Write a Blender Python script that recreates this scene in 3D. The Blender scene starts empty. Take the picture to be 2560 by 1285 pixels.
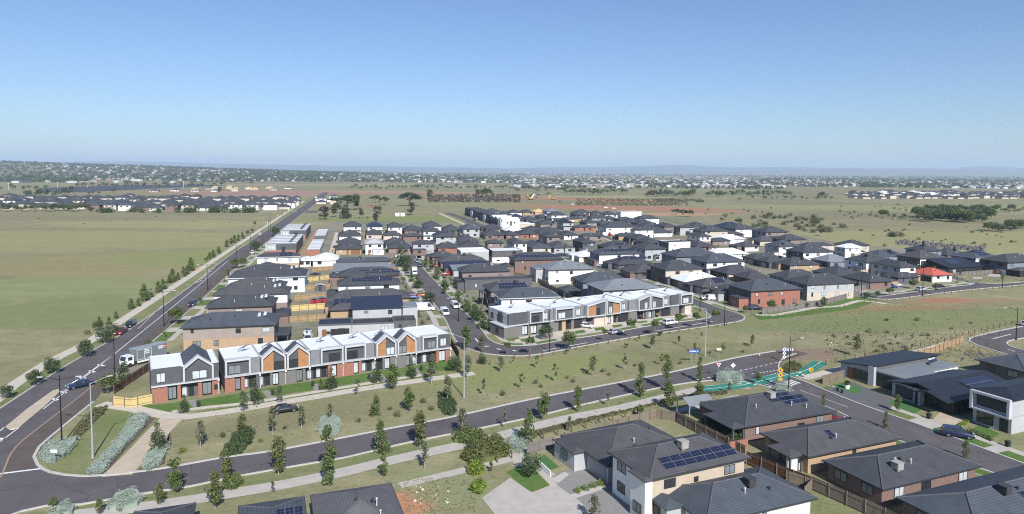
import bpy, bmesh, math, random
from mathutils import Vector, Matrix
RN = random.Random(11)
scene = bpy.context.scene
COL = scene.collection
F, PY0, HC, ROLL = 1707.0, 545.0, 44.0, 0.007
PITCH = math.atan((545.0 - 428.0) / F)
CM = Matrix.Rotation(math.pi / 2 - PITCH, 3, 'X') @ Matrix.Rotation(ROLL, 3, 'Z')
CMT = CM.transposed()
CAM = Vector((0, 0, HC))

def P(u, v, z=0.0):
    "photo pixel -> point of the ground (or of a level z)"
    d = CM @ Vector(((u - 1280) / F, -(v - PY0) / F, -1))
    t = (z - HC) / d.z
    return Vector((d.x * t, d.y * t, z))

def proj(p):
    q = CMT @ (Vector(p) - CAM)
    return 1280 + F * q.x / -q.z, PY0 - F * q.y / -q.z

def axes(g):
    a = math.radians(g)
    return Vector((math.cos(a), math.sin(a), 0)), Vector((-math.sin(a), math.cos(a), 0))

def reach(A, ax, u, lo=-80, hi=120):
    "distance along ax from A at which the point is seen at column u"
    for _ in range(40):
        m = (lo + hi) / 2
        if proj(A + ax * m)[0] < u: lo = m
        else: hi = m
    return (lo + hi) / 2

# ------------------------------------------------------------------ materials
MATS = {}
def new_mat(name):
    m = bpy.data.materials.new(name); m.use_nodes = True
    nt = m.node_tree; b = nt.nodes['Principled BSDF']
    return m, nt, b
def N(nt, typ, **kw):
    n = nt.nodes.new(typ)
    for k, v in kw.items():
        if k.startswith('i_'):
            key = k[2:]
            n.inputs[int(key) if key.isdigit() else key].default_value = v
        else: setattr(n, k, v)
    return n
def rgba(c): return (c[0], c[1], c[2], 1)
def mixc(nt, fac, a, b, mode='MIX'):
    n = N(nt, 'ShaderNodeMix', data_type='RGBA', blend_type=mode)
    for s, x in ((0, fac), (6, a), (7, b)):
        if hasattr(x, 'node'): nt.links.new(x, n.inputs[s])
        elif s == 0: n.inputs[0].default_value = x
        else: n.inputs[s].default_value = rgba(x)
    return n.outputs[2]
def noise(nt, vec, scale, detail=3, rough=.55, dist=0):
    n = N(nt, 'ShaderNodeTexNoise'); n.inputs['Scale'].default_value = scale
    n.inputs['Detail'].default_value = detail; n.inputs['Roughness'].default_value = rough
    n.inputs['Distortion'].default_value = dist
    nt.links.new(vec, n.inputs['Vector']); return n.outputs[0]
def ramp(nt, fac, a, b):
    n = N(nt, 'ShaderNodeMapRange', clamp=True)
    n.inputs[1].default_value = a; n.inputs[2].default_value = b
    nt.links.new(fac, n.inputs[0]); return n.outputs[0]
def mth(nt, op, a, b=None):
    n = N(nt, 'ShaderNodeMath', operation=op)
    for i, x in ((0, a), (1, b)):
        if x is None: continue
        if hasattr(x, 'node'): nt.links.new(x, n.inputs[i])
        else: n.inputs[i].default_value = x
    return n.outputs[0]
def bump(nt, b, h, strength, dist=.05):
    n = N(nt, 'ShaderNodeBump'); n.inputs['Strength'].default_value = strength; n.inputs['Distance'].default_value = dist
    nt.links.new(h, n.inputs['Height']); nt.links.new(n.outputs[0], b.inputs['Normal'])

def M(name, col=None, rough=.8, var=.18, scale=1.2, metal=0.0, kind='plain', spec=.35, col2=None):
    if name in MATS: return MATS[name]
    m, nt, b = new_mat(name)
    MATS[name] = m
    tc = N(nt, 'ShaderNodeTexCoord'); obj = tc.outputs['Object']
    lo = [c * (1 - var) for c in col]; hi = [min(1, c * (1 + var)) for c in col]
    n1 = noise(nt, obj, scale, 4)
    c = mixc(nt, ramp(nt, n1, .3, .7), lo, hi)
    if kind == 'brick':
        sx = N(nt, 'ShaderNodeSeparateXYZ'); nt.links.new(obj, sx.inputs[0])
        cx = N(nt, 'ShaderNodeCombineXYZ')
        nt.links.new(mth(nt, 'ADD', sx.outputs[0], sx.outputs[1]), cx.inputs[0]); nt.links.new(sx.outputs[2], cx.inputs[1])
        br = N(nt, 'ShaderNodeTexBrick'); br.inputs['Scale'].default_value = 1
        br.inputs['Brick Width'].default_value = .25; br.inputs['Row Height'].default_value = .09
        br.inputs['Mortar Size'].default_value = .008
        nt.links.new(cx.outputs[0], br.inputs['Vector'])
        nt.links.new(c, br.inputs['Color1'])
        br.inputs['Color2'].default_value = rgba([x * .72 for x in col]); br.inputs['Mortar'].default_value = rgba([.5 * x + .16 for x in col])
        c = br.outputs[0]
    if kind == 'tile':
        sx = N(nt, 'ShaderNodeSeparateXYZ'); nt.links.new(obj, sx.inputs[0])
        fr = mth(nt, 'FRACT', mth(nt, 'MULTIPLY', sx.outputs[2], 1 / .13))
        lap = ramp(nt, fr, .80, .97)
        c = mixc(nt, lap, c, [x * .42 for x in col])
        n2 = noise(nt, obj, 9, 2)
        c = mixc(nt, ramp(nt, n2, .35, .75), c, mixc(nt, .5, c, hi))
        bump(nt, b, fr, .35, .04)
    if kind == 'seam':
        sx = N(nt, 'ShaderNodeSeparateXYZ'); nt.links.new(obj, sx.inputs[0])
        fr = mth(nt, 'FRACT', mth(nt, 'MULTIPLY', sx.outputs[0], 1 / .45))
        c = mixc(nt, ramp(nt, fr, .86, .95), c, [x * .7 for x in col])
    if kind == 'clad':
        sx = N(nt, 'ShaderNodeSeparateXYZ'); nt.links.new(obj, sx.inputs[0])
        fr = mth(nt, 'FRACT', mth(nt, 'MULTIPLY', sx.outputs[2], 1 / .3))
        c = mixc(nt, ramp(nt, fr, .88, .97), c, [x * .7 for x in col])
    if kind == 'paling':
        sx = N(nt, 'ShaderNodeSeparateXYZ'); nt.links.new(obj, sx.inputs[0])
        fr = mth(nt, 'FRACT', mth(nt, 'MULTIPLY', mth(nt, 'ADD', sx.outputs[0], sx.outputs[1]), 1 / .17))
        c = mixc(nt, ramp(nt, fr, .86, .96), c, [x * .45 for x in col])
    if kind == 'road':
        vo = N(nt, 'ShaderNodeTexVoronoi', feature='DISTANCE_TO_EDGE'); vo.inputs['Scale'].default_value = .09
        wv = N(nt, 'ShaderNodeVectorMath', operation='ADD'); n5 = N(nt, 'ShaderNodeTexNoise'); n5.inputs['Scale'].default_value = .5; nt.links.new(obj, n5.inputs['Vector']); nt.links.new(obj, wv.inputs[0]); nt.links.new(n5.outputs[1], wv.inputs[1]); nt.links.new(wv.outputs[0], vo.inputs['Vector'])
        c = mixc(nt, mth(nt, 'MULTIPLY', ramp(nt, vo.outputs['Distance'], .012, .004), .5), c, [x * .5 for x in col])
        n6 = noise(nt, obj, 2.2, 4, .8); c = mixc(nt, mth(nt, 'MULTIPLY', ramp(nt, n6, .5, .8), .3), c, [x * 1.5 for x in col])
        n7 = noise(nt, obj, .05, 2); c = mixc(nt, mth(nt, 'MULTIPLY', ramp(nt, n7, .45, .65), .3), c, [x * 1.35 for x in col])
    if kind == 'leaf':
        ge = N(nt, 'ShaderNodeNewGeometry')
        c = mixc(nt, ramp(nt, ge.outputs['Random Per Island'], 0, 1), [x * .55 for x in col], col2 or [x * 1.5 for x in col])
    nt.links.new(c, b.inputs['Base Color'])
    b.inputs['Roughness'].default_value = rough; b.inputs['Metallic'].default_value = metal
    b.inputs['Specular IOR Level'].default_value = spec
    return m

# ------------------------------------------------------------------ mesh builder
class MB:
    def __init__(s): s.v = []; s.f = []
    def face(s, pts):
        i = len(s.v); s.v += [tuple(p) for p in pts]; s.f.append(tuple(range(i, i + len(pts))))
    def box(s, x0, x1, y0, y1, z0, z1):
        i = len(s.v)
        s.v += [(x0, y0, z0), (x1, y0, z0), (x1, y1, z0), (x0, y1, z0), (x0, y0, z1), (x1, y0, z1), (x1, y1, z1), (x0, y1, z1)]
        s.f += [tuple(i + k for k in q) for q in ((0, 3, 2, 1), (4, 5, 6, 7), (0, 1, 5, 4), (1, 2, 6, 5), (2, 3, 7, 6), (3, 0, 4, 7))]
        return s
    def prism(s, poly, z0, z1):
        i = len(s.v); n = len(poly)
        s.v += [(p[0], p[1], z0) for p in poly] + [(p[0], p[1], z1) for p in poly]
        s.f.append(tuple(i + k for k in reversed(range(n)))); s.f.append(tuple(i + n + k for k in range(n)))
        for k in range(n):
            j = (k + 1) % n; s.f.append((i + k, i + j, i + n + j, i + n + k))
        return s
    def prism_y(s, poly, y0, y1):   # poly in (x,z), extruded along y
        i = len(s.v); n = len(poly)
        s.v += [(p[0], y0, p[1]) for p in poly] + [(p[0], y1, p[1]) for p in poly]
        s.f.append(tuple(i + k for k in range(n))); s.f.append(tuple(i + n + k for k in reversed(range(n))))
        for k in range(n):
            j = (k + 1) % n; s.f.append((i + j, i + k, i + n + k, i + n + j))
        return s
    def prism_x(s, poly, x0, x1):   # poly in (y,z), extruded along x
        i = len(s.v); n = len(poly)
        s.v += [(x0, p[0], p[1]) for p in poly] + [(x1, p[0], p[1]) for p in poly]
        s.f.append(tuple(i + k for k in reversed(range(n)))); s.f.append(tuple(i + n + k for k in range(n)))
        for k in range(n):
            j = (k + 1) % n; s.f.append((i + k, i + j, i + n + j, i + n + k))
        return s
    def hip(s, x0, x1, y0, y1, z, tp, base=.12):
        W, D = x1 - x0, y1 - y0; h = min(W, D) / 2 * tp; zb = z + base
        if W >= D: r0, r1 = (x0 + D / 2, (y0 + y1) / 2, zb + h), (x1 - D / 2, (y0 + y1) / 2, zb + h)
        else: r0, r1 = ((x0 + x1) / 2, y0 + W / 2, zb + h), ((x0 + x1) / 2, y1 - W / 2, zb + h)
        a, b, c, d = (x0, y0, zb), (x1, y0, zb), (x1, y1, zb), (x0, y1, zb)
        if abs(W - D) < .05:
            for q in ((a, b), (b, c), (c, d), (d, a)): s.face([q[0], q[1], r0])
        elif W > D:
            s.face([a, b, r1, r0]); s.face([b, c, r1]); s.face([c, d, r0, r1]); s.face([d, a, r0])
        else:
            s.face([a, b, r0]); s.face([b, c, r1, r0]); s.face([c, d, r1]); s.face([d, a, r0, r1])
        i = len(s.v)
        s.v += [(x0, y0, z), (x1, y0, z), (x1, y1, z), (x0, y1, z)]
        s.f.append((i + 3, i + 2, i + 1, i))
        lo = s.v[i:i + 4]; up = [a, b, c, d]
        for k in range(4):
            j = (k + 1) % 4; s.face([lo[k], lo[j], up[j], up[k]])
        s.ridge = (r0, r1, (a, b, c, d))
        return s
    def tube(s, p0, p1, r0, r1=None, n=8):
        r1 = r0 if r1 is None else r1
        p0, p1 = Vector(p0), Vector(p1); d = (p1 - p0).normalized()
        a = d.cross(Vector((0, 0, 1)));
        if a.length < 1e-3: a = Vector((1, 0, 0))
        a.normalize(); b = d.cross(a)
        i = len(s.v)
        for p, r in ((p0, r0), (p1, r1)):
            for k in range(n):
                t = 2 * math.pi * k / n; s.v.append(tuple(p + a * (r * math.cos(t)) + b * (r * math.sin(t))))
        for k in range(n):
            j = (k + 1) % n; s.f.append((i + k, i + j, i + n + j, i + n + k))
        s.f.append(tuple(i + k for k in reversed(range(n)))); s.f.append(tuple(i + n + k for k in range(n)))
        return s
    def mesh(s, name):
        me = bpy.data.meshes.new(name); me.from_pydata(s.v, [], s.f); me.update()
        bm = bmesh.new(); bm.from_mesh(me); bmesh.ops.recalc_face_normals(bm, faces=bm.faces) if len(s.f) < 4000 else None
        bm.to_mesh(me); bm.free()
        return me
    def build(s, name, mt, parent=None, smooth=False):
        me = s.mesh(name); me.materials.append(mt)
        if smooth: me.polygons.foreach_set('use_smooth', [True] * len(me.polygons))
        return link(name, me, parent)
def link(name, data, parent=None, loc=None, rot=None):
    o = bpy.data.objects.new(name, data); COL.objects.link(o)
    if parent: o.parent = parent
    if loc is not None: o.location = loc
    if rot is not None: o.rotation_euler = rot
    return o
def tag(o, label=None, cat=None, group=None, kind=None):
    if label: o['label'] = label
    if cat: o['category'] = cat
    if group: o['group'] = group
    if kind: o['kind'] = kind
    return o
def thing(name, label, cat, loc=(0, 0, 0), rz=0, group=None):
    o = link(name, None, None, loc, (0, 0, rz)); o.empty_display_size = .5
    return tag(o, label, cat, group)
def copy_tree(o, parent=None):
    c = o.copy(); COL.objects.link(c)
    if parent: c.parent = parent
    for ch in o.children: copy_tree(ch, c)
    return c
def nth(i):
    return ['first', 'second', 'third', 'fourth', 'fifth', 'sixth', 'seventh', 'eighth', 'ninth', 'tenth', 'eleventh', 'twelfth'][i] if i < 12 else f'{i + 1}th' if (i + 1) % 10 not in (1, 2, 3) or i < 20 else f"{i + 1}{['st', 'nd', 'rd'][(i + 1) % 10 - 1]}"

def smooth(pts, step=2.0, closed=False):
    "Catmull-Rom through points, resampled"
    pts = [Vector(p) for p in pts]; out = []
    n = len(pts)
    for i in range(n - 1):
        p0, p1, p2, p3 = pts[max(i - 1, 0)], pts[i], pts[i + 1], pts[min(i + 2, n - 1)]
        k = max(1, int((p2 - p1).length / step))
        for j in range(k):
            t = j / k
            out.append(.5 * ((2 * p1) + (p2 - p0) * t + (2 * p0 - 5 * p1 + 4 * p2 - p3) * t * t + (3 * p1 - p0 - 3 * p2 + p3) * t ** 3))
    out.append(pts[-1]); return out
def resample(pts, step):
    out = [pts[0].copy()]; acc = 0
    for a, b in zip(pts, pts[1:]):
        L = (b - a).length; d = step - acc
        while d <= L:
            out.append(a + (b - a) * (d / L)); d += step
        acc = (acc + L) % step
    return out
def offset(pts, d):
    out = []
    for i, p in enumerate(pts):
        t = (pts[min(i + 1, len(pts) - 1)] - pts[max(i - 1, 0)]).normalized()
        out.append(p + Vector((-t.y, t.x, 0)) * d)
    return out
def px(lst): return [P(u, v) for u, v in lst]
def strip(a, b, z, name, mt, parent=None):
    mb = MB(); n = min(len(a), len(b))
    mb.v = [(p.x, p.y, z) for p in a[:n]] + [(p.x, p.y, z) for p in b[:n]]
    mb.f = [(i, i + 1, n + i + 1, n + i) for i in range(n - 1)]
    return mb.build(name, mt, parent)
def band(pts, w, z, name, mt, kind='structure'):
    return tag(strip(offset(pts, -w / 2), offset(pts, w / 2), z, name, mt), kind=kind)
def sheet(pts, z, name, mt, kind='structure', label=None):
    mb = MB(); mb.face([(p.x, p.y, z) for p in pts])
    return tag(mb.build(name, mt), kind=kind)
def kerb(pts, mt, w=.35, h=.13, side=0):
    a, b = offset(pts, side - w / 2), offset(pts, side + w / 2); n = len(pts); mb = MB()
    mb.v = [(p.x, p.y, 0) for p in a] + [(p.x, p.y, h) for p in a] + [(p.x, p.y, h) for p in b] + [(p.x, p.y, 0) for p in b]
    for i in range(n - 1):
        for k in range(3): mb.f.append((k * n + i, k * n + i + 1, (k + 1) * n + i + 1, (k + 1) * n + i))
    return tag(mb.build('kerb', mt), kind='structure')
# ------------------------------------------------------------------ camera, sun, sky
cam = bpy.data.cameras.new('camera'); cam.sensor_width = 36; cam.lens = 36 * F / 2560
cam.shift_y = -(642.5 - PY0) / 2560; cam.clip_end = 120000; cam.clip_start = .5
co = bpy.data.objects.new('camera', cam); COL.objects.link(co)
co.matrix_world = Matrix.Translation(CAM) @ CM.to_4x4(); scene.camera = co
SUN_EL, SUN_AZ = math.radians(38), math.radians(-19)   # the shadow runs 19 degrees left of +Y
sd = bpy.data.lights.new('sun', 'SUN'); sd.energy = 4.4; sd.angle = math.radians(.53); sd.color = (1, .97, .915)
so = bpy.data.objects.new('sun', sd); COL.objects.link(so)
shadow = Vector((math.sin(SUN_AZ) * math.cos(SUN_EL), math.cos(SUN_AZ) * math.cos(SUN_EL), -math.sin(SUN_EL)))
so.rotation_euler = shadow.to_track_quat('-Z', 'Y').to_euler()
w = bpy.data.worlds.new('World'); scene.world = w; w.use_nodes = True
nt = w.node_tree; bg = nt.nodes['Background']
sk = N(nt, 'ShaderNodeTexSky', sky_type='NISHITA'); sk.sun_disc = False
sk.sun_elevation = SUN_EL; sk.sun_rotation = math.atan2(-shadow.x, -shadow.y)
sk.air_density = 1.0; sk.dust_density = .4; sk.ozone_density = 2.2; sk.altitude = 100
nt.links.new(mixc(nt, 1, sk.outputs[0], (.72, .85, 1.05), 'MULTIPLY'), bg.inputs[0]); bg.inputs[1].default_value = .08
scene.view_settings.view_transform = 'Standard'; scene.view_settings.look = 'None'
scene.view_settings.exposure = .52; scene.view_settings.gamma = 1
scene.cycles.max_bounces = 6; scene.cycles.volume_bounces = 1; scene.cycles.transparent_max_bounces = 4
scene.cycles.use_adaptive_sampling = True; scene.cycles.filter_width = 1.1; scene.cycles.use_denoising = False

# ------------------------------------------------------------------ ground material
def ground_mat(name, dry, green, straw, patches=(), big=True):
    m, nt, b = new_mat(name)
    ge = N(nt, 'ShaderNodeNewGeometry'); pos = ge.outputs['Position']
    n1 = noise(nt, pos, .012, 4, .6, .4); n2 = noise(nt, pos, .12, 4, .6); n3 = noise(nt, pos, 1.3, 3, .7); n4 = noise(nt, pos, .0016, 5, .6)
    c = mixc(nt, ramp(nt, n1, .40, .60), green, dry)
    c = mixc(nt, mth(nt, 'MULTIPLY', ramp(nt, n2, .42, .72), .75), c, straw)
    if big:
        far = ramp(nt, n4, .44, .58)
        c = mixc(nt, mth(nt, 'MULTIPLY', far, .6), c, (.25, .215, .14)); c = mixc(nt, mth(nt, 'MULTIPLY', ramp(nt, noise(nt, pos, .0031, 4), .5, .62), .45), c, (.17, .165, .10))
    tu = noise(nt, pos, .55, 3, .75); c = mixc(nt, mth(nt, 'MULTIPLY', ramp(nt, tu, .55, .72), .5), c, [x * .45 for x in green])
    c = mixc(nt, mth(nt, 'MULTIPLY', ramp(nt, n3, .35, .75), .38), c, [x * .55 for x in dry])
    mps = N(nt, 'ShaderNodeMapping'); mps.inputs['Scale'].default_value = (.006, .05, 1); nt.links.new(pos, mps.inputs[0])
    st_ = noise(nt, mps.outputs[0], 1.0, 5, .65, .6); c = mixc(nt, mth(nt, 'MULTIPLY', ramp(nt, st_, .45, .68), .35 if big else .1), c, [x * .62 for x in green])
    wob = noise(nt, pos, .03, 3); wob2 = noise(nt, pos, .25, 4, .7)
    for (u, v, rx, ry, ang, col, amt) in patches:
        cpt = P(u, v)
        mp = N(nt, 'ShaderNodeMapping', vector_type='TEXTURE')
        mp.inputs['Location'].default_value = (cpt.x, cpt.y, 0); mp.inputs['Rotation'].default_value = (0, 0, math.radians(ang))
        mp.inputs['Scale'].default_value = (rx, ry, 1000)
        nt.links.new(pos, mp.inputs[0])
        ln = N(nt, 'ShaderNodeVectorMath', operation='LENGTH'); nt.links.new(mp.outputs[0], ln.inputs[0])
        d = mth(nt, 'ADD', ln.outputs['Value'], mth(nt, 'MULTIPLY', mth(nt, 'SUBTRACT', mth(nt, 'ADD', wob, wob2), 1.0), 1.1))
        n = N(nt, 'ShaderNodeMapRange', clamp=True, interpolation_type='SMOOTHSTEP')
        n.inputs[1].default_value = 1.1; n.inputs[2].default_value = .72; nt.links.new(d, n.inputs[0])
        c = mixc(nt, mth(nt, 'MULTIPLY', n.outputs[0], amt), c, mixc(nt, ramp(nt, n3, .3, .7), [x * .8 for x in col], [x * 1.15 for x in col]))
    nt.links.new(c, b.inputs['Base Color']); b.inputs['Roughness'].default_value = 1; b.inputs['Specular IOR Level'].default_value = .05
    bump(nt, b, mth(nt, 'ADD', tu, n3), .5, .25)
    return m
DRY, GRN, STR = (.275, .252, .148), (.222, .224, .116), (.375, .337, .21)
RED = (.36, .185, .125)
patches = [  # u, v, rx, ry, angle, colour, amount
    (60, 722, 62, 30, 20, (0.225, 0.265, 0.113), .55), (330, 655, 90, 45, 12, (0.270, 0.240, 0.117), .6), (560, 640, 60, 40, 12, (0.215, 0.254, 0.094), .6),
    (260, 770, 60, 25, 14, (0.179, 0.215, 0.094), .7), (120, 600, 200, 70, 5, (0.299, 0.280, 0.140), .6), (450, 560, 120, 40, 5, (0.323, 0.299, 0.152), .6),
    (1560, 520, 150, 60, -20, RED, 1), (1420, 497, 160, 60, -30, RED, .9), (1640, 536, 90, 25, 8, (0.429, 0.260, 0.169), .9), (1580, 505, 60, 18, 5, RED, .9),
    (740, 481, 330, 110, 0, (0.338, 0.202, 0.156), .95), (640, 488, 160, 60, 0, (0.325, 0.221, 0.182), .9), (1010, 480, 200, 40, 0, (0.390, 0.247, 0.156), .7), (1130, 484, 120, 25, 0, RED, .6),
    (2365, 750, 11, 3.5, 10, (0.390, 0.150, 0.104), .9), (2130, 776, 42, 5, 12, (0.286, 0.182, 0.104), .75), (2420, 752, 25, 4, 8, (0.325, 0.195, 0.117), .6),
    (2010, 884, 10, 6, 10, (0.247, 0.176, 0.137), .9), (1010, 1262, 4, 6.5, -20, (0.442, 0.221, 0.130), .9), (1120, 1222, 9, 5, -20, (0.239, 0.260, 0.140), .8),
    (2350, 800, 60, 14, 12, (0.175, 0.205, 0.090), .6), (2050, 800, 40, 16, 12, (0.179, 0.210, 0.095), .6),
    (1300, 930, 30, 10, 28, (0.234, 0.247, 0.100), .8), (900, 1010, 25, 7, 28, (0.227, 0.215, 0.117), .7), (640, 1060, 22, 6, 28, (0.209, 0.195, 0.112), .6),
    (2060, 640, 160, 40, 10, (0.323, 0.305, 0.152), .7), (2400, 600, 200, 80, 10, (0.299, 0.286, 0.140), .7), (1500, 492, 140, 40, 0, (0.347, 0.351, 0.176), .6),
    (900, 463, 500, 140, 0, (0.323, 0.312, 0.176), .6), (2250, 520, 260, 90, 0, (0.287, 0.280, 0.135), .6), (1010, 548, 90, 50, 0, (0.209, 0.234, 0.088), .8), (1230, 510, 120, 20, 0, (0.239, 0.254, 0.100), .8)]
GM = ground_mat('dry_grassland', DRY, GRN, STR, patches)
gb = MB(); S = 42000
gb.face([(-S, -S, 0), (S, -S, 0), (S, S, 0), (-S, S, 0)]); tag(gb.build('ground', GM), kind='structure')

# ------------------------------------------------------------------ roads, paths, lawns
ASPH = M('asphalt', (.106, .096, .101), .9, .15, .22, spec=.2, kind='road'); ASPHB = M('brown_asphalt', (.115, .093, .085), .92, .12, .4, spec=.15)
CONC = M('concrete', (.43, .395, .355), .9, .10, .6, spec=.2); CONCW = M('pale_concrete', (.50, .45, .385), .9, .09, .8, spec=.2); KERB = M('kerb_concrete', (.46, .44, .41), .9, .1, 1.5, spec=.2)
WHT = M('road_paint', (.72, .72, .70), .8, .12, 2); GPAINT = M('green_paint', (.035, .21, .155), .75, .14, 1.2)
LAWN = ground_mat('lawn', (.115, .185, .052), (.09, .165, .042), (.16, .205, .08), big=False)
VERGE = ground_mat('verge_grass', (.215, .222, .11), (.155, .195, .075), (.28, .265, .15), big=False)
LOTS = ground_mat('yard_ground', (.27, .235, .185), (.16, .18, .10), (.34, .31, .27), big=False)
MULCH = M('mulch', (.125, .095, .08), 1, .25, 2.5, spec=.1); GRAVEL = M('pale_gravel', (.46, .43, .40), .95, .15, 4)
DPAVE = M('dark_paving', (.12, .12, .125), .85, .12, 2)
L1 = smooth(px([(-130, 1100), (0, 1022), (165, 915), (328, 821), (460, 728), (591, 627), (722, 538), (790, 492), (806, 481)]), 4)
R1 = smooth(px([(-60, 1262), (85, 1140), (166, 1060), (234, 1005), (290, 936), (370, 864), (440, 805), (530, 726), (610, 652), (690, 588), (752, 538), (812, 492), (822, 481)]), 4)
road1 = L1 + R1[::-1]
sheet([P(-500, 1250)] + L1[:1] + road1[1:] + [P(-200, 1285)], .016, 'road', ASPH)
# brown bicycle lane beside the main road
bl = smooth(px([(8, 1176), (45, 1115), (120, 1050), (201, 990), (262, 938), (380, 832), (452, 770), (560, 675), (650, 600)]), 4)
b2 = smooth(px([(92, 1168), (85, 1140), (166, 1060), (234, 1005), (290, 936), (368, 864), (438, 805), (528, 726), (608, 652), (690, 588)]), 4)
sheet(bl + b2[::-1], .022, 'bicycle_lane', ASPHB)
tk = smooth(px([(-40, 1300), (8, 1180), (40, 1118), (120, 1052), (200, 991), (262, 938)]), 2)
tag(strip(offset(tk[6:], -.12), offset(tk[6:], .12), .05, 'kerb_strip', M('terracotta_kerb', (.36, .24, .17), .9, .1, 2)), kind='structure')
kerb(L1, KERB); kerb(smooth(px([(290, 936), (370, 864), (440, 805), (530, 726), (610, 652), (690, 588), (752, 538), (812, 492)]), 4), KERB)
# cross road in the foreground
T2 = smooth(px([(234, 1005), (166, 1060), (98, 1118), (85, 1142), (94, 1162), (125, 1181), (211, 1191), (332, 1181), (415, 1170), (566, 1143), (679, 1128), (860, 1094), (971, 1072), (1137, 1041), (1340, 996), (1586, 949), (1710, 924), (1843, 894), (1938, 878)]), 2)
B2 = smooth(px([(-260, 1420), (53, 1279), (200, 1262), (264, 1251), (362, 1234), (483, 1215), (589, 1192), (800, 1155), (860, 1145), (1020, 1107), (1190, 1073), (1340, 1041), (1491, 1004), (1680, 964), (1790, 951), (1870, 956), (1925, 970), (1983, 990), (2077, 1022), (2247, 1102), (2451, 1172), (2560, 1211), (2700, 1270)]), 2)
R3 = smooth(px([(1990, 884), (1956, 898), (1946, 918), (1958, 934), (2013, 955), (2107, 994), (2179, 1021), (2292, 1060), (2485, 1132), (2560, 1160), (2700, 1215)]), 2)
sheet([P(-300, 1215), P(-100, 1190), P(40, 1160)] + T2[8:] + R3 + B2[::-1], .012, 'road', ASPH)
kerb(T2, KERB, .45); kerb(B2, KERB); kerb(R3, KERB)
# brown end stub
sheet(px([(1880, 890), (1938, 878), (1976, 874), (2020, 884), (1960, 902), (1948, 918)]), .03, 'road_end', ASPHB)
# middle street, curved street and side street
ML = smooth(px([(1011, 640), (1016, 667), (1032, 690), (1061, 730), (1092, 769), (1113, 800), (1140, 852), (1182, 876), (1225, 886), (1284, 890), (1340, 887), (1454, 866), (1600, 840), (1710, 824), (1800, 811), (1848, 803), (1861, 796), (1852, 787), (1802, 771), (1752, 753), (1700, 733), (1600, 698), (1500, 664), (1395, 626)]), 2)
MR = smooth(px([(1040, 640), (1052, 664), (1102, 717), (1147, 766), (1180, 798), (1205, 826), (1226, 851), (1263, 863), (1333, 863), (1394, 853), (1512, 835), (1629, 814), (1700, 805), (1755, 798), (1775, 794), (1772, 786), (1740, 766), (1690, 746), (1590, 707), (1490, 671), (1385, 632)]), 2)
sheet(ML + MR[::-1], .02, 'road', ASPH)
kerb(ML, KERB); kerb(MR, KERB)
tj = px([(985, 646), (985, 638), (1095, 638), (1095, 646)]); sheet(tj, .026, 'road', ASPH)
# far right street
A4 = smooth(px([(2080, 716), (2140, 727), (2206, 735), (2232, 736), (2288, 729), (2386, 716), (2425, 712), (2432, 706), (2386, 698), (2360, 692)]), 2)
A4b = smooth(px([(2330, 684), (2395, 694), (2435, 705), (2485, 709), (2560, 705), (2680, 694)]), 2)
B4 = smooth(px([(2060, 724), (2140, 740), (2206, 748), (2238, 747), (2304, 739), (2419, 725), (2560, 712), (2680, 701)]), 2)
sheet(A4 + A4b + B4[::-1], .02, 'road', ASPH); kerb(A4, KERB); kerb(A4b, KERB); kerb(B4, KERB)
# right edge loop
K5 = smooth(px([(2680, 796), (2540, 819), (2456, 837), (2425, 846), (2423, 853), (2440, 862), (2509, 884), (2640, 920)]), 2)
K5b = smooth(px([(2680, 826), (2555, 846), (2522, 853), (2516, 858), (2530, 868), (2560, 876), (2660, 900)]), 2)
sheet(K5 + K5b[::-1], .02, 'road', ASPH); kerb(K5, KERB, .45); kerb(K5b, KERB)
# far street and other estate streets
S6 = smooth(px([(1118, 532), (1155, 545), (1190, 560), (1235, 580), (1270, 594)]), 5); band(S6, 8, .02, 'road', ASPH)
band(smooth(px([(1098, 533), (1150, 556), (1185, 572)]), 5), 3, .02, 'path', CONCW)
band(smooth(px([(1505, 588), (1540, 602), (1600, 620), (1625, 632)]), 4), 7, .02, 'road', ASPH)
band(smooth(px([(1505, 593), (1540, 607), (1590, 624)]), 4), 2, .024, 'path', CONC)
band(px([(1220, 590), (1340, 590), (1480, 603)]), 7, .018, 'road', ASPH)
band(smooth(px([(990, 560), (1210, 592)]), 5), 7, .014, 'road', ASPH)
# main road continuing and far cross path
band(px([(600, 530), (700, 530), (745, 529)]), 4, .02, 'path', CONCW); band(px([(770, 529), (820, 527), (880, 523)]), 4, .02, 'path', CONCW)
band(px([(150, 528), (400, 527), (600, 528)]), 3, .02, 'path', CONC)
sheet(px([(745, 532), (742, 527), (800, 527), (790, 532)]), .024, 'road', ASPH)
# main path beside the paddock
PM = smooth(px([(-90, 1060), (0, 990), (26, 968), (125, 904), (215, 858), (297, 806), (437, 715), (615, 598), (712, 534), (760, 503)]), 4)
band(PM, 3.0, .02, 'path', CONCW)
vg = [P(-150, 1080)] + PM; sheet(offset(PM, -1.5) + L1[::-1][12:], .008, 'verge', VERGE)
# kerb build-outs
for q in ([(300, 840), (345, 808), (330, 822)], [(482, 710), (530, 664), (518, 690)], [(592, 626), (640, 585), (622, 610)]):
    sheet(px(q), .03, 'verge', VERGE)
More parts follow.
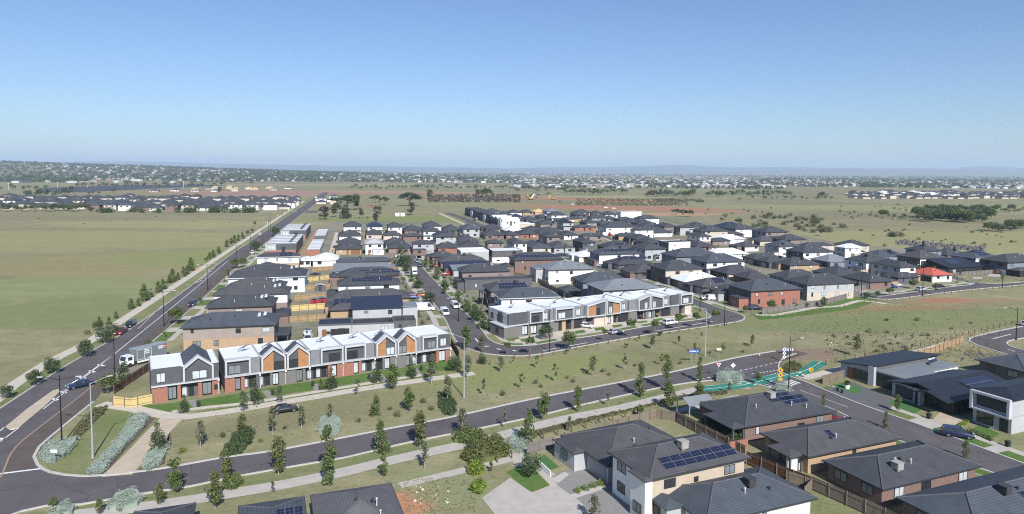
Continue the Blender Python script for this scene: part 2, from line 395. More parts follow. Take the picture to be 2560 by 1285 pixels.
# foreground paths
PA = smooth(px([(-20, 1330), (120, 1296), (230, 1282), (400, 1262), (560, 1236), (700, 1213), (850, 1182), (1000, 1146), (1200, 1102), (1400, 1050), (1560, 1018), (1700, 984), (1790, 968), (1870, 966)]), 3)
band(PA, 2.9, .024, 'path', CONC)
PBk = smooth(px([(1190, 1096), (1240, 1106), (1290, 1135), (1320, 1165), (1400, 1210)]), 2); band(PBk, 3.2, .028, 'path', CONC)
PC = smooth(px([(1000, 1214), (1150, 1178), (1290, 1145)]), 3); band(PC, 1.8, .022, 'path', CONC)
PD = smooth(px([(1300, 1130), (1420, 1092), (1560, 1060), (1700, 1026), (1850, 990)]), 3); band(PD, 1.7, .022, 'path', CONC)
sheet(px([(0, 1290), (60, 1282), (200, 1266), (362, 1238), (483, 1219), (589, 1197), (800, 1159), (1020, 1111), (1190, 1077), (1340, 1045), (1491, 1008), (1700, 966), (1700, 984), (1400, 1058), (1200, 1112), (1000, 1158), (850, 1194), (560, 1250), (300, 1290)]), .010, 'verge', VERGE)
# townhouse garden: walk, long path, junction
band(smooth(px([(250, 1010), (335, 1022), (420, 1040), (470, 1042), (560, 1030), (760, 997), (960, 964), (1185, 933)]), 3), 2.9, .03, 'path', CONCW)
band(smooth(px([(430, 1030), (520, 1018), (620, 1008), (760, 985), (900, 962), (1060, 937)]), 3), 1.5, .034, 'path', CONCW)
JP = smooth(px([(430, 1046), (400, 1075), (355, 1125), (300, 1180), (292, 1190)]), 2); band(JP, 4.0, .036, 'path', M('sandy_concrete', (.46, .385, .29), .9, .1, .5))
sheet(px([(290, 1000), (345, 1022), (420, 1030), (560, 1012), (760, 978), (1000, 940), (1160, 920), (1135, 898), (900, 935), (700, 965), (500, 1000), (387, 1012)]), .012, 'lawn', LAWN)
sheet(px([(487, 1030), (640, 1008), (700, 998), (690, 1005), (560, 1025), (495, 1035)]), .014, 'lawn', LAWN)
sheet(px([(660, 998), (760, 985), (900, 962), (1100, 936), (1110, 940), (900, 972), (700, 1002)]), .014, 'lawn', LAWN)
for (a, b) in (((478, 1000), (497, 1024)), ((625, 984), (640, 1006)), ((662, 976), (680, 996)), ((786, 960), (798, 980)), ((818, 955), (830, 975)), ((925, 938), (940, 956)), ((948, 935), (962, 953)), ((1036, 922), (1050, 940)), ((1072, 918), (1088, 934))): band([P(*a), P(*b)], 1.3, .02, 'path', M('grey_paving', (.24, .23, .22), .9, .1, 2))
# reserve bed between main road and path
sheet(px([(112, 1160), (235, 1010), (285, 1000), (350, 1022), (400, 1040), (380, 1075), (270, 1185), (210, 1188), (125, 1176)]), .01, 'garden_bed', VERGE)
sheet(px([(388, 1046), (360, 1040), (330, 1075), (215, 1180), (262, 1186), (310, 1130)]), .013, 'mulch_bed', MULCH)
sheet(px([(400, 1140), (430, 1110), (425, 1080), (412, 1160), (345, 1178), (350, 1168)]), .013, 'mulch_bed', MULCH)
# traffic island and painted lines of the main road
isl = px([(14, 1068), (24, 1075), (48, 1070), (120, 1010), (150, 980), (146, 974), (132, 978), (70, 1022)])
tag(MB().prism([(p.x, p.y) for p in isl], 0, .16).build('traffic_island', M('sandy_concrete')), kind='structure')
def dash(u0, v0, u1, v1, w=.16, n=1, gap=.5, z=.045):
    a, b = P(u0, v0), P(u1, v1)
    for i in range(n):
        t0 = i / n; t1 = t0 + (1 - gap if n > 1 else 1) / n
        tag(strip(offset([a.lerp(b, t0), a.lerp(b, t1)], -w / 2), offset([a.lerp(b, t0), a.lerp(b, t1)], w / 2), z, 'road_marking', WHT), kind='structure')
dash(0, 1105, 52, 1066, .2); dash(108, 1023, 285, 886, .2); dash(285, 886, 440, 761, .2); dash(150, 985, 285, 886, .2); dash(440, 761, 570, 652, .2); dash(0, 1078, 10, 1069, .2)
for u, v in ((130, 997), (150, 979), (172, 960), (200, 943), (223, 927), (246, 911)): dash(u, v, u + 14, v + 4, .7)
dash(0, 1100, 8, 1095, 1.0); dash(28, 1075, 40, 1068, .8)
dash(440, 805, 700, 575, .14, 9, .55); dash(0, 1185, 104, 1172, .45)
dash(345, 822, 408, 762, .12); dash(408, 762, 640, 570, .12, 16, .7)
for k in range(5):
    dash(487 + k * 8, 708 - k * 8, 506 + k * 8, 700 - k * 7.4, .35); dash(606 + k * 6, 606 - k * 5, 620 + k * 6, 602 - k * 5, .35)
# junction markings, zebra crossing, green cycle path
dash(1740, 951, 1960, 903, .25, 17, .45, .04); dash(1880, 935, 1950, 925, .3, 8, .45, .04); dash(1880, 950, 1945, 933, .2); dash(1868, 951, 1985, 977, .2)
for k in range(9): dash(1922 + k * 6.6, 966.5 - k * 2.0, 1948 + k * 6.6, 975 - k * 2.0, .5, z=.06)
for k in range(7): dash(1898 + k * 7, 944 - k * 1.8, 1905 + k * 7, 947 - k * 1.8, .4)
dash(2000, 976, 2120, 1018, .12)
cyc = smooth(px([(1755, 974), (1813, 968), (1850, 964), (1880, 958), (1937, 944), (1975, 936), (2012, 927), (2036, 915), (2052, 905)]), 2)
band(cyc, 3.3, .05, 'cycle_path', GPAINT); band(cyc, .14, .055, 'road_marking', WHT)
for u, v in ((1868, 960), (1885, 963), (1925, 954), (1990, 940), (1997, 933), (1985, 930), (2005, 937)): dash(u, v, u + 6, v - 1.5, .35, z=.056)
sheet(px([(1285, 856), (1395, 847), (1512, 829), (1629, 808), (1750, 794), (1728, 781), (1600, 797), (1450, 820), (1291, 844)]), .022, 'driveway', CONCW)
for a in (1300, 1410, 1436, 1485, 1530, 1592, 1632, 1690): sheet(px([(a, 848 - (a - 1300) * .150), (a + 24, 845 - (a - 1300) * .150), (a + 30, 852 - (a - 1300) * .152), (a + 4, 855 - (a - 1300) * .150)]), .029, 'lawn', LAWN)
sheet(px([(1236, 838), (1268, 832), (1300, 846), (1270, 854), (1246, 848)]), .024, 'lawn', LAWN)
# streets' white marks
for q in ((1188, 846, 1196, 856), (1358, 877, 1468, 857), (1640, 828, 1785, 803), (2195, 742, 2240, 736), (2474, 849, 2527, 836), (2520, 874, 2537, 879), (2474, 849, 2490, 846)): dash(*q, w=.3)
for q in ((1210, 866, 1222, 866), (1242, 872, 1252, 874), (1282, 876, 1290, 878), (2180, 732, 2150, 727)): dash(*q, w=.5)
# street verges: lawn and foot path on both sides of a kerb line
def frontage(pts, side, lawn=True, w0=.3, w1=2.4, w2=4.0, rnd=5, drives=True):
    seg = offset(pts, side * w0), offset(pts, side * w1), offset(pts, side * w2)
    tag(strip(seg[1], seg[2], .03, 'path', CONC), kind='structure')
    i = 0; r = random.Random(rnd)
    while i < len(pts) - 3:
        k = r.choice((3, 4, 4, 5))
        tag(strip(seg[0][i:i + k + 1], seg[1][i:i + k + 1], .026, 'lawn', LAWN if r.random() < .6 else VERGE), kind='structure')
        j = i + k; d = r.choice((1, 2, 2))
        if drives: tag(strip(seg[0][j:j + d + 1], seg[2][j:j + d + 1], .034, 'driveway', CONC), kind='structure')
        i = j + d
ms = resample(ML[:[i for i, p in enumerate(ML) if proj(p)[1] > 845][0]], 2.2)
frontage(ms, -1, rnd=3)
msr = resample(MR[:[i for i, p in enumerate(MR) if proj(p)[1] > 858][0]], 2.2)
frontage(msr, 1, rnd=4)
i0 = [i for i, p in enumerate(MR) if proj(p)[0] > 1245][0]; i1 = [i for i, p in enumerate(MR) if proj(p)[0] > 1765][0]
frontage(resample(MR[i0:i1], 2.2), 1, rnd=6)
j0 = [i for i, p in enumerate(MR) if proj(p)[0] > 1770][-1]
frontage(resample(MR[j0 + 4:], 2.4), 1, rnd=8)
k0 = [i for i, p in enumerate(ML) if proj(p)[0] > 1850][-1]
frontage(resample(ML[k0 + 3:], 2.4), -1, rnd=9)
frontage(resample(A4, 2.2), 1, rnd=10)
r3 = resample([p for p in R3 if proj(p)[0] > 2030], 2.2); frontage(r3, 1, rnd=2, w1=3.0, w2=4.6)
frontage(resample([p for p in B2 if proj(p)[0] > 1990], 2.4), -1, rnd=12, w1=2.2, w2=2.4)
frontage(resample([p for p in R1 if 560 < proj(p)[1] < 860], 2.6), -1, rnd=13, w1=3.2, w2=4.8)
# the housing lots
sheet(px([(450, 862), (540, 790), (640, 690), (700, 632), (735, 600), (790, 570), (845, 552), (1120, 556), (1190, 582), (1150, 545), (1170, 528), (1300, 525), (1440, 528), (1560, 530), (1700, 545), (1860, 572), (1990, 585), (2120, 612), (2260, 620), (2360, 622), (2520, 650), (2480, 690), (2330, 690), (2240, 732), (2060, 716), (2010, 772), (1880, 786), (1740, 756), (1700, 745), (1560, 815), (1270, 850), (1230, 840), (1110, 700), (1040, 640), (1010, 640), (1090, 790), (1120, 840), (900, 880), (760, 900), (440, 915)]), .004, 'yard_ground', LOTS)
sheet(px([(300, 915), (385, 900), (440, 870), (520, 905), (390, 920), (372, 930), (330, 960), (290, 970)]), .006, 'yard_ground', LOTS)
# right side path along the reserve
band(smooth(px([(2008, 946), (2052, 935), (2120, 918), (2230, 896), (2340, 868), (2392, 852)]), 3), 2.6, .026, 'path', CONCW)
band(smooth(px([(1890, 787), (1930, 788), (1985, 779), (2040, 769), (2100, 765), (2150, 752), (2200, 757), (2215, 760)]), 3), 2.0, .024, 'path', CONCW)
sheet(px([(1880, 786), (2010, 772), (2150, 738), (2200, 750), (2140, 772), (2000, 790), (1900, 800)]), .012, 'lawn', LAWN)
# court, drives and yards in the foreground
sheet(px([(1205, 1245), (1275, 1195), (1330, 1232), (1378, 1212), (1330, 1165), (1400, 1205), (1455, 1250), (1520, 1300), (1300, 1420), (1240, 1290)]), .032, 'court', CONC)
sheet(px([(1380, 1190), (1450, 1165), (1500, 1200), (1560, 1230), (1460, 1260), (1395, 1215)]), .036, 'driveway', M('grey_paving', (.24, .23, .22), .9, .1, 2))
sheet(px([(1440, 1245), (1505, 1215), (1570, 1245), (1600, 1285), (1500, 1300)]), .039, 'driveway', M('grey_paving'))
sheet(px([(1265, 1180), (1300, 1166), (1330, 1168), (1376, 1214), (1325, 1231)]), .03, 'lawn', LAWN)
sheet(px([(1345, 1145), (1360, 1136), (1398, 1168), (1368, 1178)]), .034, 'lawn', M('synthetic_turf', (.06, .15, .045), .95, .15, 3))
sheet(px([(1378, 1198), (1412, 1180), (1424, 1186), (1396, 1208)]), .042, 'garden_bed', GRAVEL)
sheet(px([(1424, 1238), (1500, 1215), (1512, 1222), (1440, 1246)]), .042, 'garden_bed', GRAVEL)
sheet(px([(1895, 1165), (1920, 1165), (1985, 1195), (1960, 1208)]), .03, 'lawn', LAWN)
sheet(px([(2010, 1225), (2040, 1222), (2150, 1275), (2120, 1330), (2000, 1300)]), .028, 'lawn', VERGE)
sheet(px([(2060, 975), (2130, 955), (2240, 1000), (2215, 1040), (2100, 990)]), .045, 'driveway', DPAVE)
sheet(px([(2085, 962), (2115, 956), (2155, 972), (2145, 986), (2095, 972)]), .05, 'lawn', M('synthetic_turf'))
sheet(px([(2215, 1005), (2260, 1000), (2310, 1022), (2285, 1035)]), .05, 'lawn', M('synthetic_turf'))
sheet(px([(2330, 1052), (2350, 1030), (2420, 1050), (2395, 1075)]), .05, 'driveway', M('sandy_concrete'))
sheet(px([(2420, 1078), (2450, 1062), (2500, 1085), (2475, 1100)]), .05, 'lawn', LAWN)
# laneway, yards with bark
sheet(px([(812, 665), (838, 581), (846, 581), (838, 668)]), .03, 'laneway', CONCW)
sheet(px([(745, 640), (790, 575), (802, 575), (765, 640)]), .03, 'yard_ground', M('bark_ground', (.36, .22, .12), .95, .15, 1))
# concrete slab of the far construction and dark cultivated field
sheet(px([(95, 480), (95, 470), (300, 463), (490, 461), (560, 464), (380, 472), (200, 481)]), .05, 'dark_field', M('dark_shade_cloth', (.055, .058, .07), .9, .1, .02))
for (u0, u1, v0, v1) in ((2470, 2500, 686, 692), (2430, 2456, 693, 697)): sheet(px([(u0, v0), (u1, v0), (u1, v1), (u0, v1)]), .06, 'rubble_heap', GRAVEL)
# ------------------------------------------------------------------ houses
WALL = {
 'W': M('white_render', (.74, .73, .71), .8, .06, .4), 'G': M('grey_render', (.40, .41, .42), .8, .07, .4), 'D': M('charcoal_render', (.105, .105, .112), .8, .1, .5),
 'K': M('black_cladding', (.025, .025, .03), .7, .15, 1, kind='clad'), 'B': M('brown_brick', (.21, .125, .10), .9, .15, 2, kind='brick'),
 'R': M('red_brick', (.36, .135, .085), .9, .14, 2, kind='brick'), 'T': M('tan_brick', (.47, .315, .185), .9, .12, 2, kind='brick'),
 'V': M('mauve_brick', (.27, .205, .19), .9, .12, 2, kind='brick'), 'L': M('pale_blue_render', (.62, .69, .74), .8, .05, .4), 'S': M('slate_render', (.20, .225, .26), .8, .08, .5),
 'C': M('cream_render', (.47, .39, .30), .8, .07, .5), 'P': M('taupe_cladding', (.31, .26, .23), .8, .08, .5, kind='clad'), 'E': M('beige_render', (.52, .45, .38), .8, .07, .5),
 'Q': M('grey_brick', (.165, .155, .145), .9, .13, 2, kind='brick'), 'O': M('timber_cladding', (.37, .185, .085), .7, .12, 1, kind='clad')}
WNAME = {'W': 'white', 'G': 'light grey', 'D': 'charcoal', 'K': 'black', 'B': 'brown brick', 'R': 'red brick', 'T': 'tan brick', 'V': 'mauve brick', 'L': 'pale blue', 'S': 'slate grey', 'C': 'cream', 'P': 'taupe', 'E': 'beige', 'Q': 'grey brick', 'O': 'timber'}
ROOF = {
 'd': M('dark_roof_tile', (.056, .060, .070), .75, .2, .5, kind='tile'), 'n': M('navy_metal_roof', (.026, .034, .062), .45, .12, .5, kind='seam', spec=.5),
 'b': M('brown_grey_roof_tile', (.072, .071, .078), .8, .2, .5, kind='tile'), 'g': M('grey_metal_roof', (.20, .215, .23), .5, .08, .4, kind='seam', spec=.5),
 'l': M('light_grey_roof', (.43, .43, .44), .6, .08, .4, kind='tile'), 'w': M('white_metal_roof', (.76, .78, .79), .5, .05, .3, kind='seam', spec=.4),
 's': M('slate_roof_tile', (.066, .077, .094), .7, .18, .5, kind='tile'), 'k': M('black_roof', (.02, .023, .03), .5, .2, .5, kind='seam', spec=.5),
 'r': M('red_roof_tile', (.47, .11, .075), .8, .15, .5, kind='tile'), 'h': M('mid_grey_roof_tile', (.108, .105, .113), .8, .2, .5, kind='tile'), 't': M('raw_timber_roof', (.60, .42, .20), .8, .12, .6, kind='seam')}
RNAME = {'d': 'dark', 'n': 'navy', 'b': 'brown-grey', 'g': 'mid-grey metal', 'l': 'light grey', 'w': 'white metal', 's': 'slate', 'k': 'black', 'r': 'red', 't': 'raw timber', 'h': 'mid-grey tile'}
GUT = M('dark_gutter', (.045, .047, .052), .5, .1, 1); GUTW = M('white_gutter', (.68, .68, .68), .6, .05, 1); RIDGE = M('ridge_tile', (.088, .090, .10), .75, .15, 2)
FRAME = M('dark_window_frame', (.03, .03, .033), .4, .1, 1); FRAMEW = M('white_window_frame', (.72, .72, .72), .5, .05, 1)
def glass(name, col, rough=.08):
    m, nt, b = new_mat(name); MATS[name] = m
    tc = N(nt, 'ShaderNodeTexCoord'); n1 = noise(nt, tc.outputs['Object'], .9, 2)
    nt.links.new(mixc(nt, n1, [x * .6 for x in col], [x * 1.4 for x in col]), b.inputs['Base Color'])
    b.inputs['Roughness'].default_value = rough; b.inputs['Specular IOR Level'].default_value = .7
    return m
GLASS = glass('dark_glass', (.03, .036, .042)); BLIND = glass('blind_behind_glass', (.50, .54, .57), .25); GREYG = glass('curtain_behind_glass', (.19, .21, .22), .2)
DOORG = M('grey_garage_door', (.30, .30, .31), .6, .06, 1, kind='clad'); DOORW = M('white_garage_door', (.68, .67, .65), .6, .06, 1, kind='clad'); DOORK = M('black_garage_door', (.028, .028, .032), .5, .1, 1, kind='clad'); DOORT = M('timber_door', (.22, .10, .05), .6, .15, 2); DOORM = M('maroon_garage_door', (.16, .035, .045), .6, .1, 1, kind='clad')
SOLAR = glass('solar_cell', (.013, .018, .042), .2); SOLF = M('panel_frame', (.42, .43, .45), .4, .05, 1, metal=.6); COOL = M('cooler_case', (.33, .31, .29), .7, .1, 2); COOLD = M('dark_cooler_case', (.05, .05, .055), .7, .1, 2); PIPE = M('vent_pipe', (.60, .60, .60), .5, .1, 2)
_wc = {}
def win_mesh(wd, h, fr):
    k = (round(wd, 1), round(h, 1), fr.name)
    if k not in _wc:
        wd, h = k[0], k[1]; t = .07; a = MB()
        a.box(-wd / 2, wd / 2, -.06, 0, 0, t); a.box(-wd / 2, wd / 2, -.06, 0, h - t, h)
        for x in (-wd / 2, wd / 2 - t): a.box(x, x + t, -.06, 0, t, h - t)
        if wd > 1.0: a.box(-t / 2, t / 2, -.055, 0, t, h - t)
        f = a.mesh('window'); f.materials.append(fr); ps = []
        for gm in (GLASS, BLIND, GREYG):
            p = MB().box(-wd / 2 + t, wd / 2 - t, -.025, .0, t, h - t).mesh('pane'); p.materials.append(gm); ps.append(p)
        _wc[k] = (f, ps)
    return _wc[k]
def window(root, side, pos, hw, hd, z, wd, h, kind=0, fr=None, off=0.0):
    "side F/B/L/R of a box of half sizes hw, hd; pos = offset along the wall"
    f, ps = win_mesh(wd, h, fr or FRAME)
    loc, rz = {'F': ((pos, -hd - off, z), 0), 'B': ((pos, hd + off, z), math.pi), 'L': ((-hw - off, -pos, z), -math.pi / 2), 'R': ((hw + off, pos, z), math.pi / 2)}[side]
    o = link('window', f, root, loc, (0, 0, rz)); link('pane', ps[kind], o); return o
def door(root, side, pos, hw, hd, wd, h, mt, name='garage_door', z=0.0, off=0.0):
    mb = MB().box(-wd / 2, wd / 2, -.05, 0, 0, h)
    loc, rz = {'F': ((pos, -hd - off, z), 0), 'B': ((pos, hd + off, z), math.pi), 'L': ((-hw - off, -pos, z), -math.pi / 2), 'R': ((hw + off, pos, z), math.pi / 2)}[side]
    o = mb.build(name, mt, root); o.location = loc; o.rotation_euler = (0, 0, rz); return o
_sp = {}
def solar_mesh():
    if not _sp:
        a = MB().box(-.5, .5, -.83, .83, 0, .03).mesh('solar_panel'); a.materials.append(SOLF)
        c = MB(); 
        for i in range(2):
            for j in range(3): c.box(-.475 + i * .48, -.005 + i * .48, -.805 + j * .54, -.28 + j * .54, .03, .036)
        c = c.mesh('solar_cells'); c.materials.append(SOLAR); _sp['a'] = a; _sp['c'] = c
    return _sp
def panels(root, cx, zc, ycen, ang, nx, ny, landscape=False):
    "rows of panels on the slope facing -y that rises by ang"
    s = solar_mesh()
    for i in range(nx):
        for j in range(ny):
            dx = (i - (nx - 1) / 2) * (1.70 if landscape else 1.03); ds = (j - (ny - 1) / 2) * (1.03 if landscape else 1.70)
            o = link('solar_panel', s['a'], root, (cx + dx, ycen + ds * math.cos(ang), zc + ds * math.sin(ang) + .10), (ang, 0, 0))
            if landscape: o.rotation_euler = (Matrix.Rotation(ang, 3, 'X') @ Matrix.Rotation(math.pi / 2, 3, 'Z')).to_euler()
            link('solar_cells', s['c'], o)
_px = {}
def roof_bits(root, hw, hd, z0, tp, rnd, n=2, cooler=None, cpos=(.2, .55)):
    if 'v' not in _px:
        a = MB().tube((0, 0, -.3), (0, 0, .55), .06, n=8); a.tube((0, 0, .55), (0, 0, .68), .13, n=8); _px['v'] = a.mesh('vent_pipe'); _px['v'].materials.append(PIPE)
        for k, mm in (('c', COOL), ('k', COOLD)):
            b = MB().box(-.55, .55, -.55, .55, .1, 1.0); b.box(-.62, .62, -.62, .62, 1.0, 1.1); b.box(-.3, .3, -.3, .3, -.5, .1)
            for q in range(5): b.box(-.45, .45, -.58, -.55, .22 + q * .15, .30 + q * .15); b.box(-.58, -.55, -.45, .45, .22 + q * .15, .30 + q * .15)
            _px[k] = b.mesh('evaporative_cooler'); _px[k].materials.append(mm)
        d = MB().tube((0, 0, 0), (0, 0, .3), .17, .17, 10); d.tube((0, 0, .3), (0, 0, .4), .24, .1, 10); _px['w'] = d.mesh('whirly_vent'); _px['w'].materials.append(GUT)
        s = MB().box(-.35, .35, -.8, .8, 0, .1); _px['s'] = s.mesh('skylight'); _px['s'].materials.append(BLIND)
    def put(k, name, fx, fs, tilt=False):
        y = -hd + fs * hd; z = z0 + fs * hd * tp
        return link(name, _px[k], root, (fx * hw, y, z + .05), (math.atan(tp) if tilt else 0, 0, 0))
    for i in range(n):
        put('v' if rnd.random() < .6 else 'w', 'vent_pipe', rnd.uniform(-.5, .5), rnd.uniform(.25, .85))
    if cooler: put(cooler, 'evaporative_cooler', *cpos)
    return put
HOUSES = []
def H(u0, v0, u1, st, dep, wl, rf, label=None, g=13, lvl=1, row=None, **ex):
    e = ex.get('e') or {1: 2.75, 2: 5.6}[st]
    A = P(u0, v0, e); ax, ay = axes(g); Wd = reach(A, ax, u1, 1, 80)
    HOUSES.append(dict(A=A, ax=ax, ay=ay, W=Wd, D=dep, e=e, st=st, wl=wl, rf=rf, label=label, g=g, lvl=lvl, row=row, ex=ex, u=u0))
def corners(h, m=.0):
    A = Vector((h['A'].x, h['A'].y, 0)); return [A, A + h['ax'] * h['W'], A + h['ax'] * h['W'] + h['ay'] * h['D'], A + h['ay'] * h['D']]
def overlap(a, b):
    ca, cb = corners(a), corners(b)
    for s in (a, b):
        for d in (s['ax'], s['ay']):
            pa = [p.dot(d) for p in ca]; pb = [p.dot(d) for p in cb]
            if max(pa) < min(pb) + .25 or max(pb) < min(pa) + .25: return False
    return True
def resolve():
    for it in range(60):
        ch = 0
        for i, a in enumerate(HOUSES):
            for b in HOUSES[i + 1:]:
                if (a['A'] - b['A']).length > 70 or not overlap(a, b): continue
                f, k = (a, b) if a['A'].y < b['A'].y else (b, a)
                if f['D'] > 7.5 and not f['ex'].get('fix'): f['D'] -= .5; ch += 1
                elif not k['ex'].get('fix'):
                    k['A'] = k['A'] + k['ay'] * .5; ch += 1
                elif not f['ex'].get('fix'): f['A'] = f['A'] - f['ay'] * .4; ch += 1
        if not ch: break
def build_house(h, rnd):
    ex = h['ex']; W, D, e, lvl, st = h['W'], h['D'], h['e'], h['lvl'], h['st']
    ov = .55 if lvl else .4; c = Vector((h['A'].x, h['A'].y, 0)) + h['ax'] * (W / 2) + h['ay'] * (D / 2)
    name = ex.get('name', 'house')
    root = thing(name, h['label'], ex.get('cat', 'house'), c, math.radians(h['g']), ex.get('group') or ('houses of the ' + h['row'] if h['row'] else None))
    hw, hd = W / 2 - ov, D / 2 - ov
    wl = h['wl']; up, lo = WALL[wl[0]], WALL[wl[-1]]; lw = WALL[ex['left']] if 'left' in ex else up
    rf = ROOF[h['rf'][0]]; tp = math.tan(math.radians(ex.get('pitch', 21 if h['lvl'] == 2 else 23))); rt = ex.get('rt', 'hip')
    if rt == 'flat':
        hw, hd = W / 2, D / 2
    zs = 2.75
    if st == 2:
        MB().box(-hw, hw, -hd, hd, 0, zs).build('lower_wall', lo, root)
        o = .03 if len(wl) > 1 else 0
        MB().box(-hw - o, hw + o, -hd - o, hd + o, zs, e).build('upper_wall', up, root)
    else:
        MB().box(-hw, hw, -hd, hd, 0, e).build('wall', up, root)
    gm = GUTW if ex.get('gut') == 'w' or h['rf'][0] == 'w' else GUT
    if rt == 'hip':
        r = MB().hip(-W / 2, W / 2, -D / 2, D / 2, e, tp); r.build('roof', rf, root)
        if lvl:
            gb = MB(); q = .1
            gb.box(-W / 2 - q, W / 2 + q, -D / 2 - q, -D / 2, e - .06, e + .13); gb.box(-W / 2 - q, W / 2 + q, D / 2, D / 2 + q, e - .06, e + .13)
            gb.box(-W / 2 - q, -W / 2, -D / 2, D / 2, e - .06, e + .13); gb.box(W / 2, W / 2 + q, -D / 2, D / 2, e - .06, e + .13); gb.build('gutter', gm, root)
        if lvl >= 1:
            rb = MB(); r0, r1, cs = r.ridge
            if (Vector(r0) - Vector(r1)).length > .1: rb.tube(r0, r1, .12, n=6)
            L = W >= D
            for k, cc in enumerate(cs):
                tgt = (r0 if (cc[0] < 0) else r1) if L else (r0 if cc[1] < 0 else r1)
                rb.tube(cc, tgt, .12 if lvl == 2 else .09, n=6)
            rb.build('ridge_cap', RIDGE if h['rf'][0] in 'dbsh' else rf, root)
    elif rt == 'flat':
        pb = MB(); t = .25; pz = e + .35
        pb.box(-hw - .03, hw + .03, -hd - .03, -hd + t, e - .1, pz); pb.box(-hw - .03, hw + .03, hd - t, hd + .03, e - .1, pz)
        pb.box(-hw - .03, -hw + t, -hd + t, hd - t, e - .1, pz); pb.box(hw - t, hw + .03, -hd + t, hd - t, e - .1, pz)
        pb.build('parapet', WALL[ex['par']] if 'par' in ex else up, root)
        MB().box(-hw + t, hw - t, -hd + t, hd - t, e, e + .12).build('roof', rf, root)
    elif rt == 'gable':   # ridge along x
        hh = D / 2 * tp; MB().prism_x([(-D / 2, e), (-D / 2, e + .15), (0, e + hh + .15), (D / 2, e + .15), (D / 2, e), (0, e + hh - .08)], -W / 2, W / 2).build('roof', rf, root)
        MB().prism_x([(-hd, e), (0, e + hh - .25), (hd, e)], -hw, hw).build('gable_wall', up, root)
    elif rt == 'gabley':  # ridge along y
        hh = W / 2 * tp; MB().prism_y([(-W / 2, e), (-W / 2, e + .15), (0, e + hh + .15), (W / 2, e + .15), (W / 2, e), (0, e + hh - .08)], -D / 2, D / 2).build('roof', rf, root)
        MB().prism_y([(-hw, e), (0, e + hh - .25), (hw, e)], -hd, hd).build('gable_wall', up, root)
    elif rt == 'skb':    # skillion rising to the back
        hh = D * tp; MB().prism_x([(-D / 2, e), (-D / 2, e + .18), (D / 2, e + hh + .18), (D / 2, e + hh)], -W / 2, W / 2).build('roof', rf, root)
        MB().prism_x([(-hd, e), (hd, e), (hd, e + hh - .1)], -hw, hw).build('gable_wall', up, root)
    elif rt == 'skr':    # rising to the right
        hh = W * tp; MB().prism_y([(-W / 2, e), (-W / 2, e + .2), (W / 2, e + hh + .2), (W / 2, e + hh)], -D / 2, D / 2).build('roof', rf, root)
        MB().prism_y([(-hw, e), (hw, e), (hw, e + hh - .1)], -hd, hd).build('gable_wall', up, root)
    elif rt == 'skl':    # rising to the left
        hh = W * tp; MB().prism_y([(-W / 2, e + hh), (-W / 2, e + hh + .2), (W / 2, e + .2), (W / 2, e)], -D / 2, D / 2).build('roof', rf, root)
        MB().prism_y([(-hw, e), (hw, e), (-hw, e + hh - .1)], -hd, hd).build('gable_wall', up, root)
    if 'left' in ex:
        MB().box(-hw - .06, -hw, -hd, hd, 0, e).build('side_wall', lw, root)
    # windows on the sides that show
    lf = .06 if 'left' in ex else .035
    if lvl:
        for lev in range(st):
            z = .95 + lev * 2.85; hh = 1.25 if lev else 1.35
            n = max(2, int(W / (5 if lvl == 2 else 6)))
            for i in range(n):
                if rnd.random() < .82: window(root, 'F', -hw + (i + .5 + rnd.uniform(-.15, .15)) * 2 * hw / n, hw, hd, z if rnd.random() < .8 else z + .5, rnd.choice((.7, 1.2, 1.5, 1.8, 1.8)), hh if rnd.random() < .8 else .7, rnd.choice((0, 0, 1, 2)), off=.035)
            n = max(2, int(D / 4.5)); g = ex.get('gar', 'L')
            for i in range(n):
                if g == 'L' and lev == 0 and i == n - 1: continue
                window(root, 'L', -hd + (i + .5) * 2 * hd / n, hw, hd, z, rnd.choice((.9, 1.8, 2.1)), hh, rnd.choice((0, 0, 2)), off=lf)
            if lvl == 2 or rnd.random() < .4:
                window(root, 'R', rnd.uniform(-.4, .4) * hd, hw, hd, z, 1.8, hh, 0, off=.035)
        g = ex.get('gar', 'L'); gd = {'g': DOORG, 'w': DOORW, 'k': DOORK, 't': DOORT, 'm': DOORM}[ex.get('gd', rnd.choice('ggwk'))]
        if g == 'L': door(root, 'L', hd - 3, hw, hd, 4.8, 2.25, gd, off=lf)
        elif g == 'R': door(root, 'R', -hd + 3, hw, hd, 4.8, 2.25, gd, off=.035)
        elif g == 'F': door(root, 'F', hw - 3.0, hw, hd, 4.8, 2.25, gd, off=.035); door(root, 'F', hw - 7, hw, hd, 1.1, 2.2, DOORT, 'front_door', off=.035)
        if g in 'LR': door(root, g, (-1 if g == 'L' else 1) * (hd - 1.6) * .3, hw, hd, 1.1, 2.2, DOORT, 'front_door', off=lf)
        if rt == 'hip': put = roof_bits(root, W / 2, D / 2, e + .12, tp, rnd, ex.get('vents', 2), ex.get('cool'), ex.get('cpos', (.2, .55)))
        if ex.get('sky') and rt == 'hip': put('s', 'skylight', .72, .75, True); put('s', 'skylight', .6, .7, True)
    else:
        for i in range(max(1, int(W / 7))):
            if rnd.random() < .8: window(root, 'F', -hw + (i + .5) * 2 * hw / max(1, int(W / 7)), hw, hd, (.95 + (st - 1) * 2.8), 1.8, 1.2, rnd.choice((0, 0, 1)), off=.035)
        window(root, 'L', 0, hw, hd, .95 + (st - 1) * 2.8, 1.8, 1.2, 0, off=.035)
    # low wing: (side, start fraction, end fraction, projection, eave, roof code, wall code)
    wgs = ex.get('wings')
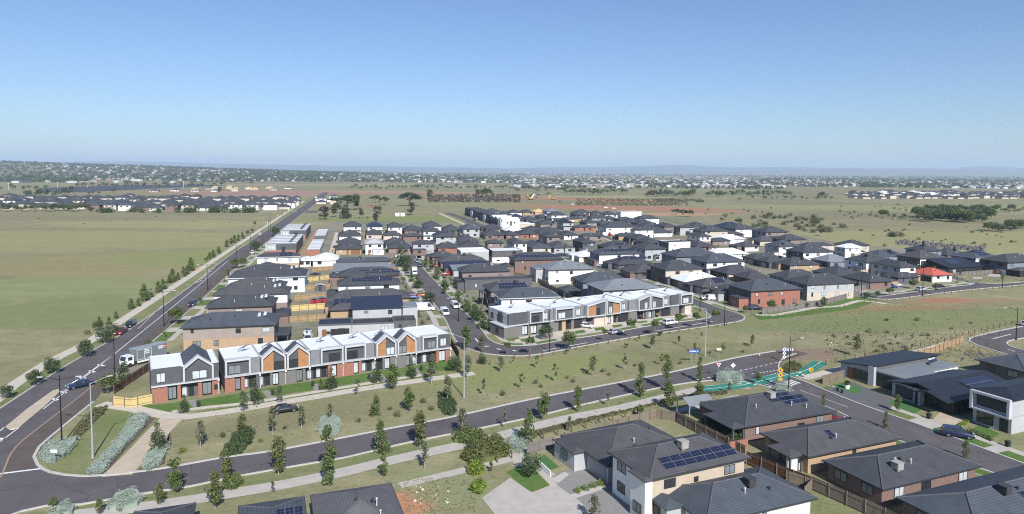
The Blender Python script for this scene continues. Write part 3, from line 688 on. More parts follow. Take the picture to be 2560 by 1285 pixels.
    if wgs is None and lvl == 1 and rt == 'hip' and W > 9:
        k = rnd.random(); rc = h['rf'][0]; wc = rnd.choice((wl[-1], wl[-1], 'B', 'E', 'D'))
        if st == 2: wgs = [('L', .05, rnd.uniform(.5, .7), 2.6, 2.65, rc, wc)] if k < .45 else [('F', rnd.choice((0, .4)), rnd.choice((.62, .98)), 2.4, 2.65, rc, wc)]
        else: wgs = [('F', 0, .48, 2.0, 2.7, rc, wl[-1])] if k < .35 else [('F', .5, 1, 2.0, 2.7, rc, wl[-1])] if k < .6 else [('L', .5, 1, 2, 2.7, rc, wl[-1])]
    for (sd_, f0, f1, pr, ez, rc, wc) in wgs or ():
        if sd_ == 'L': x0, x1, y0, y1 = -hw - pr, -hw - .07, -D / 2 + f0 * D, -D / 2 + f1 * D
        elif sd_ == 'R': x0, x1, y0, y1 = hw + .05, hw + pr, -D / 2 + f0 * D, -D / 2 + f1 * D
        elif sd_ == 'F': x0, x1, y0, y1 = -W / 2 + f0 * W, -W / 2 + f1 * W, -hd - pr, -hd - .05
        else: x0, x1, y0, y1 = -W / 2 + f0 * W, -W / 2 + f1 * W, hd + .05, hd + pr
        if wc == '-':
            for (a, b) in ((x0 + .3, y0 + .3), (x1 - .5, y0 + .3), (x0 + .3, y1 - .5), (x1 - .5, y1 - .5)): MB().box(a, a + .25, b, b + .25, 0, ez).build('post', WALL['D'], root)
        else: MB().box(x0 + .3, x1 - .02, y0 + .3, y1 - .3, 0, ez).build('wall', WALL[wc], root)
        if rc.endswith('_'): MB().box(x0, x1, y0, y1, ez, ez + .22).build('roof', ROOF[rc[0]], root)
        else: MB().hip(x0, x1, y0, y1, ez, tp).build('roof', ROOF[rc], root)
        if lvl and sd_ == 'L' and wc != '-': window(root, 'L', -(y0 + y1) / 2, -x0 - .3, hd, .9, 1.8, 1.4, rnd.choice((0, 2)), off=.03)
        if lvl and sd_ == 'F' and wc != '-': window(root, 'F', (x0 + x1) / 2, hw, -y0 - .3, .9, 1.8, 1.3, rnd.choice((0, 1)), off=.03)
    for (fx, fs, nx, ny, ls) in ex.get('solar', ()):
        if rt == 'hip' or rt == 'gable': panels(root, fx * W / 2, e + .12 + fs * D / 2 * tp, -D / 2 + fs * D / 2, math.atan(tp), nx, ny, ls)
        elif rt == 'skb': panels(root, fx * W / 2, e + .18 + fs * D / 2 * tp, -D / 2 + fs * D / 2, math.atan(tp), nx, ny, ls)
        elif rt == 'flat': panels(root, fx * W / 2, e + .5, fs * D / 2, .25, nx, ny, ls)
    return root
# ------------------------------------------------------------------ the houses (roof corner nearest the viewer, its right end, storeys, depth, walls, roof)
MR_ = 'row along the main road'
H(450, 822, 690, 2, 11, 'PT', 's', 'nearest the brick townhouses, beside the main road', lvl=2, gar='N', sky=1, wings=[('R', .1, .8, 3.5, 2.6, 'd_', '-')])
H(512, 771, 684, 2, 11, 'VB', 'd', 'beside the main road, second from townhouses', sky=1, gar='N', wings=[('R', 0, .8, 4.5, 2.6, 'd', 'B')])
H(530, 740, 722, 2, 11, 'WV', 'b', 'beside the main road, third from townhouses', sky=1)
H(560, 723, 711, 2, 10, 'B', 'b', 'beside the main road, hiding a pale blue wall', sky=1)
H(566, 697, 765, 2, 15, 'L', 'd', 'long bright side wall, beside the main road', sky=1, gut='w', wings=[('B', .55, .95, 5, 2.7, 'd', 'T')])
H(639, 644, 750, 2, 12, 'WT', 'd', 'just before the striped-roof terraces', solar=[(.35, .5, 5, 2, False)], gut='w', wings=[('F', .1, .45, 5, 2.7, 'd', 'T')])
H(746, 653, 779, 1, 9, 'W', 'w', 'smaller of two white roofs behind striped garages')
H(779, 652, 846, 1, 14, 'W', 'w', 'larger of two white roofs behind striped garages')
# backs of the middle street, west side
H(876, 786, 1013, 2, 9, 'G', 'n', 'front corner house with plain navy roof, middle street', lvl=2, rt='skb', pitch=14, gar='N', par='G', wings=[('R', .0, .9, 4.5, 5.7, 'g_', 'G')])
H(795, 815, 879, 1, 8, 'G', 'k', 'low flat garage block behind the townhouse roofs', rt='flat', gar='F', gd='k', par='D', e=3.2)
H(880, 812, 985, 1, 6, 'G', 'k', 'long low flat building between garage and street', rt='flat', gar='N', par='D', e=3.0)
H(985, 806, 1040, 1, 7, 'D', 'k', 'low dark flat block beside vacant corner lot', rt='flat', gar='N', par='D', e=3.0)
H(821, 777, 1010, 1, 12, 'T', 'b', 'wide solar row, behind the navy roof', solar=[(-.1, .62, 10, 2, True)], gar='R', gd='w')
H(817, 752, 1026, 1, 11, 'T', 'b', 'left of the street, with blue car in drive', gar='R')
H(842, 715, 1002, 2, 10, 'WV', 'd', 'left of the street, black cooler beside solar panels', solar=[(.1, .5, 8, 2, True), (.35, .75, 4, 1, True)], cool='k', cpos=(-.05, .72), gar='R', wings=[('L', .1, .8, 4, 2.6, 'd', 'B')])
H(845, 692, 1000, 1, 11, 'B', 'd', 'left of the street, scattered thin solar rows', solar=[(.25, .6, 8, 1, True), (.45, .35, 8, 1, True)], gar='R', wings=[('L', 0, .7, 4, 2.6, 'd', 'B')])
H(831, 679, 976, 1, 11, 'G', 'g', 'left of street, long plain skillion', rt='skb', pitch=9, gar='R', wings=[('R', .3, .95, 3, 3.6, 'g_', 'O')])
H(840, 656, 980, 1, 11, 'T', 's', 'left of street, red-brown cooler on roof', cool='k', cpos=(-.15, .6), gar='R')
# across the end of the street
E_ = 'row across the end of the middle street'
H(837, 624, 906, 1, 16, 'T', 'd', 'left end of row facing the street end', gar='F', gd='t', pitch=24)
H(911, 610, 960, 2, 13, 'W', 'l', 'bright, facing the street end', gar='F', gd='w')
H(970, 623, 1031, 1, 16, 'V', 'd', 'beside bright two-storey neighbour, white garage door', gar='F', gd='w', pitch=24)
H(1030, 610, 1087, 2, 14, 'G', 'd', 'with grey garage, facing straight down the middle street', gar='F', gd='g')
H(1093, 620, 1152, 1, 15, 'R', 'd', 'facing the street end, next to white flat roof', gar='N', pitch=24)
H(1152, 629, 1222, 2, 13, 'G', 'w', 'left of two flat-roofed boxes', rt='flat', par='W', gar='N')
H(1231, 629, 1307, 2, 13, 'DW', 'w', 'right of two flat-roofed boxes', rt='flat', par='D', gar='N')
SR = 'second row behind the street end'
for q in [(846, 591, 902, 1, 'W', 'd'), (915, 588, 957, 1, 'E', 'd'), (957, 590, 1006, 1, 'E', 'd'), (1006, 591, 1056, 1, 'B', 'd'), (1057, 579, 1102, 2, 'W', 'd'), (1088, 593, 1143, 2, 'G', 'd'), (1144, 605, 1200, 1, 'B', 'd'), (1157, 573, 1201, 2, 'G', 's')]:
    H(q[0], q[1], q[2], q[3], 13, q[4], q[5], row=SR, pitch=25, **({'solar': [(.1, .5, 6, 1, True)]} if q[0] == 1088 else {}))
for q in [(845, 609, 903, 1, 'T', 'd'), (963, 609, 1015, 1, 'E', 'd')]: H(q[0], q[1], q[2], q[3], 10, q[4], q[5], row='dark roofs hidden behind the street-end row', pitch=25)
BR = 'back row before the green park'
for q in [(857, 567, 904, 2, 'W', 'd'), (917, 567, 958, 2, 'W', 'n'), (969, 568, 1007, 2, 'W', 'd'), (1010, 577, 1056, 1, 'B', 'd'), (1060, 566, 1105, 2, 'W', 'd'), (1108, 577, 1157, 1, 'D', 'd')]:
    H(q[0], q[1], q[2], q[3], 13, q[4], q[5], row=BR, pitch=27)
# east side of the middle street
H(1250, 748, 1401, 2, 10, 'W', 's', 'long white gutter, right behind the grey townhouses', lvl=2, gut='w', gar='L', wings=[('L', .1, .7, 3, 2.6, 'd', 'G')])
H(1224, 729, 1336, 2, 11, 'V', 'b', 'brick balcony columns, facing the middle street', solar=[(.1, .4, 9, 2, False)], cool='k', cpos=(.3, .6), wings=[('L', .3, .8, 2.5, 4.4, 'b_', '-')])
H(1163, 703, 1330, 1, 11, 'D', 'd', 'low dark modern, white raised roof blade', rt='flat', par='D', e=3.4, gd='k', wings=[('L', .1, .6, 3, 3.0, 'k_', 'D')])
H(1155, 683, 1280, 2, 10, 'V', 'd', 'mauve side wall behind white roof blade', cool='c', cpos=(.3, .7))
H(1131, 676, 1217, 1, 10, 'G', 'g', 'low grey metal roof beside red car', rt='skb', pitch=5)
H(1112, 668, 1230, 1, 11, 'D', 'n', 'with the largest solar array', solar=[(.15, .5, 9, 4, False)], rt='gable', pitch=16)
H(1100, 656, 1218, 1, 11, 'B', 'b', 'near the crossing end, right side of street', cool='k', cpos=(.1, .8))
H(1078, 643, 1138, 1, 10, 'B', 'd', 'at the corner by the street end, brick wall')
H(1285, 651, 1412, 2, 11, 'B', 'd', 'dark, rear balcony and thin solar rows', solar=[(.1, .45, 14, 2, True)], gar='N', wings=[('L', .1, .8, 5, 2.7, 'd', 'B')])
H(1369, 676, 1488, 2, 14, 'W', 'g', 'large pale roof, bright white side wall', gar='N', pitch=17, wings=[('L', .35, .95, 4, 5.3, 'g', 'G')], vents=4)
H(1456, 707, 1577, 2, 11, 'S', 's', 'behind the paler roof next to townhouses', gar='N', left='S', wings=[('L', .1, .7, 7, 2.6, 'd', '-')])
H(1507, 728, 1657, 2, 13, 'W', 'g', 'pale roof directly behind the grey townhouses', lvl=2, gar='N', left='S', pitch=18, g=16)
# between the second street and the far right
g2 = 16.5
H(1447, 642, 1496, 1, 10, 'W', 'w', 'low white roof beside the second street', g=g2)
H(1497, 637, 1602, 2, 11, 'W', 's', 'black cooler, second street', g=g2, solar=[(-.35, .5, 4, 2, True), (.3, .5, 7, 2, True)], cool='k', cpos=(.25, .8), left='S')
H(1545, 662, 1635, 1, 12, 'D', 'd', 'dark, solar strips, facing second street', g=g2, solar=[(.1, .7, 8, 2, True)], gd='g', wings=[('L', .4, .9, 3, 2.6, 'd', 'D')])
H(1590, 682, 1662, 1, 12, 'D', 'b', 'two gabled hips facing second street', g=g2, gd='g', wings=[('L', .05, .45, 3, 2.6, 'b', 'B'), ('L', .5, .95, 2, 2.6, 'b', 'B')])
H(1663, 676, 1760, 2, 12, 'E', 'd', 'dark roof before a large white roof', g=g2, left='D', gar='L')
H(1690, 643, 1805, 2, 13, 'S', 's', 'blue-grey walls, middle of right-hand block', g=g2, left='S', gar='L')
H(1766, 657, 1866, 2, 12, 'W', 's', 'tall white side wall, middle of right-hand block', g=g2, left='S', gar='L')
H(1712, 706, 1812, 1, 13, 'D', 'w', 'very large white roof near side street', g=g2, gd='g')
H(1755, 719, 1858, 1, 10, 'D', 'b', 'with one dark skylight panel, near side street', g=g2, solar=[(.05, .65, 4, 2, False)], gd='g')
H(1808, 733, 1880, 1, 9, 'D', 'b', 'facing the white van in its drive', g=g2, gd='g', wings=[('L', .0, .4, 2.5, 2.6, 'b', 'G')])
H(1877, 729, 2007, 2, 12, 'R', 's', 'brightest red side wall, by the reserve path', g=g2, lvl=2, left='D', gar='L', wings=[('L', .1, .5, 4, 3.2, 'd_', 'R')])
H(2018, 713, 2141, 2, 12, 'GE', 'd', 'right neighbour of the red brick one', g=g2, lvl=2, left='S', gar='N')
H(1968, 698, 2062, 2, 10, 'S', 'd', 'behind the grey and beige pair', g=g2, left='S')
H(1871, 698, 1932, 1, 10, 'B', 'd', 'low, behind the red brick house', g=g2)
H(1816, 685, 1902, 1, 11, 'E', 'd', 'low dark hip beyond large white roof', g=g2, left='K')
H(1975, 664, 2052, 1, 11, 'T', 'd', 'with beige garage side, centre of right block', g=g2, left='D', cool='k', cpos=(.2, .7))
H(1918, 656, 1990, 1, 9, 'D', 'd', 'black side wall, centre of right block', g=g2, left='K', cool='k')
H(1885, 648, 1960, 1, 9, 'D', 'd', 'left of black-walled pair, right block', g=g2, left='K')
H(1785, 637, 1872, 1, 10, 'W', 'w', 'white roof between dark hips, right block', g=g2)
H(1947, 617, 2003, 2, 11, 'W', 's', 'bright white box walls with rooftop unit', g=g2, left='G', cool='k', cpos=(-.4, .3))
H(2008, 632, 2087, 2, 12, 'WE', 'd', 'left of the pale-roofed two-storey', g=g2, left='D')
H(2070, 655, 2135, 1, 11, 'S', 'g', 'low lighter roof, right block', g=g2)
H(2113, 620, 2157, 2, 11, 'W', 'w', 'tall white walls and white roof near the grassland', g=g2, left='G')
H(2016, 615, 2082, 1, 12, 'E', 'd', 'behind white-roofed tall house', g=g2)
H(1975, 602, 2032, 2, 11, 'V', 'd', 'dark pyramid near the grassland edge', g=g2)
H(1862, 617, 1900, 1, 11, 'W', 'b', 'low brown hip, centre right', g=g2, wings=[('L', .2, .9, 4, 2.6, 'b', 'B')])
H(1808, 600, 1870, 1, 10, 'W', 'w', 'small bright white roof among dark ones', g=g2)
H(1900, 603, 1950, 1, 10, 'E', 'b', 'low, behind the boxy white one', g=g2)
OE = 'outer edge beside the dry grassland'
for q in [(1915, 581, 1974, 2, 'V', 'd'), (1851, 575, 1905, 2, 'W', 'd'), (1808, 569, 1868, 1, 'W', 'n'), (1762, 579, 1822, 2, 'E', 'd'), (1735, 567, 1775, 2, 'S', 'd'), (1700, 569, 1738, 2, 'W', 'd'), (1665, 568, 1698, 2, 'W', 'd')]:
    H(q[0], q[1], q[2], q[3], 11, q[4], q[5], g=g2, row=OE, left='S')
UM = 'upper middle of the estate'
for q in [(1820, 587, 1862, 1, 'D', 'd'), (1749, 592, 1780, 2, 'WT', 'd'), (1781, 603, 1828, 1, 'V', 'd'), (1742, 618, 1792, 1, 'B', 'd'), (1612, 624, 1668, 2, 'G', 'd'), (1520, 621, 1590, 1, 'D', 'd'),
          (1456, 607, 1492, 2, 'D', 'd'), (1455, 591, 1513, 1, 'W', 'd'), (1592, 599, 1637, 1, 'D', 'd'), (1618, 608, 1662, 1, 'D', 'd'), (1599, 578, 1650, 2, 'W', 'd'), (1546, 590, 1602, 1, 'T', 'd'), (1515, 569, 1597, 2, 'W', 'd'), (1647, 588, 1713, 1, 'W', 'd')]:
    H(q[0], q[1], q[2], q[3], 11, q[4], q[5], g=g2, row=UM, **({'solar': [(.3, .5, 6, 2, True)]} if q[0] == 1520 else {}))
H(1672, 607, 1726, 2, 11, 'W', 's', 'white cube with flat top, upper middle', g=g2, rt='flat', left='D', gar='N')
NF = 'north-west part before the far street'
H(1214, 572, 1261, 1, 11, 'W', 'd', row=NF); H(1264, 577, 1310, 1, 11, 'E', 'w', row=NF)
for q in [(1212, 588, 1262, 1, 'B', 'd'), (1264, 588, 1300, 1, 'B', 'd'), (1300, 586, 1346, 1, 'R', 'd'), (1316, 577, 1360, 1, 'D', 'd'), (1347, 583, 1412, 1, 'W', 'd'), (1412, 590, 1452, 1, 'W', 'd')]:
    H(q[0], q[1], q[2], q[3], 12, q[4], q[5], row=NF)
CF = 'centre rows behind the flat-roofed boxes'
for q in [(1147, 606, 1198, 1, 'B', 'd'), (1217, 608, 1262, 2, 'V', 'd'), (1284, 609, 1320, 2, 'W', 'd'), (1330, 621, 1381, 1, 'E', 's'), (1366, 593, 1402, 2, 'V', 'd'), (1384, 620, 1436, 1, 'W', 'b'), (1152, 619, 1212, 1, 'E', 'd')]:
    H(q[0], q[1], q[2], q[3], 18 if q[0] == 1330 else 13, q[4], q[5], row=CF, g=14)
TR = 'top rows beside the red earthworks'
for q in [(1350, 560, 1386, 2, 'W', 'd'), (1407, 557, 1436, 2, 'G', 'k'), (1436, 569, 1486, 1, 'R', 'd'), (1470, 558, 1500, 2, 'V', 'd'), (1336, 530, 1367, 1, 'T', 't'), (1367, 529, 1400, 2, 'G', 'g'), (1378, 538, 1419, 2, 'W', 'd'),
          (1306, 531, 1335, 1, 'T', 'd'), (1273, 532, 1306, 1, 'W', 'd'), (1250, 537, 1282, 2, 'G', 'd'), (1443, 532, 1480, 1, 'W', 'd'), (1482, 534, 1510, 1, 'W', 'd'), (1513, 537, 1546, 2, 'W', 'd'), (1446, 539, 1476, 2, 'D', 'd'), (1478, 545, 1517, 2, 'S', 'd'),
          (1440, 551, 1475, 1, 'T', 'd'), (1517, 548, 1547, 1, 'D', 'd'), (1548, 550, 1588, 1, 'D', 'd'), (1502, 560, 1532, 1, 'D', 'b'), (1566, 556, 1598, 1, 'D', 'd'), (1597, 560, 1641, 1, 'D', 'd'), (1609, 567, 1651, 1, 'E', 'd'),
          (1388, 551, 1410, 1, 'D', 'd'), (1410, 551, 1442, 1, 'W', 'd'), (1348, 543, 1371, 1, 'D', 'd'), (1314, 549, 1347, 1, 'D', 'd'), (1270, 551, 1312, 1, 'B', 'd'), (1328, 560, 1350, 1, 'E', 'd'), (1217, 529, 1252, 1, 'G', 's'), (1284, 542, 1309, 1, 'D', 'n')]:
    H(q[0], q[1], q[2], q[3], 11, q[4], q[5], row=TR, g=15)
H(1552, 530, 1604, 2, 12, 'W', 'd', 'white box at the edge of red earth', rt='flat', par='W', g=15, wings=[])
H(1600, 547, 1650, 2, 11, 'W', 'd', 'dark roof at corner of earthworks and grass', g=15)
# far right group
g3 = 17
H(2197, 642, 2268, 1, 11, 'S', 's', 'solar square, left of right-hand group', g=g3, solar=[(.2, .6, 4, 3, False)], left='D', cool='k')
H(2166, 657, 2240, 2, 12, 'WE', 'd', 'white over beige, right-hand group', g=g3, left='L', cool='k', cpos=(-.4, .7))
H(2176, 706, 2234, 1, 14, 'B', 'd', 'brick corner house by the blue ute', g=g3, left='B', wings=[('R', .05, .5, 4, 2.6, 'd', 'T')])
H(2245, 695, 2302, 1, 13, 'D', 'd', 'angular porch between blue ute and silver car', g=g3, gd='k')
H(2293, 676, 2337, 2, 17, 'WT', 'd', 'white upper front over tan piers', g=g3, left='G')
H(2332, 690, 2385, 1, 11, 'W', 'r', 'the only red-tiled roof', g=g3)
H(2371, 670, 2461, 1, 12, 'K', 'k', 'long black, beside overgrown vacant lot', g=g3, rt='skb', pitch=12, solar=[(-.05, 1.1, 7, 3, False)], left='K', e=3.2)
H(2440, 646, 2503, 2, 12, 'W', 's', 'white garden shed beside it', g=g3, left='S', gut='w', solar=[(0, .6, 6, 3, False)])
H(2368, 639, 2427, 1, 12, 'B', 'd', 'small brick wall between two-storey neighbours', g=g3, cool='k')
H(2301, 647, 2366, 2, 12, 'WV', 'b', 'brown roof behind the black house', g=g3, left='D')
H(2312, 628, 2358, 2, 11, 'S', 'd', 'rearmost, against rocky grassland', g=g3, cool='k', cpos=(-.2, .8))
H(2520, 657, 2610, 2, 12, 'S', 'd', 'at the right picture edge, dark lower wing', g=g3, left='D', wings=[('F', 0, 1, 6, 2.6, 'b', 'K')])
H(2161, 620, 2213, 2, 11, 'E', 'd', 'behind white-roofed neighbour, by the grassland', g=g3)
H(2092, 690, 2160, 1, 13, 'R', 'd', 'low brick, between grey and beige houses', g=g3, left='D')
# foreground
gf = 22.5
H(1862, 1069, 2092, 1, 12.5, 'B', 'd', 'wide roof with cooler and solar panels, beside junction', g=gf, lvl=2, fix=1, gar='R', cool='c', cpos=(.0, .8), solar=[(.42, .62, 3, 2, True), (.18, .78, 3, 2, True)], wings=[('L', .0, .62, 3, 2.7, 'd', '-')], vents=3)
H(2021, 1144, 2255, 1, 9.8, 'T', 'b', 'white water tank beside it, foreground', g=gf, lvl=2, fix=1, gar='R', solar=[(-.22, .62, 1, 1, False)], wings=[('L', .1, .6, 3, 2.6, 'b', '-')])
H(2207, 1226, 2455, 1, 9.8, 'B', 'd', 'large rear sliding doors, right foreground', g=gf, lvl=2, fix=1, gar='R', cool='c', cpos=(-.45, .45), vents=3)
H(2450, 1348, 2790, 1, 10.5, 'B', 's', 'cut off at lower right corner', g=gf, lvl=2, fix=1, gar='R', cool='k', cpos=(-.2, .75), solar=[(.0, .55, 1, 1, False)])
H(1624, 1202, 1876, 2, 9.5, 'C', 'b', 'cream, long double solar row, foreground', g=25, lvl=2, fix=1, gar='N', pitch=22, left='W', cool='c', cpos=(-.05, .72), solar=[(.1, .36, 7, 2, True)], wings=[('L', -.03, .36, 1.5, 5.62, 'b', 'W')], vents=0)
H(1518, 1168, 1730, 1, 12.6, 'G', 'b', 'behind the cream one, facing the concrete court', g=27, lvl=2, fix=1, gar='L', gd='g', wings=[('L', .45, .95, 2.5, 2.7, 'b', 'G')], vents=3)
H(1766, 1312, 2043, 1, 10, 'W', 's', 'cut off at bottom, right of court', g=gf, lvl=2, fix=1, gar='N', cool='k', cpos=(.1, .7), wings=[('L', .45, .95, 3, 2.7, 's', 'G')])
H(795, 1362, 1022, 1, 12, 'E', 'h', 'cut off at bottom, left of bare lot', g=20, lvl=2, fix=1, gar='N', vents=4)
H(590, 1374, 772, 1, 10, 'D', 's', 'solar panels, cut off at bottom', g=20, lvl=2, fix=1, gar='N', solar=[(.5, .65, 3, 2, False)], pitch=14)
H(300, 1380, 470, 1, 9, 'D', 'd', 'corner just showing at bottom left', g=20, lvl=2, fix=1, gar='N', pitch=16)
H(2566, 932, 2800, 1, 10.5, 'D', 's', 'upper right, beyond the black skillion houses', g=gf, lvl=2, fix=1, gar='N', left='D')
for h in HOUSES:
    if not h['ex'].get('fix') and h['ex'].get('rt') not in ('flat', 'skb', 'gable'): h['D'] *= 1.45 if h['row'] else 1.12
resolve()
rw = random.Random(77)
for h in HOUSES:
    if h['row'] in (TR, UM, OE, NF, CF) and h['wl'][0] == 'W' and rw.random() < .5: h['wl'] = rw.choice('GEGDV')
rows = {}
for h in HOUSES:
    if h['row']: rows.setdefault(h['row'], []).append(h)
for r, hs in rows.items():
    hs.sort(key=lambda q: q['u'])
    for i, h in enumerate(hs): h['where'] = f"{nth(i)} from left, {r}"
for h in HOUSES:
    s = 'two-storey' if h['st'] == 2 else 'single-storey'
    wn = WNAME[h['wl'][0]] + (' and ' + WNAME[h['wl'][1]] if len(h['wl']) > 1 and len(WNAME[h['wl'][1]].split()) == 1 else '')
    pre = f"{s} {wn} house, {RNAME[h['rf'][0]]} roof, " if h['row'] is None else f"{s} {WNAME[h['wl'][0]].split()[0]} house, "
    h['label'] = pre + (h.get('where') or h['label'])
rh = random.Random(5)
for h in HOUSES: build_house(h, rh)
# ------------------------------------------------------------------ terraces and the modern houses
LEDGE = M('pale_grey_frame', (.47, .48, .50), .6, .06, .6); WROOF = M('white_flat_roof', (.72, .745, .76), .55, .05, .3, spec=.3); CHAR = M('charcoal_panel', (.085, .088, .096), .7, .1, .8, kind='clad'); CHARL = M('grey_panel', (.20, .205, .215), .7, .08, .8, kind='clad')
def facade_line(u0, v0, u1, v1):
    a, b = P(u0, v0), P(u1, v1); d = (b - a); L = d.length; g = math.degrees(math.atan2(d.y, d.x)); ax, ay = axes(g)
    return a, ax, ay, g, L
def heater(root, x, y, z):
    a = MB().box(-.9, .9, -.04, .04, 0, 1.5); o = a.build('solar_heater', SOLAR, root); o.location = (x, y, z + .55); o.rotation_euler = (math.radians(60), 0, .75)
    b = MB(); 
    for dx in (-.8, .8): b.tube((x + dx * .73, y + dx * .68, z), (x + dx * .73, y + dx * .68, z + .6), .04)
    b.build('heater_stand', GUT, root)
G2n = 'grey townhouses along the curved street'
def terrace_unit(line, u0, u1, depth, label, mods, lows, group, base='Q', top=6.2, htr=True, wide=0):
    a, ax, ay, g, L = line
    x0, x1 = reach(a, ax, u0), reach(a, ax, u1); w = x1 - x0; hd = depth / 2
    root = thing('townhouse', label, 'townhouse', a + ax * ((x0 + x1) / 2) + ay * hd, math.radians(g), group)
    X = lambda u: reach(a, ax, u) - (x0 + x1) / 2
    MB().box(-w / 2, w / 2, -hd + 1.1, hd, 0, 3.0).build('lower_wall', WALL['D'], root)
    MB().box(-w / 2 + .01, w / 2 - .01, -hd + .35, hd, 3.0, top).build('upper_wall', CHAR, root)
    lb = MB().box(-w / 2, w / 2, -hd - .35, -hd + 1.1, 3.0, 3.25); lb.build('ledge', LEDGE, root)
    rb = MB().box(-w / 2 + .15, w / 2 - .15, -hd + .5, hd - .12, top, top + .10); rb.build('roof', WROOF, root)
    pb = MB().box(-w / 2, -w / 2 + .14, -hd + .35, hd, top, top + .3); pb.box(w / 2 - .14, w / 2, -hd + .35, hd, top, top + .3); pb.box(-w / 2 + .14, w / 2 - .14, hd - .12, hd, top, top + .28); pb.build('parapet', LEDGE, root)
    for (ua, ub, c) in lows:
        xa, xb = max(X(ua), -w / 2), min(X(ub), w / 2); xm = (xa + xb) / 2
        if c in WALL: MB().box(xa, xb, -hd, -hd + 1.08, 0, 3.0).build('brick_pier', WALL[c], root)
        elif c == 'window': 
            window(root, 'F', xm, w / 2, hd, .25, max(.8, xb - xa - .15), 2.3, RN.choice((1, 1, 0, 2)), off=-.35)
            MB().box(xa, xb, -hd + .36, -hd + .9, 2.62, 3.0).build('lintel', CHAR, root)
        elif c == 'entry':
            o = door(root, 'F', xm + .4, w / 2, hd, 1.0, 2.2, DOORK, 'front_door', off=-1.12); window(root, 'F', xm - .8, w / 2, hd, .2, .9, 2.1, 1, off=-1.08)
        elif c == 'garage': door(root, 'F', xm, w / 2, hd, xb - xa - .3, 2.3, DOORK, off=-.6)
        elif c == 'small': MB().box(xa, xb, -hd, -hd + 1.08, 0, 3.0).build('brick_pier', WALL[base], root); window(root, 'F', xm, w / 2, hd, 1.0, .6, 1.0, 0, off=.02)
    for md in mods:
        ua, ub, c = md[:3]; xa, xb = X(ua), X(ub); t = .3; yf = -hd - (.45 if base != 'Q' or group != G2n else 1.0); z0, z1 = 3.25, top + .38
        if c == 'box':      # projecting framed box
            fb = MB(); fb.box(xa, xa + t, yf, -hd + 1, z0, z1); fb.box(xb - t, xb, yf, -hd + 1, z0, z1); fb.box(xa + t, xb - t, yf, -hd + 1, z1 - .42, z1); fb.box(xa + t, xb - t, yf, -hd + 1, z0, z0 + .12)
            fb.build('frame', LEDGE, root); MB().box(xa + t, xb - t, yf + .6, -hd + 1, z0 + .12, z1 - .42).build('panel', CHAR, root)
            ww = min(2.4, (xb - xa) * .5); sgn = md[3] if len(md) > 3 else 1
            window(root, 'F', (xa + xb) / 2 + sgn * (xb - xa) * .12, w / 2, hd, z0 + .3, ww, 1.7, RN.choice((0, 1, 2)), off=-hd - yf - .58)
        elif c == 'panel':
            MB().box(xa, xb, -hd + .1, -hd + .34, z0, top + .2).build('panel', md[3] if len(md) > 3 else CHAR, root)
            if len(md) > 4: window(root, 'F', (xa + xb) / 2 + md[4], w / 2, hd, z0 + .5, 1.5, 1.8, 1, off=-.08)
        elif c in ('gable', 'gableK'):
            xm = (xa + xb) / 2; pk = top + .3 + (1.5 if c == 'gable' else 1.7); zs = top - .15; deep = -hd + (3.6 if c == 'gable' else depth - .3)
            out = [(xa, z0), (xa, zs), (xm, pk), (xb, zs), (xb, z0)]; inn = [(xa + t, z0), (xa + t, zs - .2), (xm, pk - .48), (xb - t, zs - .2), (xb - t, z0)]
            fb = MB()
            for k in range(4): fb.prism_y([out[k], out[k + 1], inn[k + 1], inn[k]], yf, -hd + 1)
            fb.build('frame', LEDGE, root)
            side = md[3]  # which half is timber
            for hf, (p, q) in enumerate(((0, 1), (1, 0))):
                pts = [(xa + t, z0), (xm, z0), (xm, pk - .48), (xa + t, zs - .2)] if hf == 0 else [(xm, z0), (xb - t, z0), (xb - t, zs - .2), (xm, pk - .48)]
                MB().prism_y(pts, yf + .45, -hd + .9).build('panel', WALL['O'] if side == hf else CHAR, root)
            if side == 0: window(root, 'F', (xm + xb - t) / 2, w / 2, hd, z0 + .1, (xb - xm - t) * .95, 1.7, md[4], off=-hd - yf - .43)
            elif side == 1: window(root, 'F', (xm + xa + t) / 2, w / 2, hd, z0 + .1, (xm - xa - t) * .95, 1.7, md[4], off=-hd - yf - .43)
            else: window(root, 'F', xm + .2, w / 2, hd, z0 + .35, 2.6, 1.6, 1, off=-hd - yf - .43)
            rp = MB(); rp.prism_y([(xa, zs), (xa, zs + .12), (xm, pk + .02), (xb, zs + .12), (xb, zs), (xm, pk - .2)], -hd + 1, deep)
            rp.build('gable_roof', ROOF['s'], root)
        elif c == 'slant':  # framed box with a sloping top, high on side md[3]
            hi = md[3]; zl, zr = (z1 + (.9 if hi == 'L' else -.15)), (z1 + (.9 if hi == 'R' else -.15))
            out = [(xa, z0 - .25), (xa, zl), (xb, zr), (xb, z0 - .25)]; inn = [(xa + t, z0), (xa + t, zl - .4), (xb - t, zr - .4), (xb - t, z0)]
            fb = MB()
            for k in range(4): fb.prism_y([out[k], out[(k + 1) % 4], inn[(k + 1) % 4], inn[k]], yf, -hd + 1)
            fb.build('frame', md[5], root)
            xm = (xa + xb) / 2; zm = (inn[1][1] + inn[2][1]) / 2
            MB().prism_y([inn[0], inn[1], (xm, zm), (xm, z0)], yf + .5, -hd + .9).build('panel', md[4][0], root)
            MB().prism_y([(xm, z0), (xm, zm), inn[2], inn[3]], yf + .5, -hd + .9).build('panel', md[4][1], root)
            window(root, 'F', xm + (.9 if hi == 'R' else -.9), w / 2, hd, z0 + .1, 1.2, 2.0, md[6], off=-hd - yf - .48)
            MB().prism_y([(xa, top), (xa, zl), (xb, zr), (xb, top)], -hd + 1, -hd + 5.5).build('sloping_roof', WROOF, root)
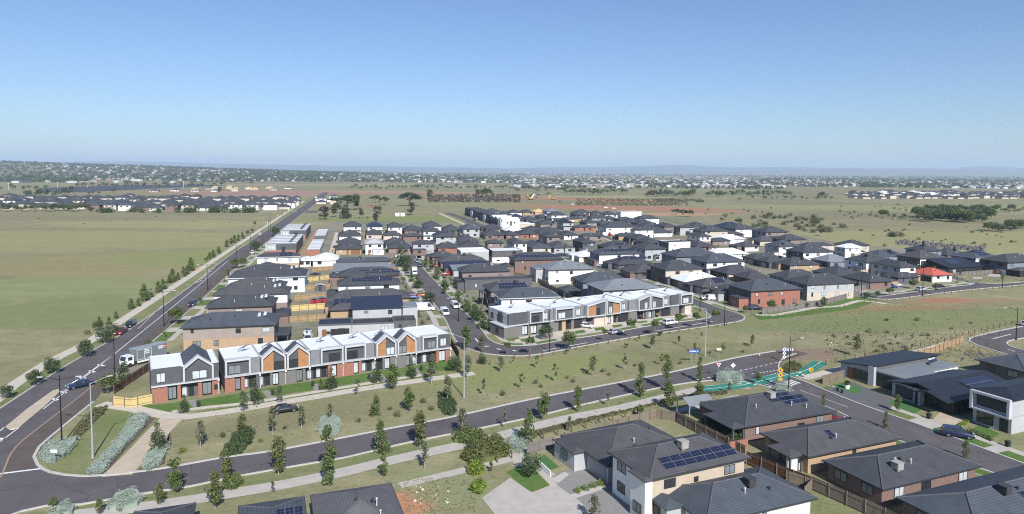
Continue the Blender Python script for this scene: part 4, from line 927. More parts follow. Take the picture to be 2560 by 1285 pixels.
    if group != G2n:
        MB().box(w / 2 - .16, w / 2 - .06, -hd - .12, -hd - .02, .1, 2.98).build('downpipe', M('white_trim', (.7, .72, .74), .5, .04, 2), root); MB().box(w / 2 - .3, w / 2 + .0, -hd - .5, -hd - .36, 2.7, 3.0).build('rain_head', M('white_trim'), root)
    MB().tube((w * .3, hd * .6, top), (w * .3, hd * .6, top + .7), .05, n=6).build('vent_pipe', PIPE, root)
    if htr: heater(root, RN.uniform(-.15, .15) * w, hd * .3, top + .1)
    return root
G1n = 'brick and charcoal townhouses along the long garden path'
TL = facade_line(387, 1007.5, 1127, 902)
terrace_unit(TL, 379, 549, 10.5, 'end townhouse with black gable and flat white cap, beside the yellow fence', [(381, 455, 'panel', CHAR, -1.0), (459, 535, 'gableK', 2, 1)], [(381, 420, 'R'), (420, 443, 'window'), (444, 453, 'R'), (453, 495, 'entry'), (496, 506, 'R'), (506, 531, 'window'), (531, 549, 'small')], G1n, base='R', htr=False)
terrace_unit(TL, 563, 652, 10.5, 'townhouse with framed box window, next right of the black gable', [(564, 627, 'box', -1), (628, 651, 'panel', CHARL)], [(563, 588, 'R'), (588, 603, 'window'), (603, 612, 'R'), (613, 640, 'entry'), (641, 652, 'D')], G1n, base='R')
terrace_unit(TL, 653, 716, 10.5, 'townhouse with timber left half gable, of the first gable pair', [(654, 715, 'gable', 0, 0)], [(653, 676, 'entry'), (676, 682, 'Q'), (682, 698, 'window'), (698, 716, 'Q')], G1n)
terrace_unit(TL, 717, 776, 10.5, 'townhouse with timber right half gable, of the first gable pair', [(718, 775, 'gable', 1, 0)], [(717, 742, 'Q'), (742, 757, 'window'), (757, 764, 'Q'), (765, 776, 'entry')], G1n)
terrace_unit(TL, 777, 859, 10.5, 'townhouse with framed box, just right of first gable pair', [(778, 800, 'panel', CHARL), (802, 858, 'box', 1)], [(777, 795, 'entry'), (796, 820, 'entry'), (820, 829, 'R'), (829, 843, 'window'), (843, 859, 'R')], G1n, base='R')
terrace_unit(TL, 860, 938, 10.5, 'townhouse with framed box, just left of second gable pair', [(862, 914, 'box', -1), (915, 937, 'panel', CHARL)], [(860, 884, 'R'), (884, 897, 'window'), (897, 904, 'R'), (905, 938, 'entry')], G1n, base='R')
terrace_unit(TL, 939, 991, 10.5, 'townhouse with timber left half gable, of the second gable pair', [(940, 990, 'gable', 0, 1)], [(939, 956, 'entry'), (957, 962, 'Q'), (962, 976, 'window'), (976, 991, 'Q')], G1n)
terrace_unit(TL, 992, 1041, 10.5, 'townhouse with timber right half gable, of the second gable pair', [(993, 1040, 'gable', 1, 2)], [(992, 1014, 'Q'), (1014, 1026, 'window'), (1026, 1032, 'Q'), (1032, 1041, 'entry')], G1n)
terrace_unit(TL, 1042, 1127, 10.5, 'last townhouse of the brick row, beside the tall grey lamp', [(1043, 1054, 'panel', CHARL), (1055, 1093, 'box', 1), (1094, 1126, 'panel', CHAR, -.2)], [(1042, 1054, 'entry'), (1056, 1090, 'entry'), (1091, 1097, 'R'), (1098, 1114, 'window'), (1114, 1127, 'R')], G1n, base='R', htr=False)
G2n = 'grey townhouses along the curved street'
UL = facade_line(1291, 842, 1728, 783)
OT, CP = WALL['O'], CHAR
r1 = terrace_unit(UL, 1270, 1372, 11, 'grey corner townhouse on a wide dark brick base, left end of the row', [(1272, 1318, 'panel', CHAR), (1320, 1354, 'box', 0), (1355, 1371, 'panel', CHARL, 0)], [(1272, 1306, 'Q'), (1306, 1320, 'window'), (1320, 1327, 'Q'), (1327, 1343, 'window'), (1343, 1354, 'Q'), (1355, 1371, 'garage')], G2n)
w1 = abs(reach(UL[0], UL[1], 1372) - reach(UL[0], UL[1], 1270)) / 2
for yy in (-3.2, .4, 3.4): window(r1, 'L', yy, w1, 5.5, 3.7, 1.5, 1.6, RN.choice((0, 1)), off=.04)
MB().box(-w1 - .07, -w1 - .005, -4.6, -2.6, 3.3, 6.45).build('end_frame', LEDGE, r1); MB().box(-w1 - .05, -w1 - .004, .2, 5.2, 3.05, 6.15).build('end_panel', WALL['G'], r1)
MB().box(-w1 - 1.6, -w1 - .01, -6.2, 1.5, 0, 3.0).build('lower_wall', WALL['Q'], r1); MB().box(-w1 - 1.75, -w1 - .01, -6.35, 1.6, 3.0, 3.25).build('ledge', LEDGE, r1); MB().box(-w1, -w1 + 2.2, -6.2, -5.51, 0, 2.99).build('lower_wall', WALL['Q'], r1)
window(r1, 'L', 2.6, w1 + 1.6, 5.5, .8, 1.4, 1.5, 0, off=.03)
terrace_unit(UL, 1373, 1460, 11, 'grey townhouse with one framed box, white car in its driveway', [(1374, 1383, 'panel', CHARL), (1384, 1430, 'box', -1), (1431, 1459, 'panel', CHARL, 0)], [(1373, 1396, 'Q'), (1396, 1405, 'window'), (1405, 1414, 'T'), (1414, 1428, 'entry'), (1428, 1435, 'Q'), (1436, 1460, 'garage')], G2n)
terrace_unit(UL, 1461, 1511, 11, 'townhouse with orange slanted front rising right', [(1463, 1510, 'slant', 'R', (OT, CP), LEDGE, 0)], [(1461, 1485, 'entry'), (1485, 1511, 'E')], G2n)
terrace_unit(UL, 1512, 1570, 11, 'townhouse with orange slanted front rising left', [(1512, 1546, 'slant', 'L', (CP, OT), LEDGE, 1), (1547, 1569, 'panel', CHARL, 0)], [(1512, 1518, 'E'), (1518, 1527, 'window'), (1527, 1533, 'E'), (1533, 1546, 'entry'), (1550, 1570, 'garage')], G2n)
terrace_unit(UL, 1571, 1621, 11, 'townhouse with dark slanted front rising right', [(1572, 1590, 'panel', CHARL), (1591, 1620, 'slant', 'R', (CP, CP), LEDGE, 1)], [(1571, 1592, 'Q'), (1592, 1608, 'entry'), (1608, 1613, 'window'), (1614, 1621, 'Q')], G2n)
terrace_unit(UL, 1622, 1675, 11, 'townhouse with dark slanted front rising left, yellow lidded bin at door', [(1622, 1653, 'slant', 'L', (CP, CP), LEDGE, 1), (1654, 1674, 'panel', CHARL, 0)], [(1622, 1630, 'window'), (1630, 1637, 'Q'), (1637, 1653, 'entry'), (1658, 1675, 'garage')], G2n)
terrace_unit(UL, 1676, 1728, 11, 'last grey townhouse with timber window and beige pier, right end', [(1677, 1695, 'panel', CHAR), (1696, 1726, 'box', 0)], [(1676, 1697, 'Q'), (1697, 1712, 'entry'), (1712, 1728, 'E')], G2n)
# striped terraces and their garages
def stripe_block(u0, v, u1, e, length, n, place, name, wl, group, g=13):
    A = P(u0, v, e); ax, ay = axes(g); W = reach(A, ax, u1, 1, 60); A = Vector((A.x, A.y, 0)); d = length / n
    for i in range(n):
        root = thing(name, f'{place}, {nth(i)} from the near end', name.replace('_', ' '), A + ax * (W / 2) + ay * (d * (i + .5)), math.radians(g), group)
        hw, hd = W / 2, d / 2 - .01
        if e > 4:
            MB().box(-hw + .02, hw - .02, -hd, hd, 0, 2.9).build('lower_wall', WALL['R'] if i % 2 == 0 else WALL['Q'], root)
            MB().box(-hw, hw, -hd, hd, 2.9, e).build('upper_wall', WALL['G'] if i == 0 else CHAR, root)
            MB().box(-hw - .5, -hw, -hd, hd, 2.6, 6.4).build('front_frame', LEDGE, root)
            heater(root, hw * .55, 0, e + .2)
            window(root, 'L', 0, hw, hd, 3.6, 2.2, 1.8, 0, off=.53); window(root, 'R', 0, hw, hd, 3.6, 2.0, 1.8, 1, off=.03); window(root, 'R', 1, hw, hd, .3, 2.0, 2.1, 0, off=.03); window(root, 'L', 1, hw, hd, .3, 2, 2.1, 0, off=.03)
            if i == 0: window(root, 'F', -hw + 2.3, hw, hd, 3.6, 3.6, 1.7, 1, off=.03); MB().box(.2, 2.0, -hd - .04, -hd, .2, 4.6).build('stair_window', GLASS, root); MB().box(-hw + 4.6, hw, -hd - .03, -hd, 3.0, e).build('panel', CHAR, root)
        else:
            MB().box(-hw, hw, -hd, hd, 0, e).build('wall', WALL[wl], root); door(root, 'R', 0, hw, hd, d - .8, 2.2, DOORG, off=.02)
        MB().box(-hw - .1, hw + .1, -hd + .35, hd, e, e + .12).build('roof', WROOF, root)
        MB().box(-hw - .1, hw + .1, -hd, -hd + .33, e, e + (.5 if e > 4 else .3)).build('party_wall', CHARL, root)
G3n = 'striped-roof terraces by the main road'
stripe_block(666, 611, 739, 6, 53, 6, 'terrace unit of near striped block by main road', 'townhouse', 'R', G3n)
stripe_block(704, 577, 764, 6, 53, 6, 'terrace unit of farther striped block by main road', 'townhouse', 'R', G3n)
stripe_block(767, 625, 799, 3, 53, 7, 'brick lane garage of near striped block', 'garage', 'R', 'lane garages behind the striped terraces')
stripe_block(786, 590, 813, 3, 50, 7, 'grey lane garage of farther striped block', 'garage', 'D', 'lane garages behind the striped terraces')
# narrow terraces along the far street, fronts to the left
FA, fax, fay, fg, FLn = facade_line(1256, 570, 1163, 537)
gg = fg - 90; ax, ay = axes(gg); e = 6.3; n = 11; dW = FLn / n
for i in range(n):
    wh = i < 3; W = 12 if i else 14
    root = thing('townhouse', f"narrow {'white' if wh else 'black'} townhouse on the far street, {nth(i)} from near end", 'townhouse', FA + ay * (dW * (i + .5)) + ax * (W / 2), math.radians(gg), 'narrow townhouses along the far street')
    hw, hd = W / 2, dW / 2 - .01
    MB().box(-hw, hw, -hd, hd, 0, e - (i % 2) * .3).build('wall', WALL['W'] if wh else WALL['K'] if i % 3 else WALL['D'], root)
    MB().prism_x([(-hd, e - .28), (-hd, e), (0, e + 1.6), (hd, e), (hd, e - .28)], -hw - .3, hw + .2).build('roof', WROOF if wh else ROOF['d'], root)
    MB().prism_x([(-hd * .7, .3), (-hd * .7, 5.0), (-hd * .35, 6.1), (hd * .35, 6.1), (hd * .7, 5.0), (hd * .7, .3)], -hw - .9, -hw - .02).build('front_bay', WALL['K'] if i % 4 else WALL['W'], root)
    window(root, 'L', 0, hw, hd, 3.4, 1.8, 1.8, 1, off=.93); window(root, 'L', 0, hw, hd, .4, 1.6, 2.1, 0, off=.93)
    if i == 0:
        for xx in (-3, 2.5): window(root, 'F', xx, hw, hd, 3.4, 1.2, 1.3, 0, off=.02)
        MB().box(-1.2, .8, -hd - .05, -hd, .2, 5.2).build('dark_panel', WALL['D'], root)
        MB().box(hw, hw + 14, -hd, hd, 0, 3).build('low_wing', WALL['E'], root); MB().box(hw, hw + 14.3, -hd - .3, hd + .3, 3, 3.3).build('wing_roof', WROOF, root)
# modern houses right of the foreground street
def custom(name, A, g, W, D, e, label):
    ax, ay = axes(g); A = Vector((A.x, A.y, 0)); return thing(name, label, 'house', A + ax * W / 2 + ay * D / 2, math.radians(g)), W / 2, D / 2
r, hw, hd = custom('house', Vector((75.2, 138.7, 0)), 26, 22, 9.0, 3.4, 'single-storey modern house, black skillion roof rising to flat grey garage, white planter in front')
MB().prism_x([(-hd, 4.15), (-hd, 4.38), (hd, 3.1), (hd, 2.87)], -hw, hw).build('roof', ROOF['k'], r)
MB().prism_x([(-hd + .6, 0), (-hd + .6, 4.05), (hd - .4, 2.9), (hd - .4, 0)], -hw + .7, hw - .6).build('wall', WALL['G'], r)
MB().box(-hw + .65, hw - .6, -hd + .5, -hd + .59, 3.0, 4.03).build('clerestory_wall', WALL['D'], r)
window(r, 'L', 0.8, hw - .7, hd, .3, 3.4, 2.2, 0, off=.03); door(r, 'L', -1.7, hw - .7, hd, 1.3, 2.4, DOORT, 'front_door', off=.03); window(r, 'F', 8.4, hw, hd - .5, 3.25, 2.6, .6, 1, off=.03)
MB().box(-hw - .1, -hw + .65, -hd + .1, -hd + 1.4, 0, 4.1).build('brick_pier', WALL['G'], r)
MB().box(-hw + 1.2, 0, -hd - 5.6, -hd + .48, 0, 2.95).build('garage_wall', WALL['D'], r); MB().box(0, hw - 1, -hd - 4.2, -hd + .48, 0, 2.95).build('side_wall', WALL['W'], r)
MB().box(-hw + .9, .2, -hd - 5.9, -hd + .48, 2.95, 3.2).build('flat_roof', ROOF['g'], r); MB().box(.2, hw - .8, -hd - 4.5, -hd + .48, 2.95, 3.2).build('flat_roof', ROOF['g'], r)
door(r, 'L', hd + 2.6, hw - 1.2, hd, 5.2, 2.5, DOORK, off=.03)
for xx in (1.5, 4, 6.8, 8.6): window(r, 'F', xx, hw, hd + 4.2, 1.6, rh.choice((.6, 1.4)), .7, 0, off=.02)
heater(r, 4.5, -hd - 1.5, 3.2)
r, hw, hd = custom('house', Vector((80.6, 121.6, 0)), 24, 20, 13, 2.8, 'black gabled house with solar panels, dark garage and grey glazed front, opposite the brick houses')
tp = math.tan(math.radians(12.5)); hh = hd * tp
MB().prism_x([(-hd - .3, 2.8 - .1), (-hd - .3, 3.0 - .1), (0, 3.0 + hh), (hd + .3, 3.0 - .1), (hd + .3, 2.8 - .1), (0, 2.75 + hh)], -hw - .9, hw).build('roof', ROOF['k'], r)
MB().prism_x([(-hd + .4, 0), (-hd + .4, 2.8), (0, 2.7 + hh), (hd - .4, 2.8), (hd - .4, 0)], -hw + 1, hw - .5).build('wall', WALL['K'], r)
MB().box(-hw + .3, -hw + 1, -.2, hd - .5, 0, 3.0).build('front_wall', WALL['G'], r)
window(r, 'L', -3.4, hw - .3, hd, .3, 3.6, 2.3, 0, off=.03); door(r, 'L', -.6, hw - .3, hd, 1.1, 2.3, DOORK, 'front_door', off=.03)
MB().box(-hw - .2, -hw + .3, -.2, .2, 0, 3.1).build('porch_pier', WALL['G'], r); MB().box(-hw - .2, -hw + .3, .2, 2.5, 2.7, 3.1).build('porch_beam', WALL['G'], r)
door(r, 'L', 3.4, hw - 1, hd, 5.2, 2.5, DOORK, off=.03)
MB().prism_x([(-hd - .3, 2.75), (-hd - .3, 2.95), (-hd * .45, 3.9), (-.3, 3.2), (-.3, 3.0), (-hd * .45, 3.7)], -hw - 2.4, -hw - .95).build('garage_roof', ROOF['k'], r)
panels(r, 2.5, 3.05 + .5 * hh, -hd * .5, math.radians(12.5), 8, 2); panels(r, 1.0, 3.05 + .2 * hh, -hd * .8, math.radians(12.5), 6, 1)
r, hw, hd = custom('house', Vector((84.2, 112.6, 0)), 24, 15, 6.6, 6, 'two-storey grey cube house with framed upper window, clipped hedges in front, right edge')
MB().box(-hw + .9, hw, -hd + .2, hd, 0, 3.0).build('lower_wall', WALL['G'], r); MB().box(-hw + .5, hw, -hd, hd, 3.0, 6.0).build('upper_wall', WALL['G'], r)
fb = MB(); t = .45; fb.box(-hw - .3, -hw + .5, -hd, -hd + t, 2.8, 6.1); fb.box(-hw - .3, -hw + .5, hd - t, hd, 2.8, 6.1); fb.box(-hw - .3, -hw + .5, -hd + t, hd - t, 5.7, 6.1); fb.box(-hw - .3, -hw + .5, -hd + t, hd - t, 2.8, 3.1); fb.build('window_frame_box', LEDGE, r)
window(r, 'L', 0, hw - .5, hd, 3.5, 5.0, 1.9, 0, off=.03); window(r, 'L', -1.2, hw - .9, hd, .4, 2.8, 2.0, 0, off=.03); door(r, 'L', 1.9, hw - .9, hd, 1.4, 2.3, DOORK, 'front_door', off=.03)
MB().hip(-hw + .3, hw + .6, -hd - .5, hd + .5, 6.05, .22).build('roof', ROOF['k'], r)
# ------------------------------------------------------------------ vegetation
BARK = M('grey_bark', (.20, .165, .13), .95, .2, 3); BARKP = M('pale_bark', (.36, .32, .27), .9, .15, 3)
LF = {'g': M('mid_green_leaf', (.070, .108, .034), .75, .1, 3, kind='leaf', col2=(.155, .20, .065), spec=.25), 'd': M('dark_green_leaf', (.044, .074, .032), .75, .1, 3, kind='leaf', col2=(.095, .135, .055), spec=.25),
      'b': M('bronze_green_leaf', (.076, .100, .034), .75, .1, 3, kind='leaf', col2=(.17, .185, .065), spec=.25), 'e': M('eucalypt_leaf', (.080, .100, .052), .75, .1, 3, kind='leaf', col2=(.15, .17, .09), spec=.25),
      'y': M('lime_leaf', (.12, .19, .025), .75, .1, 3, kind='leaf', col2=(.21, .27, .05), spec=.25), 's': M('silver_leaf', (.30, .36, .30), .85, .06, 3, kind='leaf', col2=(.38, .45, .375), spec=.2),
      'p': M('purple_brown_leaf', (.085, .062, .050), .8, .1, 3, kind='leaf', col2=(.14, .11, .085), spec=.2), 'o': M('olive_shrub_leaf', (.09, .095, .045), .8, .1, 3, kind='leaf', col2=(.17, .165, .085), spec=.2),
      't': M('straw_leaf', (.22, .19, .105), .9, .1, 3, kind='leaf', col2=(.33, .29, .17), spec=.1)}
def leafcloud(mb, blobs, n, size, rnd, flat=1.0):
    tot = sum(b[3] * b[3] for b in blobs)
    for (x, y, z, r) in blobs:
        for _ in range(max(6, int(n * r * r / tot))):
            a = rnd.uniform(0, 2 * math.pi); c = rnd.uniform(-1, 1); q = r * rnd.uniform(.45, 1.08) ** .6; s = math.sqrt(1 - c * c)
            p = Vector((x + q * s * math.cos(a), y + q * s * math.sin(a), z + q * c * flat))
            d1 = Vector((rnd.gauss(0, 1), rnd.gauss(0, 1), rnd.gauss(0, .7))).normalized(); d2 = d1.cross(Vector((rnd.gauss(0, 1), rnd.gauss(0, 1), rnd.gauss(0, 1)))).normalized()
            l = size * rnd.uniform(.6, 1.3)
            mb.face([p - d1 * l, p - d2 * l * .55, p + d1 * l, p + d2 * l * .55])
def crown_blobs(kind, rnd):
    "unit crown of height 1 (z 0..1), radius as a fraction"
    bl = []
    if kind == 'cone':
        for k in range(26):
            t = rnd.random() ** 1.2; R = .30 * (1 - t) ** .75 + .035; a = rnd.uniform(0, 6.28); q = R * rnd.uniform(.3, .85)
            bl.append((q * math.cos(a), q * math.sin(a), .04 + t * .92, .085 + .07 * (1 - t)))
    elif kind == 'oval':
        for k in range(26):
            t = rnd.random(); R = .27 * math.sin(math.pi * (.12 + .83 * t)) ** .8; a = rnd.uniform(0, 6.28); q = R * rnd.uniform(.2, .85)
            bl.append((q * math.cos(a), q * math.sin(a), .06 + t * .86, rnd.uniform(.08, .14)))
    elif kind == 'column':
        for k in range(26):
            t = rnd.random(); R = .17 * math.sin(math.pi * (.15 + .8 * t)) ** .7; a = rnd.uniform(0, 6.28); q = R * rnd.uniform(.2, .85)
            bl.append((q * math.cos(a), q * math.sin(a), .05 + t * .9, rnd.uniform(.06, .095)))
    elif kind == 'round':
        for k in range(24):
            a = rnd.uniform(0, 6.28); c = rnd.uniform(-.8, 1); s = math.sqrt(1 - c * c); q = rnd.uniform(.2, .36)
            bl.append((q * s * math.cos(a) * 1.1, q * s * math.sin(a) * 1.1, .5 + q * c, rnd.uniform(.12, .19)))
    elif kind == 'thin':
        for k in range(11):
            t = rnd.random(); R = .25 * math.sin(math.pi * (.15 + .8 * t)); a = rnd.uniform(0, 6.28); q = R * rnd.uniform(.2, 1)
            bl.append((q * math.cos(a), q * math.sin(a), .05 + t * .9, rnd.uniform(.07, .12)))
    elif kind == 'spread':
        for k in range(20):
            a = rnd.uniform(0, 6.28); q = rnd.uniform(.1, .62); bl.append((q * math.cos(a), q * math.sin(a), .72 - .45 * q * q / .3 * rnd.uniform(.4, 1) + rnd.uniform(-.1, .16), rnd.uniform(.13, .2)))
    elif kind == 'ragged':
        for k in range(14):
            t = rnd.random(); a = rnd.uniform(0, 6.28); q = .26 * rnd.uniform(.2, 1); bl.append((q * math.cos(a), q * math.sin(a), .1 + t * .82, rnd.uniform(.09, .17)))
    return bl
TREES = {}
def tree_proto(kind, leaf, n, size, bare, seed):
    "unit tree: total height 1; crown from bare to 1"
    rnd = random.Random(seed); ch = 1 - bare; bl = crown_blobs(kind, rnd)
    bl = [(x * ch, y * ch, bare + z * ch, r * ch) for x, y, z, r in bl]
    c = MB(); leafcloud(c, bl, n, size, rnd)
    cm = c.mesh('crown'); cm.materials.append(LF[leaf])
    t = MB(); tr = .014 if kind not in ('spread',) else .03
    top = .88 if kind in ('cone', 'column', 'thin', 'oval') else bare + .4 * ch
    t.tube((0, 0, -.01), (rnd.uniform(-.01, .01), rnd.uniform(-.01, .01), bare + .2 * ch), tr, tr * .75, 7); t.tube((0, 0, bare + .2 * ch), (0, 0, top), tr * .75, tr * .25, 6)
    for b in bl[:7]: 
        z0 = max(bare * .8, b[2] - .25 * ch); t.tube((0, 0, z0), (b[0], b[1], b[2]), tr * .5, tr * .15, 5)
    tm = t.mesh('trunk'); tm.materials.append(BARKP if leaf in 'eb' else BARK)
    return tm, cm
SPEC = {  # kind, leaves, count, leaf size, bare fraction
 'conical': ('cone', 'g', 1500, .030, .10), 'conical_dark': ('cone', 'd', 1600, .030, .05), 'oval': ('oval', 'g', 1500, .030, .18), 'bronze': ('oval', 'b', 1400, .030, .16), 'column': ('column', 'g', 1500, .024, .06),
 'round': ('round', 'g', 1500, .034, .24), 'dense': ('round', 'd', 1700, .034, .04), 'sapling': ('thin', 'e', 330, .034, .32), 'young': ('oval', 'e', 650, .030, .30), 'lime': ('thin', 'y', 420, .034, .34),
 'spread': ('spread', 'd', 2600, .030, .30), 'purple': ('ragged', 'p', 1300, .034, .2), 'gum': ('ragged', 'e', 1300, .036, .25), 'standard': ('round', 'g', 800, .036, .52), 'pine': ('cone', 'd', 2200, .032, .06), 'willow': ('column', 'd', 1100, .03, .04)}
for k, s in SPEC.items(): TREES[k] = [tree_proto(*s, seed=17 * i + len(k)) for i in range(4)]
TREELIST = []
TL_ROOT = {}
def tree(u, v, top, kind, label, group=None, wide=1.0, name='tree'):
    TREELIST.append((v - top, u, v, top, kind, label, group, wide))
def build_trees():
    "the 300 that show largest one by one, the rest as one mass"
    TREELIST.sort(key=lambda t: -t[0]); far = []
    for i, (hp, u, v, top, kind, label, group, wide) in enumerate(TREELIST):
        p = P(u, v); h = hp * HC / (v - (428 + ROLL * (u - 1280))) * 1.06
        if i >= 298: far.append((p, h, wide, kind)); continue
        tm, cm = RN.choice(TREES[kind]); root = thing('tree', label, 'tree', p, RN.uniform(0, 6.28), group); w = h * wide * RN.uniform(.92, 1.1)
        for nm, me in (('trunk', tm), ('crown', cm)):
            o = link(nm, me, root); o.scale = (w, w, h)
    mb = MB(); rr = random.Random(8)
    for p, h, wide, kind in far:
        k = h * wide * .62
        bl = [(p.x + x * k * 1.3, p.y + y * k * 1.3, h * (.22 + .7 * z), r * k * 1.25) for x, y, z, r in crown_blobs('spread' if kind == 'spread' else 'round', rr)[:14]]
        leafcloud(mb, bl, 190, h * .075, rr); mb.tube((p.x, p.y, 0), (p.x, p.y, h * .5), h * .03, n=5)
    tag(mb.build('far_trees', LF['d']), 'dark tree belts far beyond the estates', 'trees', kind='stuff')
def trees(lst, kind, desc, place, group, wide=1.0, order='left'):
    for i, t in enumerate(lst):
        kd = t[3] if len(t) > 3 else kind; ds = {'conical': 'conical', 'conical_dark': 'dark conical', 'oval': 'leafy oval', 'bronze': 'bronze-tipped', 'column': 'tall narrow', 'round': 'round-crowned', 'dense': 'dense low-branched', 'sapling': 'thin young', 'young': 'slender open', 'lime': 'lime green', 'spread': 'wide spreading', 'purple': 'purplish', 'gum': 'ragged gum', 'standard': 'lollipop-shaped', 'pine': 'dark pine-like', 'willow': 'dark'}[kd]
        tree(t[0], t[1], t[2], kd, f'{ds} tree {place}, {nth(i)} from {order}', group, wide)
def z3(lst, ox, oy, s): return [tuple([ox + q[0] / s, oy + q[1] / s, oy + q[2] / s]) + tuple(q[3:]) for q in lst]
trees(z3([(40, 520, 420), (225, 432, 320), (345, 357, 235), (568, 245, 125), (692, 155, 45), (650, 72, 0), (745, 100, 15)], 0, 800, 2.65), 'dense', '', 'on the strip between main road and path', 'trees between main road and concrete path', 1.0, 'near end')
trees(z3([(740, 1283, 1225), (812, 1283, 1225), (862, 1240, 1185), (975, 1168, 1090), (1030, 1147, 1088), (1075, 1112, 990), (1125, 1082, 1020), (1178, 1047, 965), (1215, 1022, 940), (1258, 977, 920), (1285, 967, 870), (1325, 952, 895), (1365, 927, 855), (1390, 912, 850), (1425, 887, 785), (1535, 817, 780), (1560, 800, 748), (1590, 787, 728), (1630, 757, 702), (1690, 707, 650), (1720, 687, 638), (1745, 677, 618), (1775, 662, 612), (1805, 647, 598), (1845, 622, 582), (1880, 602, 562), (1895, 547, 512)], 0, 380, 2.977), 'conical', '', 'in line along paddock side of the path', 'trees along the paddock side of the path', 1.15, 'near end')
trees(z3([(715, 492, 345, 'round'), (825, 410, 270, 'conical_dark'), (985, 255, 135, 'standard'), (1090, 120, 55, 'lime')], 0, 800, 2.65) + [(441, 812, 766, 'round'), (500, 757, 742, 'lime'), (560, 705, 684, 'lime'), (588, 672, 645, 'round'), (608, 668, 643, 'round'), (570, 690, 672, 'bronze'), (640, 628, 600, 'dense'), (690, 590, 565, 'dense')], 'round', '', 'on house side of the main road', 'street trees on the house side of the main road', 1.1, 'near end')
trees(z3([(1220, 612, 500, 'conical_dark'), (1610, 618, 468, 'young'), (1690, 552, 398, 'conical_dark'), (1855, 560, 438, 'young'), (2125, 470, 392, 'oval'), (2190, 462, 325, 'conical_dark')], 0, 800, 2.65) + z3([(115, 505, 388, 'sapling'), (245, 418, 293, 'conical_dark'), (352, 462, 288, 'oval'), (475, 382, 258, 'conical_dark'), (605, 428, 233, 'young'), (760, 345, 230, 'dense'), (845, 392, 232, 'young')], 850, 800, 2.65), 'oval', '', 'in front of the brick townhouses', 'trees in front of the brick townhouses')
trees(z3([(1045, 862, 685, 'conical_dark'), (1330, 848, 665, 'young'), (1605, 772, 628, 'bronze'), (1808, 757, 573, 'young'), (1998, 718, 568, 'young'), (2185, 672, 553, 'young')], 0, 800, 2.65) + z3([(240, 632, 498, 'conical'), (460, 607, 428, 'oval'), (712, 547, 365, 'young'), (950, 502, 383, 'sapling')], 850, 800, 2.65), 'young', '', 'on the reserve between townhouses and cross road', 'trees on the dry reserve')
trees(z3([(1160, 1152, 918, 'oval'), (1495, 1082, 858, 'bronze'), (1425, 1250, 1008, 'bronze'), (1845, 1027, 778, 'bronze'), (2175, 1097, 712, 'column')], 0, 800, 2.65) + z3([(270, 892, 665, 'conical'), (530, 842, 602, 'bronze'), (810, 767, 588, 'young'), (1095, 722, 588, 'sapling'), (1345, 668, 462, 'oval'), (1575, 612, 443, 'oval'), (1775, 572, 463, 'sapling'), (1990, 512, 290, 'column'), (2165, 472, 242, 'column')], 850, 800, 2.65) + z3([(130, 412, 252, 'column'), (515, 430, 343, 'round')], 1700, 800, 2.65), 'oval', '', 'along the near kerb of the cross road', 'trees along the cross road', .9)
trees(z3([(355, 1262, 1168, 'round'), (660, 1290, 1178, 'bronze'), (1060, 1228, 1088, 'bronze'), (1810, 1162, 1062, 'sapling')], 0, 800, 2.65) + z3([(290, 1042, 898, 'oval'), (560, 987, 808, 'young'), (880, 912, 768, 'conical_dark'), (1250, 832, 608, 'conical'), (1520, 742, 638, 'young'), (1750, 697, 618, 'sapling'), (1990, 642, 558, 'round'), (2185, 592, 428, 'oval')], 850, 800, 2.65) + z3([(125, 542, 398, 'oval'), (325, 492, 408, 'young')], 1700, 800, 2.65), 'oval', '', 'beside the foreground path', 'trees beside the foreground path', .95)
trees(z3([(1270, 1042, 878, 'dense'), (1000, 1007, 938, 'oval'), (1680, 1340, 1158, 'young')], 850, 800, 2.65), 'dense', '', 'around the concrete court', 'trees around the concrete court', 1.1)
trees(z3([(950, 572, 488, 'column'), (1440, 612, 498, 'oval'), (1360, 717, 608, 'column'), (1890, 922, 798, 'column')], 1700, 800, 2.65), 'column', '', 'on verge of the right foreground street', 'verge trees of the right foreground street')
park = z3([(940, 292, 203, 'conical_dark'), (1065, 347, 243, 'young'), (1145, 292, 240), (1305, 322, 233), (1205, 462, 348), (1425, 412, 288), (1675, 372, 238, 'young'), (1890, 332, 223), (1980, 142, 88, 'young'), (2070, 192, 98, 'young'), (1895, 187, 148), (2245, 162, 103), (2120, 107, 68), (1505, 228, 190), (2130, 302, 218, 'lime')], 850, 800, 2.65) + z3([(190, 992, 768), (625, 917, 768), (990, 832, 703), (880, 1052, 878, 'young'), (1345, 1062, 878, 'lime'), (1800, 952, 768, 'young'), (330, 772, 688, 'young')], 1600, 720, 6.43) + z3([(1170, 242, 93, 'young'), (1430, 142, 90), (1540, 137, 88), (1300, 167, 123), (480, 172, 98, 'young'), (1540, 195, 150)], 1700, 800, 2.65)
park.sort(); trees(park, 'sapling', '', 'on the open reserve beside the curved street', 'young trees on the open reserve', 1.05)
trees(sorted(z3([(835, 202, 42, 'oval'), (940, 215, 103, 'young'), (1110, 238, 143, 'standard'), (1260, 238, 108, 'standard'), (1515, 202, 72, 'round'), (1365, 128, 25, 'dense')], 850, 800, 2.65) + z3([(235, 767, 518), (615, 692, 408), (905, 652, 383), (1220, 602, 348)], 1600, 720, 6.43) + [(1511, 854, 822), (1577, 848, 796), (1638, 837, 800)]), 'standard', '', 'along the curved street', 'street trees of the curved street', 1.15)
